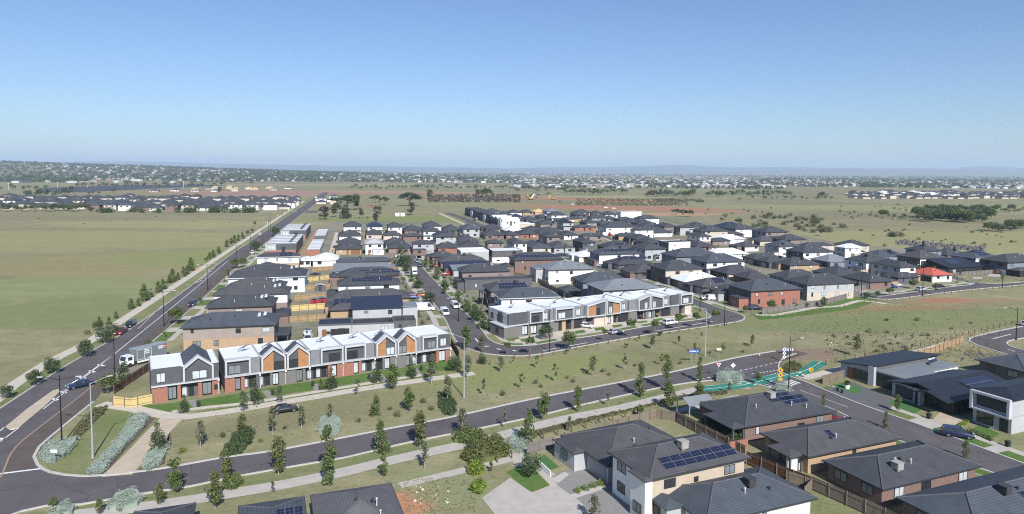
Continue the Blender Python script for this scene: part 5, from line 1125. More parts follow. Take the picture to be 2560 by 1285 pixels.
trees([(1006, 667, 617, 'conical_dark'), (1014, 678, 655, 'conical'), (1044, 721, 688, 'conical_dark'), (1030, 704, 684, 'conical'), (1072, 757, 729, 'dense'), (1064, 668, 645, 'conical'), (1078, 676, 650, 'oval'), (1092, 696, 668, 'conical'), (1111, 717, 692, 'conical_dark'), (1146, 755, 724, 'conical'), (1186, 790, 757, 'conical'), (1172, 782, 752, 'conical'), (1195, 803, 770, 'dense'), (1208, 822, 785, 'conical'), (1110, 735, 715, 'oval'), (1162, 772, 748, 'oval')], 'conical', '', 'lining the middle street', 'street trees of the middle street', 1.4, 'far end')
trees([(1928, 779, 748, 'round'), (1958, 774, 754, 'young'), (1986, 773, 756, 'round'), (2017, 770, 755, 'young'), (2059, 769, 742, 'oval'), (1864, 783, 763, 'round'), (1728, 762, 745, 'conical')], 'round', '', 'beside the fence of the red brick house', 'trees by the red brick house fence', 1.2)
trees([(2168, 746, 730, 'dense'), (2194, 745, 727, 'round'), (2224, 739, 718, 'round'), (2282, 722, 698, 'round'), (2340, 736, 708, 'sapling'), (2400, 694, 677, 'young'), (2506, 703, 687, 'young'), (2318, 704, 690, 'dense')], 'round', '', 'along the far right street', 'street trees of the far right street', 1.2)
sm = [(852, 593, 578), (920, 592, 577), (965, 594, 580), (972, 594, 579), (1020, 594, 578), (1027, 594, 582), (1075, 591, 575), (1125, 584, 572), (1148, 596, 580), (1175, 592, 578), (1208, 591, 580), (1252, 596, 583), (1281, 595, 580), (1298, 596, 582), (1326, 593, 574), (856, 634, 620), (868, 634, 621), (919, 634, 621), (948, 632, 622), (1000, 634, 616), (1438, 660, 645), (1435, 646, 632)]
trees(sorted(sm), 'oval', '', 'between the rooftops of the estate', 'small street trees among the roofs', 1.2)
# park and farm trees
bigp = [(808, 549, 515, 'purple'), (833, 543, 512, 'gum'), (846, 533, 505, 'gum'), (863, 546, 514, 'pine'), (868, 525, 487, 'spread'), (890, 507, 484, 'round'), (893, 523, 498, 'gum'), (938, 506, 488, 'spread'), (960, 512, 492, 'spread'), (902, 546, 520, 'gum'), (942, 558, 530, 'purple'), (945, 530, 513, 'dense'), (918, 548, 540, 'dense'), (1024, 516, 481, 'spread'), (1028, 538, 508, 'purple'), (1075, 498, 475, 'gum'), (1215, 495, 470, 'spread'), (1195, 492, 474, 'gum'), (1290, 501, 488, 'purple'), (1328, 494, 484, 'spread'), (1345, 493, 484, 'spread'), (1372, 492, 480, 'spread'), (1690, 538, 522, 'spread'), (1708, 542, 524, 'spread'), (1724, 542, 525, 'spread'), (1806, 555, 542, 'dense'), (1847, 560, 544, 'dense'), (2054, 590, 569, 'gum'), (2055, 498, 480, 'spread'), (1848, 503, 492, 'dense')]
for i, (u, v, t, k) in enumerate(sorted(bigp)):
    ds = {'purple': 'purplish bare-stemmed', 'gum': 'tall ragged', 'spread': 'broad dark spreading', 'pine': 'dense dark pine-like', 'dense': 'compact dark', 'round': 'rounded grey-green'}[k]
    tree(u, v, t, k, f"{ds} tree on the open grassland beyond the houses, {nth(i)} from left", 'trees on the grassland beyond the estate', (1.9 if u in (1024, 868) else 1.35) if k == 'spread' else 1.4)
# single-mesh shrubs of several kinds
SHR = {}
def shrub_mesh(leaf, seed, n=500, size=.07, flat=.6, nb=9):
    rnd = random.Random(seed); bl = [(rnd.uniform(-.5, .5), rnd.uniform(-.5, .5), rnd.uniform(.12, .5), rnd.uniform(.25, .42)) for _ in range(nb)]
    mb = MB(); leafcloud(mb, bl, n, size, rnd, .9); me = mb.mesh('shrub'); me.materials.append(LF[leaf]); return me
for lf in 'gdboeyspt': SHR[lf] = [shrub_mesh(lf, i * 7 + ord(lf)) for i in range(3)]
def shrub(u, v, hpx, wpx, leaf, label, group=None, z=0):
    p = P(u, v); k = HC / (v - (428 + ROLL * (u - 1280)))
    o = link('shrub', RN.choice(SHR[leaf]), None, p, (0, 0, RN.uniform(0, 6.28))); w = wpx * k / 1.5; o.scale = (w, w, max(.3, hpx * k / .95))
    return tag(o, label, 'shrub', group)
def shrubs(lst, leaf, desc, group):
    for i, q in enumerate(lst): shrub(q[0], q[1], q[2], q[3], q[4] if len(q) > 4 else leaf, f'{desc}, {nth(i)} from left', group)
shrubs(sorted(z3([(330, 597, 0), (378, 637, 0), (553, 552, 0), (600, 597, 0), (118, 677, 0), (1075, 497, 0), (1300, 422, 0), (1335, 447, 0), (1505, 387, 0), (1540, 412, 0), (1745, 347, 0), (1780, 367, 0), (1955, 307, 0), (2255, 292, 0), (2030, 250, 0)], 850, 800, 2.65) + z3([(1470, 777, 0), (1725, 807, 0), (1890, 722, 0)], 0, 800, 2.65)) if False else [], 'o', '', '')
def planted(lst, ox, oy, s, leaf='o'):
    return sorted((ox + x / s, oy + y / s, h / s, h / s * 1.1, leaf) for x, y, h in lst)
shrubs(planted([(330, 597, 34), (378, 637, 45), (553, 552, 45), (600, 597, 45), (118, 677, 38), (1075, 499, 48), (1300, 422, 36), (1335, 447, 32), (1505, 387, 30), (1540, 412, 36), (1745, 347, 32), (1780, 367, 28), (1955, 307, 28), (2255, 292, 26)], 850, 800, 2.65, 'e'), 'e', 'staked young shrub on the dry reserve', 'staked shrubs on the reserve')
shrubs(planted([(1470, 777, 48), (1890, 722, 34)], 0, 800, 2.65, 'd') + planted([(1205, 882, 52), (1725, 807, 35)], 0, 800, 2.65, 'y'), 'd', 'staked small shrub left of the hedge bed', 'staked shrubs on the left reserve')
shrubs(planted([(575, 95, 40), (690, 605, 0.1), (1115, 575, 40)], 0, 800, 2.65, 'g')[:1] + planted([(1500, 205, 30), (415, 215, 26), (195, 222, 26), (120, 210, 40)], 1700, 800, 2.65, 'o'), 'o', 'low loose shrub near the road', 'low shrubs near the roads')
# mound planting: silver and green ground-cover beds, each a dense mass of leaves over a core
def bed(poly, h, leaf, label, n, size=.16, rnd=3, cat='shrub bed', name='shrub_bed'):
    pts = px(poly); c = sum(pts, Vector()) / len(pts); r = random.Random(rnd); bl = []
    xs = [p.x for p in pts]; ys = [p.y for p in pts]
    def inside(x, y):
        k = False
        for i in range(len(pts)):
            a, b = pts[i], pts[i - 1]
            if (a.y > y) != (b.y > y) and x < (b.x - a.x) * (y - a.y) / (b.y - a.y) + a.x: k = not k
        return k
    area = 0
    for _ in range(6000):
        x, y = r.uniform(min(xs), max(xs)), r.uniform(min(ys), max(ys))
        if inside(x, y): bl.append((x - c.x, y - c.y, h * r.uniform(.35, .62), h * r.uniform(.38, .6)))
        if len(bl) > max(24, (max(xs) - min(xs)) * (max(ys) - min(ys)) * 1.6 / max(.4, h * h)) or len(bl) > 260: break
    core = MB(); core.prism([(p.x - c.x, p.y - c.y) for p in [c + (q - c) * .94 for q in pts]], 0, h * (.62 if leaf == 's' else .45))
    root = thing(name, label, cat, c); core.build('stems', LF[leaf], root)
    mb = MB(); leafcloud(mb, bl, int(n * (2.6 if leaf == 's' else 1.2)), size * (.5 if leaf == 's' else 1), r, .9); mb.build('foliage', LF[leaf], root)
bed(z3p := [(103, 1135), (120, 1112), (160, 1108), (196, 1095), (190, 1112), (160, 1145), (125, 1163), (105, 1155)], 1.0, 's', 'silver shrub mass around the small blue sign on the corner', 3200)
bed([(215, 1185), (250, 1150), (305, 1090), (330, 1045), (350, 1038), (370, 1043), (365, 1062), (320, 1110), (275, 1160), (258, 1185), (230, 1190)], .9, 's', 'long silver hedge beside the sandy path', 6500)
bed([(352, 1172), (365, 1140), (395, 1120), (425, 1110), (415, 1140), (400, 1165), (375, 1178)], .8, 's', 'silver shrub mass right of the sandy path', 2600)
bed([(270, 1278), (285, 1245), (320, 1230), (345, 1232), (357, 1250), (345, 1268), (310, 1280)], 1.0, 's', 'rounded silver shrub mass at the bottom edge', 3000)
bed([(128, 1292), (135, 1270), (165, 1262), (188, 1272), (180, 1292)], .9, 's', 'silver shrub mass at the lower left corner', 1800)
bed([(795, 1085), (800, 1050), (830, 1042), (852, 1052), (850, 1085), (825, 1095)], 1.0, 's', 'grey shrub under a tree on the reserve', 2000)
bed([(1788, 955), (1792, 943), (1815, 938), (1845, 941), (1858, 955), (1855, 962), (1820, 962)], 1.9, 's', 'clipped silver hedge beside the junction', 2600)
bed([(1938, 985), (1945, 968), (1965, 966), (1975, 980), (1965, 990)], 1.5, 's', 'silver bush behind the wide dark roof', 1600)
bed([(1958, 930), (1962, 915), (1985, 908), (2005, 915), (1995, 928), (1970, 935)], .8, 'o', 'grey green shrubs on the rounded corner', 1600)
bed([(1270, 1120), (1280, 1100), (1305, 1095), (1315, 1115), (1305, 1135)], 1.6, 's', 'silver green bush beside the foreground path', 1600)
bed([(560, 1140), (575, 1105), (595, 1085), (625, 1080), (632, 1090), (615, 1125), (590, 1142)], 1.2, 'd', 'dark green shrub bed between reserve and kerb', 3800)
bed([(560, 1222), (570, 1202), (598, 1192), (602, 1210), (590, 1225)], 1.1, 'g', 'green shrub at the near kerb between bronze trees', 1800)
bed([(1105, 1036), (1098, 1012), (1095, 988), (1122, 985), (1135, 1005), (1143, 1025), (1135, 1040)], .9, 'd', 'narrow green shrub bed running up to the reserve', 3800)
bed([(1133, 1108), (1138, 1085), (1165, 1075), (1195, 1085), (1205, 1098), (1175, 1112)], 1.5, 'g', 'bright green shrub bed by the kerb', 2600)
bed([(1150, 1150), (1165, 1122), (1210, 1105), (1250, 1110), (1275, 1138), (1230, 1155), (1180, 1165)], 1.7, 'b', 'large bronze and green shrub bed beside the crossing paths', 5200)
bed([(1165, 1180), (1175, 1165), (1205, 1165), (1210, 1185), (1185, 1192)], 1.0, 'y', 'lime green shrubs on the bare lot', 1500)
bed([(1180, 1230), (1178, 1212), (1200, 1205), (1212, 1222), (1200, 1236)], .9, 'y', 'smaller lime green shrubs near the court corner', 1300)
bed([(175, 1105), (200, 1060), (235, 1025), (270, 1015), (262, 1030), (225, 1068), (190, 1102)], .5, 'o', 'low brownish ground cover beside the bicycle lane', 2600)
bed([(1340, 1080), (1450, 1052), (1560, 1028), (1640, 1008), (1640, 1013), (1560, 1034), (1450, 1060), (1345, 1090)], .5, 'o', 'long strip of low native plants between two paths', 3000)
bed([(1650, 1004), (1740, 986), (1815, 980), (1818, 986), (1742, 994), (1655, 1010)], .6, 'o', 'low hedge strip behind the wide dark roof', 2200)
for i, (u, v) in enumerate(((1446, 1232), (1464, 1226), (1482, 1220), (1500, 1214))): shrub(u, v, 20, 22, 'y', f'clipped bright green ball shrub in white pebbles, {nth(i)} from left', 'ball shrubs in the pebble bed')
bed([(2418, 1078), (2423, 1074), (2482, 1100), (2478, 1104)], .6, 'g', 'clipped low hedge along the small front lawn', 700, .1)
bed([(2395, 1065), (2420, 1052), (2424, 1056), (2400, 1070)], .6, 'y', 'lime edging hedge behind the dark parked car', 600, .1)
bed([(1800, 1090), (1830, 1110), (1858, 1108), (1850, 1090), (1760, 1050), (1750, 1058)], 1.5, 'd', 'garden shrubs along the fence behind the cream house', 2400)

# planting in the front yards of the estate
yr = random.Random(31); ys_ = []
for pts, sd in ((ms, -1), (msr, 1)):
    for i in range(2, len(pts) - 2, 2):
        q = offset(pts, sd * yr.uniform(4.6, 7.5))[i]; ys_.append(proj(q))
for _ in range(46):
    ys_.append((yr.uniform(1420, 1860), yr.uniform(600, 735)))
for (u, v) in sorted(ys_):
    k = (v - (428 + ROLL * (u - 1280))) / HC; s = yr.uniform(.9, 1.9); lf = yr.choice('gggdyo')
    shrub(u, v, s * k * .9, s * k, lf, f"{'bright lime' if lf == 'y' else 'dark' if lf == 'd' else 'olive' if lf == 'o' else 'green'} garden shrub in an estate front yard", 'garden shrubs of the estate front yards')
# ------------------------------------------------------------------ vehicles
def paint(name, col): 
    if name in MATS: return MATS[name]
    m, nt, b = new_mat(name); MATS[name] = m
    tc = N(nt, 'ShaderNodeTexCoord'); nt.links.new(mixc(nt, noise(nt, tc.outputs['Object'], 2), [c * .92 for c in col], [min(1, c * 1.06) for c in col]), b.inputs['Base Color'])
    b.inputs['Roughness'].default_value = .28; b.inputs['Coat Weight'].default_value = .5; return m
PAINT = {'white': paint('white_paint', (.74, .74, .74)), 'silver': paint('silver_paint', (.42, .44, .46)), 'black': paint('black_paint', (.014, .015, .018)), 'navy': paint('navy_paint', (.016, .024, .062)), 'blue': paint('blue_paint', (.02, .06, .25)),
         'red': paint('red_paint', (.42, .012, .02)), 'maroon': paint('maroon_paint', (.16, .012, .02)), 'grey': paint('grey_paint', (.14, .15, .165)), 'orange': paint('orange_paint', (.42, .15, .03)), 'steel': paint('steel_blue_paint', (.10, .16, .25)), 'yellow': paint('yellow_machine_paint', (.62, .36, .03))}
TYRE = M('tyre', (.02, .02, .021), .9, .1, 4); RIM = M('wheel_rim', (.35, .36, .37), .35, .05, 3, metal=.7); LAMPW = M('headlight_lens', (.72, .74, .75), .15, .03, 3); LAMPR = M('tail_light_lens', (.40, .02, .02), .2, .05, 3)
CARS = {}
def car_mesh(kind):
    if kind in CARS: return CARS[kind]
    L, Wd, Hh = {'hatch': (4.2, 1.78, 1.48), 'sedan': (4.75, 1.82, 1.44), 'suv': (4.7, 1.88, 1.70), 'ute': (5.3, 1.88, 1.80), 'van': (5.0, 1.92, 2.0), 'bigvan': (6.2, 2.05, 2.65)}[kind]
    h = L / 2; w = Wd / 2; belt = {'van': 1.1, 'bigvan': 1.35, 'suv': 1.08, 'ute': 1.12}.get(kind, .93)
    hood = {'van': h - .35, 'bigvan': h - .75}.get(kind, h - 1.25)
    bm = bmesh.new()
    prof = [(-h, .32), (h - .05, .32), (h, .55), (h - .04, .72 if kind not in ('van', 'bigvan') else .9), (hood, belt - .02), (hood - .2, belt), (-h + .12, belt), (-h, belt - .2)]
    va = [bm.verts.new((x, -w, z)) for x, z in prof]; vb = [bm.verts.new((x, w, z)) for x, z in prof]
    bm.faces.new(va); bm.faces.new(vb[::-1]); n = len(prof)
    for k in range(n): bm.faces.new((va[(k + 1) % n], va[k], vb[k], vb[(k + 1) % n]))
    bmesh.ops.bevel(bm, geom=[e for e in bm.edges], offset=.07, segments=2, affect='EDGES', profile=.6)
    body = bpy.data.meshes.new('body'); bmesh.ops.recalc_face_normals(bm, faces=bm.faces); bm.to_mesh(body); bm.free()
    body.polygons.foreach_set('use_smooth', [True] * len(body.polygons))
    def cab(x0, x1, xt0, xt1, zt, w0, w1):
        m = MB(); m.v = [(x0, -w0, belt - .05), (x1, -w0, belt - .05), (x1, w0, belt - .05), (x0, w0, belt - .05), (xt0, -w1, zt), (xt1, -w1, zt), (xt1, w1, zt), (xt0, w1, zt)]
        m.f = [(0, 3, 2, 1), (4, 5, 6, 7), (0, 1, 5, 4), (1, 2, 6, 5), (2, 3, 7, 6), (3, 0, 4, 7)]; return m
    b0, b1, t0, t1 = {'hatch': (-h + .1, h - 1.15, -h + .55, h - 2.05), 'sedan': (-h + .55, h - 1.2, -h + 1.35, h - 2.15), 'suv': (-h + .08, h - 1.2, -h + .42, h - 2.0), 'ute': (-.55, h - 1.25, -.3, h - 2.05), 'van': (-h + .05, h - .4, -h + .15, h - 1.2), 'bigvan': (-h + .04, h - .7, -h + .1, h - 1.6)}[kind]
    ws = w - .04; wt = w - (.22 if kind not in ('van', 'bigvan') else .12)
    closed = kind in ('van', 'bigvan')
    glass_ = cab(b0, b1, t0, t1, Hh - .06, ws, wt).mesh('windows')
    rb = MB(); rb.v = []; rt = cab(t0 - .02, t1 + .02, t0 + .05, t1 - .08, Hh, wt + .02, wt - .06)
    rt.v = [(x, y, z if i > 3 else Hh - .08) for i, (x, y, z) in enumerate(rt.v)]
    rb.v += rt.v; rb.f += rt.f
    for sy in (-1, 1):   # pillars
        for (xa, ta, r) in ((b1, t1, .04), ((b0 + b1) / 2, (t0 + t1) / 2, .045), (b0 + .04, t0, .07)):
            rb.tube((xa, sy * ws, belt - .05), (ta, sy * wt, Hh - .06), r, n=6)
    if closed:  # panelled sides behind the driver
        xs = h - 2.3
        for sy in (-1, 1):
            q = [(-h + .04, sy * (ws + .012), belt - .06), (xs, sy * (ws + .012), belt - .06), (xs, sy * (wt + .012), Hh - .1), (-h + .12, sy * (wt + .012), Hh - .1)]
            rb.face(q if sy < 0 else q[::-1])
        if kind == 'bigvan': rb.face([(-h + .02, -ws, belt), (-h + .08, -wt, Hh - .1), (-h + .08, wt, Hh - .1), (-h + .02, ws, belt)])
    if kind == 'ute':
        rb.box(-h + .05, -.6, -w, -w + .08, belt - .05, belt + .06); rb.box(-h + .05, -.6, w - .08, w, belt - .05, belt + .06)
    roof = rb.mesh('roof'); roof.polygons.foreach_set('use_smooth', [False] * len(roof.polygons))
    wl = MB().tube((0, -.11, 0), (0, .11, 0), .34, n=16).mesh('wheel'); rm = MB().tube((0, -.12, 0), (0, .12, 0), .21, n=12).mesh('rim')
    hl = MB().box(-.10, .05, -.20, .20, -.08, .08).mesh('headlight'); tl = MB().box(-.05, .08, -.11, .11, -.13, .13).mesh('tail_light')
    for me, mm in ((glass_, GLASS), (wl, TYRE), (rm, RIM), (hl, LAMPW), (tl, LAMPR)): me.materials.append(mm)
    CARS[kind] = (L, w, belt, body, roof, glass_, wl, rm, hl, tl, {}); return CARS[kind]
def car(u, v, kind, colr, ang, label, group=None, z=.03):
    "ang: heading in degrees from +X"
    L, w, belt, body, roof, gl, wl, rm, hl, tl, cache = car_mesh(kind)
    if colr not in cache:
        b2, r2 = body.copy(), roof.copy(); b2.name = 'body'; r2.name = 'roof'; b2.materials.append(PAINT[colr]); r2.materials.append(PAINT[colr]); cache[colr] = (b2, r2)
    p = P(u, v); p.z = z
    root = thing('parked_car' if kind not in ('van', 'bigvan') else 'parked_van', label, {'van': 'van', 'bigvan': 'van', 'ute': 'utility truck'}.get(kind, 'car'), p, math.radians(ang), group)
    link('body', cache[colr][0], root); link('roof', cache[colr][1], root); link('windows', gl, root)
    for sx in (-L * .31, L * .31):
        for sy in (-1, 1):
            o = link('wheel', wl, root, (sx, sy * (w - .09), .34)); link('rim', rm, o)
    for sy in (-1, 1): link('headlight', hl, root, (L / 2 - .03, sy * (w - .30), .68)); link('tail_light', tl, root, (-L / 2 + .0, sy * (w - .18), .80))
    return root
car(200, 968, 'sedan', 'navy', 232, 'navy blue car driving on the main road beside the painted chevrons')
car(302, 834, 'ute', 'maroon', 282, 'maroon utility parked on the far kerb of the main road'); car(326, 817, 'suv', 'black', 282, 'black car parked behind the maroon utility')
car(481, 764, 'suv', 'navy', 283, 'dark car parked on the house side of the main road')
car(712, 1030, 'sedan', 'black', 27, 'black sedan parked on dry grass beside the garden path')
car(651, 587, 'hatch', 'white', 103, 'white car driving far along the main road'); car(682, 590, 'suv', 'navy', 103, 'dark blue car parked beside the striped terraces')
car(631, 634, 'suv', 'white', 103, 'white car under the street trees by the main road'); car(638, 626, 'suv', 'silver', 103, 'silver car ahead of the white one under street trees')
car(1043, 656, 'suv', 'steel', 283, 'farther of two blue cars parked in the middle street'); car(1050, 666, 'sedan', 'navy', 283, 'nearer of two blue cars parked in the middle street')
car(1018, 688, 'hatch', 'grey', 283, 'grey car under trees on the left of the middle street'); car(999, 643, 'sedan', 'white', 13, 'white car at the end of the middle street')
car(1095, 667, 'hatch', 'red', 193, 'red car in the drive near the street corner'); car(1117, 688, 'suv', 'red', 200, 'bright red car in the drive of low grey house')
car(1030, 747, 'sedan', 'blue', 13, 'blue car nosed into a driveway left of street'); car(1034, 740, 'hatch', 'maroon', 13, 'maroon car beside the blue one in the driveway'); car(1062, 742, 'suv', 'orange', 13, 'orange-brown car half hidden behind a street tree')
car(1062, 777, 'bigvan', 'white', 10, 'tall white van parked across the vacant corner lot'); car(1112, 786, 'van', 'white', 287, 'white van in the road, seen from behind'); car(1138, 769, 'van', 'white', 287, 'white van at right kerb of the middle street')
car(1467, 819, 'hatch', 'white', 330, 'white hatchback in a townhouse driveway'); car(1540, 834, 'hatch', 'silver', 31, 'silver hatchback on the curved street'); car(1675, 811, 'suv', 'white', 31, 'white car parked on the curved street kerb')
car(1784, 750, 'van', 'white', 12, 'white van in the drive of the brown-roofed house'); car(1768, 748, 'sedan', 'white', 12, 'pale car mostly hidden behind the white van')
car(1888, 774, 'suv', 'navy', 5, 'dark blue car beside red brick house fence')
car(2226, 719, 'ute', 'blue', 330, 'bright blue utility in a driveway'); car(2241, 716, 'suv', 'white', 330, 'white car beside the blue utility'); car(2303, 727, 'suv', 'silver', 30, 'silver car parked on the far right street'); car(2348, 719, 'sedan', 'black', 10, 'black car parked by the red-roofed house'); car(2143, 735, 'hatch', 'silver', 30, 'pale car behind the timber fence corner')
car(2394, 1092, 'suv', 'navy', -24, 'dark navy four-wheel drive at the kerb before the black gabled house'); car(2572, 815, 'suv', 'white', 20, 'white car at right picture edge by tall lamp'); car(2080, 1050, 'hatch', 'maroon', -24, 'maroon car barely showing beyond the wide dark roof')
car(1497, 666, 'sedan', 'white', 330, 'white car in drive facing the second street'); car(1508, 668, 'sedan', 'silver', 330, 'silver car beside white one near second street')
car(1526, 589, 'hatch', 'red', 330, 'small red car among the upper rooftops'); car(1601, 622, 'hatch', 'white', 330, 'white car in upper middle street'); car(1655, 617, 'suv', 'white', 10, 'white car near the white cube house'); car(1600, 618, 'suv', 'silver', 330, 'silver car in upper middle street')
car(1192, 549, 'suv', 'white', 290, 'white car farther along the far street'); car(1168, 557, 'hatch', 'blue', 290, 'blue car on the far street'); car(1187, 552, 'sedan', 'black', 290, 'black car on the far street'); car(1429, 640, 'hatch', 'white', 300, 'white car before the brown hip roof house')
for i, (u, v, k, c) in enumerate(((1515, 520, 'ute', 'white'), (1535, 522, 'ute', 'white'), (1400, 506, 'bigvan', 'grey'), (1371, 496, 'ute', 'white'), (1430, 514, 'bigvan', 'silver'), (790, 496, 'bigvan', 'white'))):
    car(u, v, k, c, (10, 10, 120, 20, 150, 103)[i], f"{'white' if c == 'white' else 'grey'} work vehicle on the distant earthworks, {('first', 'second', 'third', 'fourth', 'fifth', 'sixth')[[790, 1371, 1400, 1430, 1515, 1535].index(u)]} from left", 'work vehicles on the earthworks')
# removal truck, nose to the lower left
tp_ = P(305, 920); tq = P(410, 893); dd = tq - tp_; ta = math.degrees(math.atan2(dd.y, dd.x))
tr = thing('box_truck', 'grey box truck with white cab and red sign parked behind the townhouses', 'truck', tp_.lerp(tq, .5), math.radians(ta))
GB = M('grey_box_body', (.16, .18, .20), .5, .06, 1); Lh = 5.0
MB().box(-2.6, Lh, -1.2, 1.2, 1.05, 3.6).build('cargo_box', GB, tr); MB().box(-2.65, Lh + .05, -1.25, 1.25, 3.6, 3.68).build('cargo_roof', M('grey_box_roof', (.26, .29, .32), .5, .06, 1), tr)
cb = MB(); cb.prism_y([(-4.9, .55), (-4.95, 1.5), (-4.55, 2.5), (-2.95, 2.55), (-2.95, .55)], -1.1, 1.1); cb.build('cab', PAINT['white'], tr)
wb = MB(); wb.prism_y([(-4.97, 1.55), (-4.62, 2.4), (-4.57, 2.4), (-4.92, 1.55)], -.95, .95); wb.build('windscreen', GLASS, tr)
for sy in (-1, 1): MB().box(-4.3, -3.3, sy * 1.105 - .01, sy * 1.105 + .01, 1.55, 2.3).build('side_window', GLASS, tr)
fr = MB()
for x in (-2.3, -.6, 1.1): fr.box(x, x + .08, -1.225, -1.2, 1.15, 3.5)
fr.box(-2.22, 1.1, -1.224, -1.2, 1.15, 1.23); fr.box(-2.22, 1.1, -1.224, -1.2, 3.42, 3.5); fr.build('roller_frame', M('white_trim', (.7, .72, .74), .5, .04, 2), tr)
lt = MB()
for z, x1 in ((3.05, .6), (2.7, .7), (2.3, .75)): lt.box(-.45, x1, -1.226, -1.2, z, z + .2)
lt.build('white_lettering', M('white_trim'), tr)
MB().box(2.9, 4.0, -1.222, -1.2, 2.65, 3.3).build('white_sign', M('white_trim'), tr); MB().box(4.0, 4.9, -1.221, -1.2, 2.65, 3.3).build('red_sign', M('red_sign_paint', (.55, .03, .05), .5, .05, 2), tr)
sl = MB(); 
for k in range(4): sl.box(3.06 + k * .21, 3.21 + k * .21, -1.228, -1.222, 2.87, 3.08)
sl.build('dark_lettering', GUT, tr)
sw = MB().box(4.1, 4.75, -1.228, -1.221, 2.95, 3.08); sw.box(4.15, 4.5, -1.228, -1.221, 2.8, 2.88); sw.build('sign_lettering', M('white_trim'), tr)
MB().box(-2.4, Lh - .2, -.5, .5, .7, 1.05).build('chassis', GUT, tr); MB().box(-2.2, 1.6, -1.2, -1.05, .55, .95).build('side_rail', M('white_trim'), tr)
for x in (-3.9, 2.9, 3.9):
    for sy in (-1, 1): 
        o = MB().tube((0, -.15, 0), (0, .15, 0), .48, n=16).build('wheel', TYRE, tr); o.location = (x, sy * 1.0, .48)
# boat on a trailer by the flat garage
bt = thing('boat', 'small white motor boat with windscreen on a trailer beside the flat garage', 'boat', P(770, 838), math.radians(100))
hu = MB(); secs = [(-2.4, .9, .55), (-1, 1.0, .5), (.8, .85, .5), (1.9, .45, .62), (2.5, .04, .85)]
for x, w_, z in secs: hu.v += [(x, -w_, 1.35), (x, -w_ * .55, z), (x, w_ * .55, z), (x, w_, 1.35)]
for i in range(4):
    for k in range(3): hu.f.append((i * 4 + k, i * 4 + k + 1, i * 4 + k + 5, i * 4 + k + 4))
    hu.f.append((i * 4 + 3, i * 4, i * 4 + 4, i * 4 + 7))
hu.f.append((0, 1, 2, 3)); hu.build('hull', PAINT['white'], bt); MB().prism_x([(-.8, 1.3), (-.7, 1.75), (.7, 1.75), (.8, 1.3)], .2, .35).build('windscreen', GLASS, bt); MB().box(-2.7, -2.35, -.25, .25, .7, 1.7).build('outboard_motor', GUT, bt)
MB().box(-2.2, 3.2, -.06, .06, .38, .48).build('trailer_frame', SOLF, bt)
for sy in (-1, 1): o = MB().tube((0, -.1, 0), (0, .1, 0), .3, n=12).build('wheel', TYRE, bt); o.location = (-.6, sy * .8, .3)
car(770, 853, 'suv', 'white', 280, 'white four-wheel drive parked below the boat', None)
tr2 = thing('caravan', 'pale boxy delivery truck parked on the left of the middle street', 'truck', P(1036, 686), math.radians(283)); MB().box(-2.6, 1.2, -1.05, 1.05, .7, 3.0).build('cargo_box', M('cream_box', (.66, .62, .52), .6, .06, 1), tr2); cbm = MB().prism_y([(1.3, .5), (1.3, 2.1), (2.2, 2.1), (2.7, 1.3), (2.8, .5)], -.95, .95); cbm.build('cab', PAINT['white'], tr2); MB().prism_y([(2.24, 2.05), (2.7, 1.35), (2.75, 1.35), (2.29, 2.05)], -.85, .85).build('windscreen', GLASS, tr2)
for x in (-1.6, 1.9):
    for sy in (-1, 1): o = MB().tube((0, -.12, 0), (0, .12, 0), .38, n=12).build('wheel', TYRE, tr2); o.location = (x, sy * .85, .38)
tr2.name = 'delivery_truck'
# excavators
def excavator(u, v, ang, label, k=1.0):
    r = thing('excavator', label, 'excavator', P(u, v), math.radians(ang), 'yellow diggers on the red earthworks'); s = 1.5 * k
    for sy in (-1, 1): MB().prism_y([(-2 * s, .25 * s), (-1.7 * s, 0), (1.7 * s, 0), (2 * s, .25 * s), (1.8 * s, .8 * s), (-1.8 * s, .8 * s)], sy * s - .35 * s, sy * s + .35 * s).build('track', TYRE, r)
    MB().box(-2 * s, 1.2 * s, -1.2 * s, 1.2 * s, .9 * s, 2 * s).build('body', PAINT['yellow'], r); MB().box(0, 1.3 * s, .1 * s, 1.15 * s, 2 * s, 3.1 * s).build('cab', GLASS, r)
    MB().tube((1 * s, -.3 * s, 1.6 * s), (3.6 * s, -.3 * s, 4.4 * s), .35 * s, .28 * s, 6).build('boom', PAINT['yellow'], r); MB().tube((3.6 * s, -.3 * s, 4.4 * s), (5.6 * s, -.3 * s, 2.2 * s), .28 * s, .22 * s, 6).build('arm', PAINT['yellow'], r); MB().box(5.1 * s, 6.1 * s, -.8 * s, .2 * s, 1.2 * s, 2.2 * s).build('bucket', GUT, r)
excavator(1326, 499, 30, 'yellow excavator with raised arm, middle of the distant earthworks', 1.25); excavator(1318, 492, 100, 'yellow digger behind the raised-arm excavator', 1.0); excavator(1382, 499, 170, 'yellow machine right of the raised-arm excavator', 1.0); excavator(1748, 525, 150, 'dark red machine arm at the edge of red earth', .01) if False else None
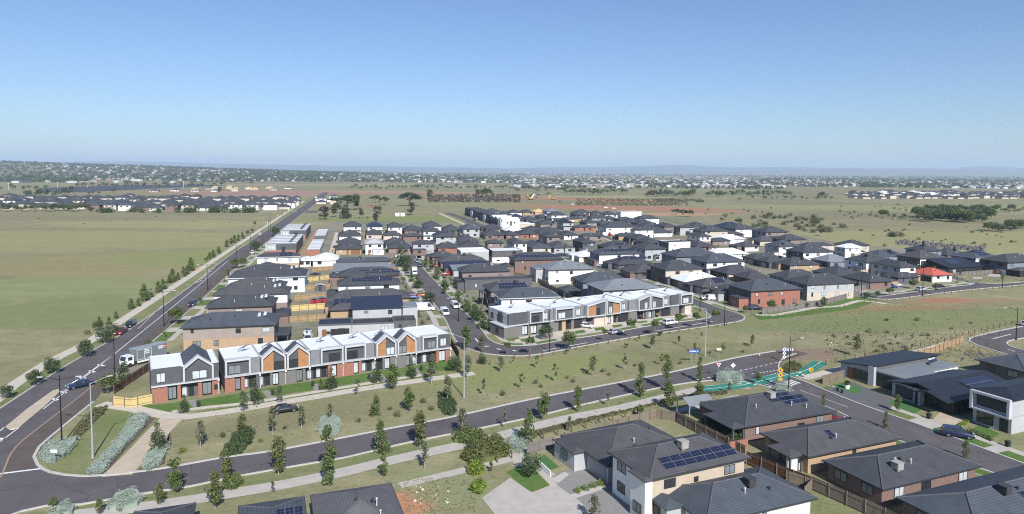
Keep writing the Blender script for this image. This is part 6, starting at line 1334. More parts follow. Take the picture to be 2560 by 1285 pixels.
# ------------------------------------------------------------------ lamps, posts, signs, fences
POLEK = M('black_pole', (.012, .012, .014), .5, .1, 2); POLEG = M('galvanised_pole', (.42, .46, .48), .45, .06, 2, metal=.3); LAMPH = M('lamp_head', (.45, .46, .47), .5, .05, 2)
def street_lamp(u, v, top, grey, arms, label, group):
    p = P(u, v); dv = v - (428 + ROLL * (u - 1280)); h = (v - top) * HC / dv * 1.03
    r = thing('street_lamp', label, 'street lamp', p, 0, group); mt = POLEG if grey else POLEK
    MB().tube((0, 0, 0), (0, 0, h), .13 if not grey else .15, .06, 10).build('pole', mt, r); MB().tube((0, 0, 0), (0, 0, .5), .2, .2, 10).build('base', mt, r)
    for a in arms:
        d = Vector((math.cos(math.radians(a)), math.sin(math.radians(a)), 0)); z = h * .93 if not grey else h * .985
        q = d * 2.6 + Vector((0, 0, z + .45)); MB().tube((0, 0, z), q, .055, .045, 7).build('arm', mt, r)
        o = MB().box(-.1, .75, -.16, .16, -.06, .07).build('lamp_head', LAMPH, r); o.location = q; o.rotation_euler = (0, 0, math.radians(a))
lamps = [(155, 1111, 938, 0, (185, 5)), (288, 963, 842, 0, (190,)), (410, 815, 726, 0, (193, 13)), (519, 726, 660, 0, (193, 13)), (592, 670, 612, 0, (193, 13)), (627, 637, 585, 0, (193,)), (656, 615, 565, 0, (193, 13)), (672, 595, 545, 0, (193,)), (676, 570, 532, 0, (193, 13)), (707, 545, 512, 0, (193, 13)), (727, 533, 505, 0, (193,))]
for i, (u, v, t, g_, a) in enumerate(lamps): street_lamp(u, v, t, g_, a, f"tall black street lamp{' with two arms' if len(a) == 2 else ''} on the main road, {nth(i)} from near end", 'black lamps along the main road')
for u, v, t, g_, a, l in [(232, 1145, 958, 1, (60,), 'tall grey lamp standing in the corner garden bed'), (1160, 994, 845, 1, (150,), 'tall grey lamp on the reserve at the townhouse path end'), (1763, 891, 773, 1, (170,), 'tall grey lamp near the blue arrow sign'), (1374, 880, 760, 0, (200,), 'black lamp before the grey townhouses'), (1750, 778, 732, 0, (190,), 'black lamp on the side street'), (1811, 813, 716, 0, (190,), 'black lamp at the side street corner'), (1971, 983, 845, 0, (20,), 'black lamp at the zebra crossing'), (2540, 850, 770, 0, (165,), 'black lamp by the right-edge road loop'),
                          (2153, 741, 660, 0, (200,), 'black lamp left of the blue utility'), (2306, 740, 660, 0, (200,), 'black lamp beside the silver car'), (2506, 719, 680, 0, (200,), 'black lamp opposite the overgrown lot'), (2392, 708, 677, 0, (200,), 'black lamp in front of the vacant lot'), (1146, 803, 745, 0, (193,), 'black lamp at the right kerb of middle street'), (1076, 763, 716, 0, (13,), 'black lamp behind the dense street tree'), (1020, 682, 650, 0, (13,), 'black lamp left side near the street end'), (1585, 625, 585, 0, (30,), 'black lamp in the upper middle street'), (1413, 632, 608, 0, (30,), 'black lamp before the brown hip roof'), (1120, 535, 514, 0, (20,), 'lamp at far street entry'), (1095, 534, 514, 0, (20,), 'lamp on the green park edge'), (1185, 552, 528, 0, (20,), 'lamp halfway along far street'), (2048, 722, 690, 0, (20,), 'lamp behind grey and beige house')]:
    street_lamp(u, v, t, g_, a, l, 'grey lamps of the reserve' if g_ else 'black lamps of the estate')
# timber bollards
TIMB = M('bollard_timber', (.16, .095, .055), .9, .15, 4); BOL = MB().tube((0, 0, 0), (0, 0, 1.15), .11, .11, 8); BOL.box(-.12, .12, -.12, .12, 1.0, 1.06); BOLM = BOL.mesh('timber_bollard'); BOLM.materials.append(TIMB)
def bollards(pts, step, place, group, order='left', sc=1.0):
    pp = resample(smooth(px(pts), 1.0), step)
    for i, p in enumerate(pp): o = link('timber_bollard', BOLM, None, p, (0, 0, i)); o.scale = (sc, sc, sc); tag(o, f'timber bollard {place}, {nth(i)} from {order}', 'bollard', group)
bollards([(1225, 912), (1285, 899), (1345, 894), (1455, 872), (1600, 846), (1712, 829), (1805, 816), (1850, 808)], 3.6, 'on the park kerb of the curved street', 'bollards along the curved street')
bollards([(1880, 790), (1910, 797), (1960, 793), (2030, 784), (2100, 773), (2150, 762), (2215, 753)], 3.2, 'along the path by the red brick fence', 'bollards along the red brick house path')
bollards([(2218, 752), (2305, 742), (2420, 729), (2560, 716)], 4.0, 'on the grass edge of the far right street', 'bollards along the far right street')
bollards([(1358, 1098), (1425, 1080), (1500, 1062), (1622, 1031)], 3.0, 'beside the foreground gravel path', 'bollards of the foreground path', sc=1.15)
bollards([(1168, 1176), (1215, 1164), (1285, 1145)], 2.6, 'in front of the big bronze shrub bed', 'bollards by the shrub bed')
bollards([(1990, 930), (2100, 905), (2230, 880), (2345, 860), (2420, 838), (2560, 805)], 3.6, 'along the grassland edge on the right', 'bollards along the right grassland edge')
# signs
def signpost(u, v, h, label, build):
    r = thing('road_sign', label, 'sign', P(u, v), 0); build(r, h); return r
SB = M('blue_sign_paint', (.02, .11, .46), .5, .05, 2); SW = M('white_sign_paint', (.75, .75, .74), .5, .03, 2); SY = M('amber_sign_paint', (.75, .36, .01), .5, .05, 2); SG = M('fluoro_sign_paint', (.62, .70, .02), .5, .05, 2); SGREY = M('sign_back', (.40, .41, .42), .5, .05, 2)
def pole2(r, h, xs=(0,), rr=.035): 
    for x in xs: MB().tube((x, 0, 0), (x, 0, h), rr, n=7).build('post', POLEG, r)
def bl_(r, h):
    pole2(r, h, (-.55, .55)); MB().box(-1.15, 1.15, -.03, .03, h - .75, h).build('panel', SB, r); 
    t = MB()
    for k in range(6): t.box(-1.0 + k * .26, -.80 + k * .26, -.036, -.03, h - .5, h - .26)
    t.build('white_lettering', SW, r); MB().prism_y([(.72, h - .62), (1.08, h - .37), (.72, h - .13), (.86, h - .37)], -.04, -.03).build('white_arrow', SW, r)
signpost(1734, 908, 3.2, 'blue street name sign with a white arrow on two posts', bl_)
def wsign(r, h): pole2(r, h); MB().box(-.5, .5, -.02, .02, h - .45, h).build('panel', SW, r)
signpost(1797, 898, 2.6, 'small plain white sign on the reserve', wsign)
def diamond(c, inner=None):
    def f(r, h):
        pole2(r, h - .2); s = .55; MB().prism_y([(0, h - s), (s, h), (0, h + s), (-s, h)], -.03, -.005).build('panel', c, r)
        if inner: MB().box(-.1, .1, -.036, -.03, h - .28, h + .28).build('black_symbol', inner, r)
    return f
signpost(1832, 943, 2.6, 'white diamond sign standing at the silver hedge', diamond(SW, SGREY))
def giveway(r, h): pole2(r, h - .2); MB().prism_y([(-.5, h + .4), (.5, h + .4), (0, h - .5)], -.03, -.005).build('panel', SW, r); MB().prism_y([(-.28, h + .28), (.28, h + .28), (0, h - .22)], -.036, -.03).build('red_border', M('red_sign_paint'), r)
signpost(1796, 943, 2.7, 'triangular give way sign left of the silver hedge', giveway)
def amber3(r, h):
    pole2(r, h)
    for k, z in enumerate((h, h - 1.0)): MB().prism_y([(0, z - .6), (.6, z), (0, z + .6), (-.6, z)], -.03 - .012 * k, -.005 - .012 * k).build('warning_panel', SY, r); MB().box(-.13, .13, -.05, -.043, z - .18, z + .18).build('black_symbol', GUT, r)
    MB().box(-.45, .45, -.03, -.005, h - 2.3, h - 1.7).build('plate', SY, r)
signpost(1950, 966, 3.4, 'stack of amber diamond warning signs at the zebra crossing', amber3)
signpost(2027, 950, 2.2, 'single amber warning sign across the street from the zebra crossing', diamond(SY, GUT))
def white3(r, h):
    pole2(r, h)
    for k in range(3): MB().prism_y([(0, h - .9 * k - .5), (.45, h - .9 * k), (0, h - .9 * k + .5), (-.45, h - .9 * k)], -.03 - .008 * k, -.005).build('panel', SW, r); MB().box(-.07, .07, -.056, -.046, h - .9 * k - .25, h - .9 * k + .25).build('black_symbol', GUT, r)
signpost(1960, 905, 3.0, 'stack of white diamond signs at the end of the sealed road', white3)
def barrier(r, h):
    pole2(r, h, (-1.1, 0, 1.1)); MB().box(-1.4, 1.4, -.03, .03, h - .6, h).build('board', SB, r); t = MB()
    for k in range(5): t.box(-1.3 + k * .56, -1.02 + k * .56, -.036, -.03, h - .58, h - .02)
    t.build('white_stripes', SW, r)
signpost(1970, 886, 1.5, 'blue and white striped road end barrier', barrier)
signpost(136, 1160, 2.2, 'small white street sign beside the corner silver shrubs', wsign)
for i, (u, v) in enumerate(((491, 688), (605, 615))): signpost(u, v, 2.0, f"{'nearer' if i == 0 else 'farther'} amber diamond sign on the paddock path", diamond(SY, GUT))
for i, (u, v) in enumerate(((669, 572), (695, 553), (722, 536))): signpost(u, v, 4.6, f'fluorescent yellow sign on the far main road, {nth(i)} from near end', diamond(SG))
# fences
PAL = M('weathered_paling', (.20, .165, .125), .95, .15, 1.5, kind='paling'); PALD = M('dark_stained_paling', (.105, .045, .03), .9, .15, 1.5, kind='paling'); PALY = M('new_pine_paling', (.60, .46, .20), .85, .1, 1.5, kind='paling'); PALT = M('tan_paling', (.36, .25, .14), .9, .13, 1.5, kind='paling'); FPOST = M('fence_post', (.17, .13, .10), .95, .15, 2); PALG = M('grey_paling', (.19, .175, .165), .95, .1, 1.5, kind='paling')
def fence(pts, label, mt=None, h=1.8, step=2.6, group=None, posts=True):
    mt = mt or PAL; P3 = px(pts); r = thing('paling_fence', label, 'fence', P3[0], 0, group); P3 = [p - P3[0] for p in P3]
    mb = MB(); rl = MB()
    for a, b in zip(P3, P3[1:]):
        d = (b - a).normalized(); nn = Vector((-d.y, d.x, 0)) * .02
        mb.face([a - nn, b - nn, b - nn + Vector((0, 0, h)), a - nn + Vector((0, 0, h))]); mb.face([b + nn, a + nn, a + nn + Vector((0, 0, h)), b + nn + Vector((0, 0, h))]); mb.face([a - nn + Vector((0, 0, h)), b - nn + Vector((0, 0, h)), b + nn + Vector((0, 0, h)), a + nn + Vector((0, 0, h))])
        for z in (.35, h * .82):
            q = nn.normalized() * .05; rl.tube(a - q + Vector((0, 0, z)), b - q + Vector((0, 0, z)), .04, n=4)
    mb.build('palings', mt, r); rl.build('rails', FPOST, r)
    if posts:
        for p in resample(P3, step)[:90]: o = MB().box(-.06, .06, -.06, .06, 0, h + .08).build('post', FPOST, r); o.location = p + Vector((0, -.09, 0))
fence([(286, 985), (300, 975), (371, 928)], 'dark timber paling fence beside the end townhouse lawn', PALD)
fence([(283, 1014), (330, 1019), (387, 1007)], 'new yellow pine fence below the end townhouse', PALY); fence([(371, 928), (374, 918)], 'short yellow pine fence behind the white cap roof', PALY)
fence([(1690, 1055), (1790, 1108), (1862, 1145)], 'long weathered fence between wide dark roof and cream house', PAL, 2.0); fence([(1690, 1055), (1640, 1046), (1540, 1075), (1490, 1085)], 'weathered fence behind the grey garage house', PAL)
fence([(1318, 1140), (1350, 1128), (1384, 1120)], 'grey paling fence beside the small turf lawn', PALG); fence([(1865, 1160), (1935, 1190), (2030, 1228)], 'dark red stained fence behind the tan brick house', PALD, 2.0); fence([(1965, 1208), (2030, 1228)], 'short pale paling fence joining the dark fence', PAL)
fence([(2028, 1225), (2110, 1262), (2215, 1310), (2260, 1335)], 'weathered fence below the large brown brick house', PAL, 2.0); fence([(2010, 1170), (2056, 1162)], 'short paling gate beside the water tank', PAL)
fence([(2010, 1250), (2030, 1226)], 'short paling fence at the lawn corner', PAL)
fence([(2280, 898), (2330, 886), (2408, 856)], 'long brown paling fence of the right vacant lot', PALT, 1.8, group=None); fence([(2056, 960), (2085, 952), (2110, 945)], 'paling fence left of the black skillion house', PAL)
fence([(1905, 786), (2000, 772), (2060, 762), (2150, 738)], 'grey paling fence behind the red brick house path', PALG, 1.9); fence([(2365, 694), (2400, 690), (2482, 684)], 'grey fence in front of the long black house', PALG, 1.8); fence([(2482, 684), (2560, 692)], 'dark fence below the right-edge house', PALD, 1.8); fence([(2100, 735), (2165, 722)], 'grey fence beside the brick corner house', PALG)
fence([(1236, 810), (1254, 838), (1271, 834)], 'dark fence beside the grey corner townhouse', PALG); fence([(1128, 862), (1148, 897)], 'dark red fence at the right end of brick townhouses', PALD)
fence([(880, 838), (1000, 822), (1040, 816)], 'tan fence along the back of brick townhouses', PALT, 1.9)
bk = [(815, 812), (820, 775), (824, 740), (829, 710), (835, 680)]
fence(bk, 'long fence between back-to-back yards left of middle street', PALT)
for i, (a, b) in enumerate((((722, 806), (815, 800)), ((728, 778), (820, 771)), ((735, 752), (824, 745)), ((745, 728), (828, 720)), ((768, 705), (830, 697)), ((780, 680), (838, 674)))): fence([a, b], f'side fence between back yards, {nth(i)} from the townhouses', PALY if i in (1, 4) else PALT, group='side fences of the back yards')
for i, q in enumerate([[(1236, 656), (1280, 652)], [(1285, 690), (1330, 700), (1372, 718)], [(1350, 712), (1420, 745), (1440, 760)], [(1412, 702), (1455, 720)], [(1320, 676), (1372, 684)]]): fence(q, ('tan fence behind the large solar array roof', 'tan fence beyond the mauve brick house', 'fence behind the long white-gutter house', 'fence by the dark patio roof', 'tan fence beside the pale roofed house')[i], (PALT, PALT, PALG, PALY, PALT)[i])
fence([(1448, 652), (1478, 660)], 'fence of the low white roof by second street', PALT); fence([(1740, 628), (1800, 640)], 'tan fence in the middle right block', PALT); fence([(2215, 652), (2262, 645)], 'tan fence of the right-hand group', PALY)
# bins, tank, sheds and small yard things
BINM = {}
def bin_(u, v, lid, label, group=None):
    if lid not in BINM:
        b = MB(); b.v = [(-.25, -.28, .1), (.25, -.28, .1), (.25, .28, .1), (-.25, .28, .1), (-.3, -.34, .95), (.3, -.34, .95), (.3, .34, .95), (-.3, .34, .95)]; b.f = [(0, 3, 2, 1), (4, 5, 6, 7), (0, 1, 5, 4), (1, 2, 6, 5), (2, 3, 7, 6), (3, 0, 4, 7)]
        a = b.mesh('bin_body'); a.materials.append(M('bin_plastic', (.02, .03, .025), .6, .1, 2)); l = MB().box(-.32, .32, -.37, .37, .95, 1.04).mesh('lid'); l.materials.append({'y': SY, 'g': M('green_lid', (.02, .12, .05), .5, .1, 2), 'r': M('red_sign_paint'), 'k': GUT}[lid]); w_ = MB().tube((-.3, .3, .12), (.3, .3, .12), .11, n=8).mesh('wheels'); w_.materials.append(TYRE); BINM[lid] = (a, l, w_)
    r = thing('wheelie_bin', label, 'bin', P(u, v), .3, group)
    if lid == 'g' and u > 2000: r.scale = (.6, .6, .75)  # shrunken bin meshes stand in for the green utility boxes on the verge
    for nm, me in zip(('bin_body', 'lid', 'wheels'), BINM[lid]): link(nm, me, r)
for u, v, c, l in ((496, 1017, 'k', 'dark bin beside the end townhouse path'), (682, 988, 'k', 'dark bin on lawn by first gable pair'), (782, 966, 'k', 'dark bin left of framed box townhouse'), (923, 948, 'k', 'dark bin before second gable pair'), (1053, 926, 'k', 'dark bin before the last brick townhouse'), (1276, 835, 'r', 'red lidded bin at the grey corner townhouse'), (1602, 798, 'r', 'red lidded bin at dark slanted townhouse'), (1642, 793, 'y', 'yellow lidded bin at dark slanted townhouse'), (1458, 808, 'y', 'yellow lidded bin beside white hatchback'), (1158, 772, 'g', 'green lidded bin at the middle street kerb'), (2094, 978, 'g', 'left green utility box on the right street verge'), (2105, 983, 'g', 'right green utility box on the right street verge'), (2322, 1047, 'k', 'dark bin before black gabled house'), (2519, 1117, 'k', 'dark bin at the grey cube house path')): bin_(u, v, c, l)
wt = thing('water_tank', 'white slimline rain water tank beside the tan brick house', 'water tank', P(1988, 1172), math.radians(22.5)); tk_ = MB(); tk_.prism([(math.cos(a) * .55 + (1.1 if -1.6 < a < 1.57 else -1.1), math.sin(a) * .55) for a in [-1.57 + 6.283 * k / 24 + .01 for k in range(24)]], 0, 2.1); tk_.build('tank', PAINT['white'], wt); MB().tube((1.0, 0, 2.1), (1.0, .8, 2.5), .06, n=7).build('inlet_pipe', PIPE, wt)
pt = thing('planter', 'large round white planter with spiky plant on turf', 'planter', P(2117, 972)); pl_ = MB().tube((0, 0, 0), (0, 0, .9), .45, .62, 16); pl_.build('pot', SW, pt); pm = MB(); leafcloud(pm, [(0, 0, 1.2, .5)], 160, .3, random.Random(2)); pm.build('spiky_plant', LF['d'], pt)
def shed(u, v, w_, d_, h_, g_, wall, roof, label, name='garden_shed'):
    r = thing(name, label, 'shed', P(u, v), math.radians(g_)); MB().box(-w_ / 2, w_ / 2, -d_ / 2, d_ / 2, 0, h_).build('wall', wall, r); MB().prism_y([(-w_ / 2 - .15, h_), (0, h_ + .5), (w_ / 2 + .15, h_), (w_ / 2 + .15, h_ + .1), (0, h_ + .62), (-w_ / 2 - .15, h_ + .1)], -d_ / 2 - .1, d_ / 2 + .1).build('roof', roof, r); MB().box(-.5, .5, -d_ / 2 - .03, -d_ / 2, 0, h_ - .2).build('door', GUT, r)
REDP = M('red_shed_paint', (.36, .025, .035), .6, .08, 1)
shed(787, 764, 2.6, 2.6, 2.1, 13, REDP, ROOF['g'], 'red cubby house on the left of two'); shed(806, 762, 4.2, 2.6, 2.2, 13, REDP, ROOF['g'], 'longer red shed on the right of two'); shed(801, 727, 3.4, 2.4, 2.0, 13, WALL['D'], ROOF['l'], 'dark garden shed with pale roof in a back yard'); shed(788, 700, 4, 3, 2.3, 13, WALL['B'], ROOF['d'], 'dark roofed patio shed behind the pale blue house'); shed(2492, 674, 4.5, 3, 2.6, 17, WALL['W'], ROOF['d'], 'white garden shed beside the rightmost white house'); shed(1000, 540, 9, 6, 3, 10, WALL['W'], ROOF['l'], 'old pale farm shed among the park trees', 'farm_shed'); shed(930, 520, 16, 8, 3.4, 10, WALL['B'], M('rusty_roof', (.42, .22, .12), .8, .2, .6), 'rusty roofed farm house among the park trees', 'farm_house')
pg = thing('pergola', 'grey gabled pergola with a basketball ring behind the wide dark roof', 'pergola', P(1737, 1040), math.radians(22.5)); MB().prism_x([(-2, 2.7), (0, 3.7), (2, 2.7), (2, 2.8), (0, 3.82), (-2, 2.8)], -2.8, 2.8).build('roof', ROOF['g'], pg)
for x in (-2.6, 2.6):
    for y in (-1.8, 1.8): o = MB().box(-.08, .08, -.08, .08, 0, 2.7).build('post', POLEG, pg); o.location = (x, y, 0)
pf = thing('picket_fence', 'low white picket fence around the small turf lawn', 'fence', P(1346, 1165)); a_, b_ = P(1346, 1165), P(1376, 1193); fb = MB()
for k in range(26): q = (b_ - a_) * (k / 25); fb.box(q.x - .04, q.x + .04, q.y - .02, q.y + .02, 0, 1.0)
fb.tube((0, 0, .8), (b_ - a_) + Vector((0, 0, .8)), .04, n=4); fb.tube((0, 0, .3), (b_ - a_) + Vector((0, 0, .3)), .04, n=4); fb.build('pickets', SW, pf)
bw = thing('brick_wall', 'short red brick wall between the fences', 'wall', P(1848, 1130), math.radians(22.5)); MB().box(-2, 1.6, -.12, .12, 0, 1.9).build('wall', WALL['R'], bw)

for h in HOUSES:
    if h['row'] and not h['ex'].get('fix'):
        A = Vector((h['A'].x, h['A'].y, 0)); B = A + h['ay'] * (h['D'] + 1.4) - h['ax'] * 1.2; Cc = B + h['ax'] * (h['W'] + 2.4)
        if RN.random() < .6: fence([proj(B), proj(Cc), proj(Cc - h['ay'] * 6)], f"paling fence behind the house {h['where'].split(',')[0]},{h['where'].split(',')[1]}", RN.choice((PALT, PALT, PALG, PALY)), group='paling fences between the estate houses', posts=False)
# ------------------------------------------------------------------ distance: suburbs, woods, hills, air
rf_ = random.Random(21)
FARW = {'W': WALL['W'], 'G': WALL['G'], 'B': WALL['B'], 'E': WALL['E']}
fp = {}
for wk in FARW:
    for rk in 'dsgwt':
        for st in (1, 2):
            for va in range(2):
                e = 2.7 if st == 1 else 5.6; hw, hd = (6.0, 8.5) if va else (7.5, 6)
                if st == 2: hw, hd = 6, 7
                w_ = MB().box(-hw, hw, -hd, hd, 0, e)
                if va and st == 1: w_.box(-hw + 1, hw - 3, -hd - 3, -hd, 0, e)
                a = w_.mesh('wall'); a.materials.append(FARW[wk]); r_ = MB().hip(-hw - .5, hw + .5, -hd - .5, hd + .5, e, .42)
                if va and st == 1: r_.hip(-hw + .6, hw - 2.6, -hd - 3.5, -hd + 1, e - .05, .42)
                b = r_.mesh('roof'); b.materials.append(ROOF[rk]); g_ = MB()
                for x in (-hw * .5, hw * .45): g_.box(x - .9, x + .9, -hd - .05 - (3 if va and st == 1 and x < 0 else 0), -hd - (3 if va and st == 1 and x < 0 else 0), e - 1.9, e - .6)
                c = g_.mesh('window'); c.materials.append(GLASS); fp[(wk, rk, st, va)] = (a, b, c)
def far_house(u, v, rz, wk, rk, st, va, place, group):
    r = thing('house', f"small distant {'two-storey' if st == 2 else 'single-storey'} house, {WNAME[wk].split()[0]} walls, {RNAME[rk].split()[0]} roof, {place}", 'house', P(u, v), rz, group)
    for nm, me in zip(('wall', 'roof', 'window'), fp[(wk, rk, st, va)]): link(nm, me, r)
used = []
def scatter_houses(rows, u0f, u1f, place, group, wch, rch, p2, rz, gap):
    for v in rows:
        u = u0f(v) + rf_.uniform(0, 8)
        while u < u1f(v):
            k = (v - (428 + ROLL * (u - 1280))) / HC
            far_house(u, v + rf_.uniform(-1.2, 1.2), math.radians(rz + rf_.choice((0, 0, 90, 3))), rf_.choice(wch), rf_.choice(rch), 2 if rf_.random() < p2 else 1, rf_.randrange(2), place, group)
            u += 15.5 * k * rf_.uniform(.95, 1.25) + gap
scatter_houses([525, 519, 513.5, 508.5, 504], lambda v: {525: 235, 519: -10, 513.5: -14, 508.5: -12, 504: -5}[v], lambda v: {525: 700, 519: 730, 513.5: 740, 508.5: 742, 504: 560}[v], 'in the estate beyond the left paddock', 'houses of the estate beyond the paddock', 'WWGBBEE', 'ddddsss', .22, 10, 1)
scatter_houses([510, 505, 500], lambda v: 800, lambda v: 848, 'right of the main road far end', 'houses at the far end of the main road', 'WWE', 'dds', .5, 13, 2)
scatter_houses([494, 490, 486.5], lambda v: {494: 2230, 490: 2150, 486.5: 2120}[v], lambda v: 2570, 'in the estate across the right grassland', 'houses across the right grassland', 'WWEGB', 'ddsgw', .5, 12, 7)
scatter_houses([479, 475.5, 472.5], lambda v: {479: 380, 475.5: 430, 472.5: 520}[v], lambda v: {479: 640, 475.5: 700, 472.5: 760}[v], 'on the building site behind the left estate', 'houses on the far building site', 'WEE', 'gttsd', .1, 5, 30)
def estate_mass(rows, u0f, u1f, name, label, rz):
    wm, rm = MB(), MB()
    for v in rows:
        u = u0f + rf_.uniform(0, 10)
        while u < u1f:
            k = (v - (428 + ROLL * (u - 1280))) / HC; p = P(u, v + rf_.uniform(-1, 1)); st = 1 if rf_.random() < .75 else 2; e = 2.7 if st == 1 else 5.6; a, b = rf_.uniform(5, 7.5), rf_.uniform(6, 9)
            w0, r0 = MB().box(-a, a, -b, b, 0, e), MB().hip(-a - .5, a + .5, -b - .5, b + .5, e, .42); an = math.radians(rz + rf_.choice((0, 90))); c, s = math.cos(an), math.sin(an)
            for src, dst in ((w0, wm), (r0, rm)):
                i = len(dst.v); dst.v += [(p.x + x * c - y * s, p.y + x * s + y * c, z) for x, y, z in src.v]; dst.f += [tuple(i + q for q in fc) for fc in src.f]
            u += 15 * k * rf_.uniform(.9, 1.2)
    tag(wm.build(name, WALL['E']), label + ', walls', 'houses', kind='stuff'); tag(rm.build(name, ROOF['d']), label + ', dark roofs', 'houses', kind='stuff')
estate_mass([522, 516, 511, 506, 501.5, 498], -10, 742, 'far_estate', 'crowded rear rows of the estate beyond the paddock', 10)
estate_mass([496, 492, 488.5, 484], 2130, 2570, 'far_estate', 'rear rows of the estate across the right grassland', 12)
def hillz(x, y):
    "low wooded rise on the left"
    d = (y - 2400) / 2600; d = max(0, min(1, d)); d = d * d * (3 - 2 * d)
    a = x / max(y, 1); side = max(0, min(1, (-.33 - a) / .45)); side2 = max(0, min(1, (-.05 - a) / .3))
    return d * (58 * side + 30 * side2)
hm = MB(); nx, ny = 50, 14
for j in range(ny):
    y = 2300 + (7500 - 2300) * j / (ny - 1)
    for i in range(nx):
        a = -1.05 + 1.1 * i / (nx - 1); hm.v.append((a * y, y, hillz(a * y, y) - .5))
for j in range(ny - 1):
    for i in range(nx - 1): hm.f.append((j * nx + i, j * nx + i + 1, (j + 1) * nx + i + 1, (j + 1) * nx + i))
tag(hm.build('hills', ground_mat('hill_grass', (.23, .20, .12), (.12, .13, .07), (.29, .25, .16)), smooth=True), kind='structure')
# distant ranges
def range_(prof, D, depth, name, col):
    mb = MB(); n = len(prof); rr = random.Random(4)
    rows_ = ((-depth, 0), (-depth * .45, .55), (0, 1), (depth * .8, .6))
    fine = []
    for (u0, v0), (u1, v1) in zip(prof, prof[1:]):
        k = max(2, int((u1 - u0) / 20))
        for i in range(k): t = i / k; fine.append((u0 + (u1 - u0) * t, v0 + (v1 - v0) * t + rr.uniform(-.5, .5)))
    fine.append(prof[-1]); n = len(fine)
    for dy, f in rows_:
        for u, v in fine:
            hv = 428 + ROLL * (u - 1280); z = max(20, (hv - v) / F * D + HC) if f else -2
            x = (u - 1280) / F * (D + dy) if dy <= 0 else (u - 1280) / F * (D + dy); mb.v.append((x, D + dy, z * (f if f else 1) * (rr.uniform(.92, 1.06) if 0 < f < 1 else 1)))
    for j in range(3):
        for i in range(n - 1): mb.f.append((j * n + i, j * n + i + 1, (j + 1) * n + i + 1, (j + 1) * n + i))
    tag(mb.build(name, M(name + '_forest', col, 1, .25, .0006, spec=0), smooth=True), kind='structure')
range_([(-300, 409), (0, 408), (90, 405), (300, 403), (450, 405), (600, 410), (760, 413), (900, 415), (1100, 418), (1280, 420.5), (1400, 418), (1520, 418), (1620, 415), (1680, 412.5), (1705, 412), (1740, 415), (1820, 418.5), (1960, 418), (2200, 420), (2380, 421), (2430, 416.5), (2470, 415), (2520, 418), (2560, 420), (2900, 419)], 21000, 5000, 'mountains', (.10, .11, .085))
range_([(1500, 436), (1750, 430), (1950, 427), (2050, 424), (2200, 423.5), (2400, 424), (2560, 425), (2800, 424)], 14500, 2500, 'hills', (.17, .16, .11))
# far towns and woods: nobody could count these
def town_mesh(lst, name, mt, label, sz):
    mb = MB()
    for (p, s) in lst:
        a = rf_.uniform(0, 1.6); c, sn = math.cos(a), math.sin(a); w_, d_, h_ = s * rf_.uniform(.7, 1.4), s * rf_.uniform(.6, 1), rf_.uniform(3, 6.5)
        q = [(p.x + (x * c - y * sn), p.y + (x * sn + y * c), p.z) for x, y in ((-w_, -d_), (w_, -d_), (w_, d_), (-w_, d_))]
        t = [(x, y, z + h_) for x, y, z in q]; ap = (p.x, p.y, p.z + h_ + sz)
        for k in range(4): j = (k + 1) % 4; mb.face([q[k], q[j], t[j], t[k]]); mb.face([t[k], t[j], ap])
    o = mb.build(name, mt); tag(o, label, 'town', kind='stuff')
def blob_woods(lst, name, mt, label):
    mb = MB()
    for (p, s) in lst:
        h = s * rf_.uniform(.8, 1.3); b0 = [(rf_.uniform(-.5, .5) * s, rf_.uniform(-.5, .5) * s, h * rf_.uniform(.35, .75), s * rf_.uniform(.35, .6)) for _ in range(4)]
        b0 = [(p.x + x, p.y + y, p.z + z, r) for x, y, z, r in b0]; leafcloud(mb, b0, 34, s * .30, rf_)
    o = mb.build(name, mt); tag(o, label, 'trees', kind='stuff')
def pt(u, v):
    p = P(u, v); p.z = hillz(p.x, p.y) if p.y < 7500 else 0; return p
def polar(a, y): x = a * y; return Vector((x, y, hillz(x, y)))
wh, gy, dk, wd = [], [], [], []
def add_town(u0, u1, v0, v1, n, pw=.3):
    for _ in range(n):
        u, v = rf_.uniform(u0, u1), rf_.uniform(v0, v1); p = pt(u, v + (u - 1280) * ROLL); q = rf_.random(); (wh if q < pw else gy if q < pw + .2 else dk).append((p, rf_.uniform(6, 10) * (1.9 if v < 440 else 1)))
def add_wood(u0, u1, v0, v1, n, s0=6, s1=11, slope=0):
    for _ in range(n): u = rf_.uniform(u0, u1); v = rf_.uniform(v0, v1) + slope * (u - u0); wd.append((pt(u, v + (u - 1280) * ROLL), rf_.uniform(s0, s1)))
add_town(1290, 1960, 447, 466, 620, .36); add_town(1290, 1560, 458, 469, 160); add_town(640, 1300, 438, 456, 330, .35); add_town(1960, 2560, 447, 462, 260, .4); add_town(2320, 2560, 456, 463, 130, .5); add_town(1300, 2200, 436, 446, 260, .35); add_town(0, 500, 456, 466, 40); add_town(1000, 1300, 452, 458, 60)
add_wood(600, 2560, 433.5, 439, 1500, 9, 16); add_wood(600, 1300, 438, 452, 700, 7, 12); add_wood(1290, 2560, 440, 462, 900, 6, 10); add_wood(640, 1300, 448, 458, 420, 6, 10)
add_wood(1900, 2560, 440, 447, 380, 8, 13); add_wood(2150, 2420, 455, 463, 160, 6, 10); add_wood(1290, 1960, 464, 470, 150, 5, 8)
for _ in range(560):     # suburb and woods on the left rise
    y = rf_.uniform(2500, 4700); a = rf_.uniform(-.68, -.30); p = polar(a, y); q = rf_.random(); (wh if q < .2 else gy if q < .4 else dk).append((p, rf_.uniform(6, 10)))
for _ in range(2300):
    y = rf_.choice((rf_.uniform(2450, 4800), rf_.uniform(4500, 5600))); a = rf_.uniform(-.85, -.28) if y < 4500 else rf_.uniform(-1.0, -.2); wd.append((polar(a, y), rf_.uniform(8, 13)))
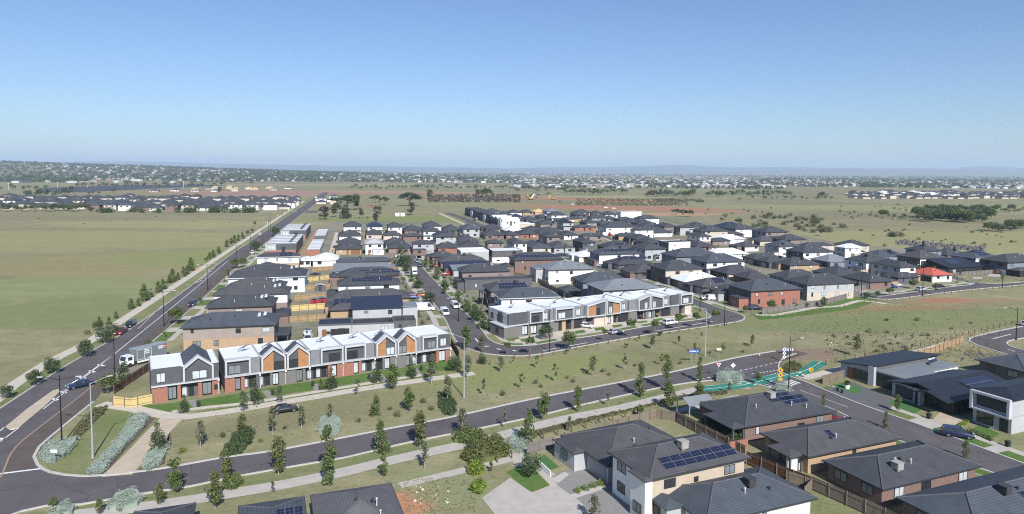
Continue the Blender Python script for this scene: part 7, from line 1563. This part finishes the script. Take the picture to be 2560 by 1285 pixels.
for _ in range(260): wd.append((polar(rf_.uniform(-.80, -.62), rf_.uniform(2100, 2500)), rf_.uniform(7, 12)))
town_mesh(wh, 'far_town', M('far_white_buildings', (.52, .53, .54), .8, .1, .01), 'pale roofs and walls of the far suburbs', 1.6)
town_mesh(gy, 'far_town', M('far_tan_buildings', (.36, .30, .25), .8, .2, .01), 'tan brick buildings of the far suburbs', 2); town_mesh(dk, 'far_town', M('far_dark_roofs', (.075, .078, .085), .8, .2, .01), 'dark roofs of the far suburbs', 2.4)
blob_woods(wd, 'far_woods', LF['d'], 'belts of dark trees between the far suburbs')
# tree belts in the middle distance, tree by tree
def belt(lst, kinds, desc, group, wide=1.3, n=None):
    out = []
    for (u0, u1, v0, v1, cnt, h0, h1) in lst:
        for k in range(cnt): out.append((u0 + (u1 - u0) * (k + rf_.random()) / cnt, rf_.uniform(v0, v1), rf_.uniform(h0, h1)))
    out.sort()
    for (u, v, h) in out:
        kd = rf_.choice(kinds); k = (v - (428 + ROLL * (u - 1280))) / HC
        ds = {'round': 'rounded', 'dense': 'dense dark', 'gum': 'ragged', 'spread': 'spreading'}[kd]
        tree(u, v, v - h * k / 1.06, kd, f'{ds} far tree {desc}', group, wide)
belt([(0, 235, 526, 530, 24, 5, 9)], ['round', 'dense', 'gum'], 'fringing the left estate at the paddock edge', 'trees fringing the left estate', 1.4)
belt([(190, 560, 464, 470, 26, 9, 15), (0, 120, 470, 476, 8, 8, 12), (60, 150, 488, 492, 8, 8, 12), (470, 640, 456, 462, 16, 9, 14), (160, 180, 484, 487, 2, 12, 16), (210, 250, 486, 487, 3, 6, 7), (276, 286, 484, 485, 1, 10, 12), (548, 556, 485, 486, 1, 12, 14)], ['round', 'dense', 'gum'], 'behind the left estate', 'trees behind the left estate', 1.3)
belt([(870, 1290, 470, 475, 42, 8, 14), (1190, 1230, 486, 490, 4, 10, 13), (1290, 1420, 474, 482, 14, 9, 14)], ['round', 'gum', 'dense'], 'in the belt beyond the farm', 'trees of the belt beyond the farm', 1.3)
belt([(1415, 1520, 484, 488, 14, 9, 14), (1530, 1570, 483, 486, 5, 9, 14), (1610, 1740, 489, 494, 18, 9, 15), (1760, 1980, 486, 493, 26, 9, 15), (1880, 2090, 497, 500, 14, 5, 9)], ['round', 'dense', 'gum'], 'in the belt beyond the earthworks', 'trees of the belt beyond the earthworks', 1.35)
belt([(2290, 2480, 540, 556, 34, 7, 13), (2300, 2560, 526, 534, 30, 5, 10), (2470, 2500, 576, 580, 3, 7, 9), (2520, 2560, 570, 578, 6, 7, 9), (2230, 2330, 546, 551, 10, 3, 6), (2200, 2215, 540, 545, 2, 7, 9), (2380, 2440, 550, 558, 8, 8, 13)], ['round', 'dense'], 'in the dark grove on the right grassland', 'trees of the dark grove on the right', 1.5)
# shrubs of the open land
def open_shrubs(lst, leaf, desc, group):
    for (u0, u1, v0, v1, cnt, s0, s1) in lst:
        for _ in range(cnt):
            u, v = rf_.uniform(u0, u1), rf_.uniform(v0, v1); k = (v - (428 + ROLL * (u - 1280))) / HC; s = rf_.uniform(s0, s1)
            shrub(u, v, s * k * .7, s * k, rf_.choice(leaf), desc, group)
open_shrubs([(220, 290, 530, 532, 5, 8, 13), (290, 340, 530, 531, 2, 8, 10), (345, 352, 531, 532, 1, 10, 10), (390, 418, 531, 532, 2, 8, 10), (436, 446, 531, 532, 1, 9, 10), (460, 545, 531, 532, 7, 9, 13), (555, 680, 531, 532, 10, 8, 13)], 'd', 'dark rounded shrub on the far edge of the left paddock', 'shrubs on the far paddock edge')
open_shrubs([(1880, 2060, 538, 572, 30, 4, 8), (1990, 2110, 548, 585, 14, 4, 8), (2100, 2300, 512, 550, 34, 2, 4.5), (2100, 2540, 560, 620, 36, 1.5, 3.5), (1760, 1980, 520, 545, 14, 2, 4), (2225, 2255, 589, 593, 4, 5, 7)], 'odo', 'low dark shrub scattered on the right dry grassland', 'shrubs scattered on the right grassland')
open_shrubs([(20, 600, 536, 560, 10, 1, 2), (2130, 2500, 800, 850, 8, 1, 1.8), (2060, 2340, 840, 890, 14, .8, 1.6)], 'o', 'tiny dry shrub dotted on open grass', 'tiny shrubs on open grass')
def scatter_stuff(areas, leaf, name, label, cat):
    mb = MB()
    for (u0, u1, v0, v1, n, s0, s1) in areas:
        for _ in range(n):
            p = P(rf_.uniform(u0, u1), rf_.uniform(v0, v1)); s = rf_.uniform(s0, s1)
            leafcloud(mb, [(p.x, p.y, s * .3, s * .5)], 14, s * .34, rf_, .7)
    tag(mb.build(name, LF[leaf]), label, cat, kind='stuff')
scatter_stuff([(1070, 1300, 487, 506, 520, 2, 4.5)], 'p', 'heath_scrub', 'grey brown heath scrub beyond the farm trees', 'scrub')
scatter_stuff([(1440, 1720, 497, 514, 700, 1.2, 2.6), (1640, 1760, 499, 506, 120, 2, 4)], 'o', 'planted_scrub', 'rows of small green plants beyond the earthworks', 'scrub')
scatter_stuff([(2060, 2560, 820, 892, 500, .12, .32), (1880, 2560, 760, 830, 300, .1, .28), (1010, 1190, 1195, 1285, 420, .1, .28), (2380, 2560, 690, 706, 120, .2, .5), (2300, 2480, 870, 905, 160, .15, .4)], 't', 'grass_tussocks', 'straw coloured grass tussocks on the open ground', 'grass')
scatter_stuff([(480, 1960, 890, 1090, 380, .12, .26), (2060, 2500, 830, 890, 420, .15, .4), (1900, 2560, 760, 840, 420, .12, .35)], 'o', 'grass_tussocks', 'small green grass tufts', 'grass')
rk = MB()
for _ in range(170):
    u = rf_.uniform(2240, 2460); p = P(u, 604 + (u - 2240) * .085 + rf_.uniform(-3, 7)); s = rf_.uniform(.5, 1.6); rk.tube((p.x, p.y, -.1), (p.x + rf_.uniform(-.3, .3), p.y, s), s, s * .5, 6)
for _ in range(60): p = P(rf_.uniform(2400, 2500), rf_.uniform(884, 900)); s = rf_.uniform(.15, .45); rk.tube((p.x, p.y, -.1), (p.x, p.y, s * .7), s, s * .5, 6)
tag(rk.build('rock_rubble', M('basalt_rock', (.12, .11, .11), .9, .3, 1.5)), 'dark basalt rubble line on the right grassland', 'rocks', kind='stuff')
rl = MB()
for (u0, u1, v0, v1, n) in ((1030, 1130, 1215, 1260, 16), (2405, 2440, 688, 694, 10), (2470, 2500, 684, 690, 8), (1880, 1900, 880, 900, 3), (2060, 2120, 840, 870, 8), (2290, 2340, 890, 910, 12)):
    for _ in range(n): p = P(rf_.uniform(u0, u1), rf_.uniform(v0, v1)); s = rf_.uniform(.06, .2); rl.tube((p.x, p.y, -.05), (p.x, p.y, s), s * 1.3, s * .7, 6)
tag(rl.build('rubble', M('pale_rubble', (.55, .52, .48), .9, .15, 2)), 'scattered pale rubble stones on bare lots', 'rubble', kind='stuff')
PW = M('pale_power_pole', (.50, .48, .45), .8, .1, 2)
for i, (u, v, t) in enumerate(((22, 475, 458), (144, 470, 455), (218, 469, 453), (283, 464, 450), (459, 469, 452), (420, 448, 442), (585, 456, 446), (605, 456, 446))):
    p = P(u, v); h = (v - t) * HC / (v - 428 - ROLL * (u - 1280)); r = thing('power_pole', f'pale distant power pole behind the left estate, {nth(sorted([22, 144, 218, 283, 459, 420, 585, 605]).index(u))} from left', 'power pole', p, 0, 'distant power poles'); MB().tube((0, 0, 0), (0, 0, h), .5, .4, 7).build('pole', PW, r); MB().box(-2.4, 2.4, -.2, .2, h - 1.6, h - 1.2).build('crossarm', PW, r)
build_trees()
# air
hz, nt, b = new_mat('haze_air'); nt.nodes.remove(b)
pv = N(nt, 'ShaderNodeVolumePrincipled'); pv.inputs['Color'].default_value = (.62, .78, 1.0, 1); pv.inputs['Density'].default_value = 7.5e-5; pv.inputs['Anisotropy'].default_value = 0.0
nt.links.new(pv.outputs[0], nt.nodes['Material Output'].inputs['Volume'])
hb = MB().box(-30000, 30000, -3000, 34000, -3, 420); o = hb.build('haze', hz); tag(o, 'pale blue air', 'haze', kind='stuff')
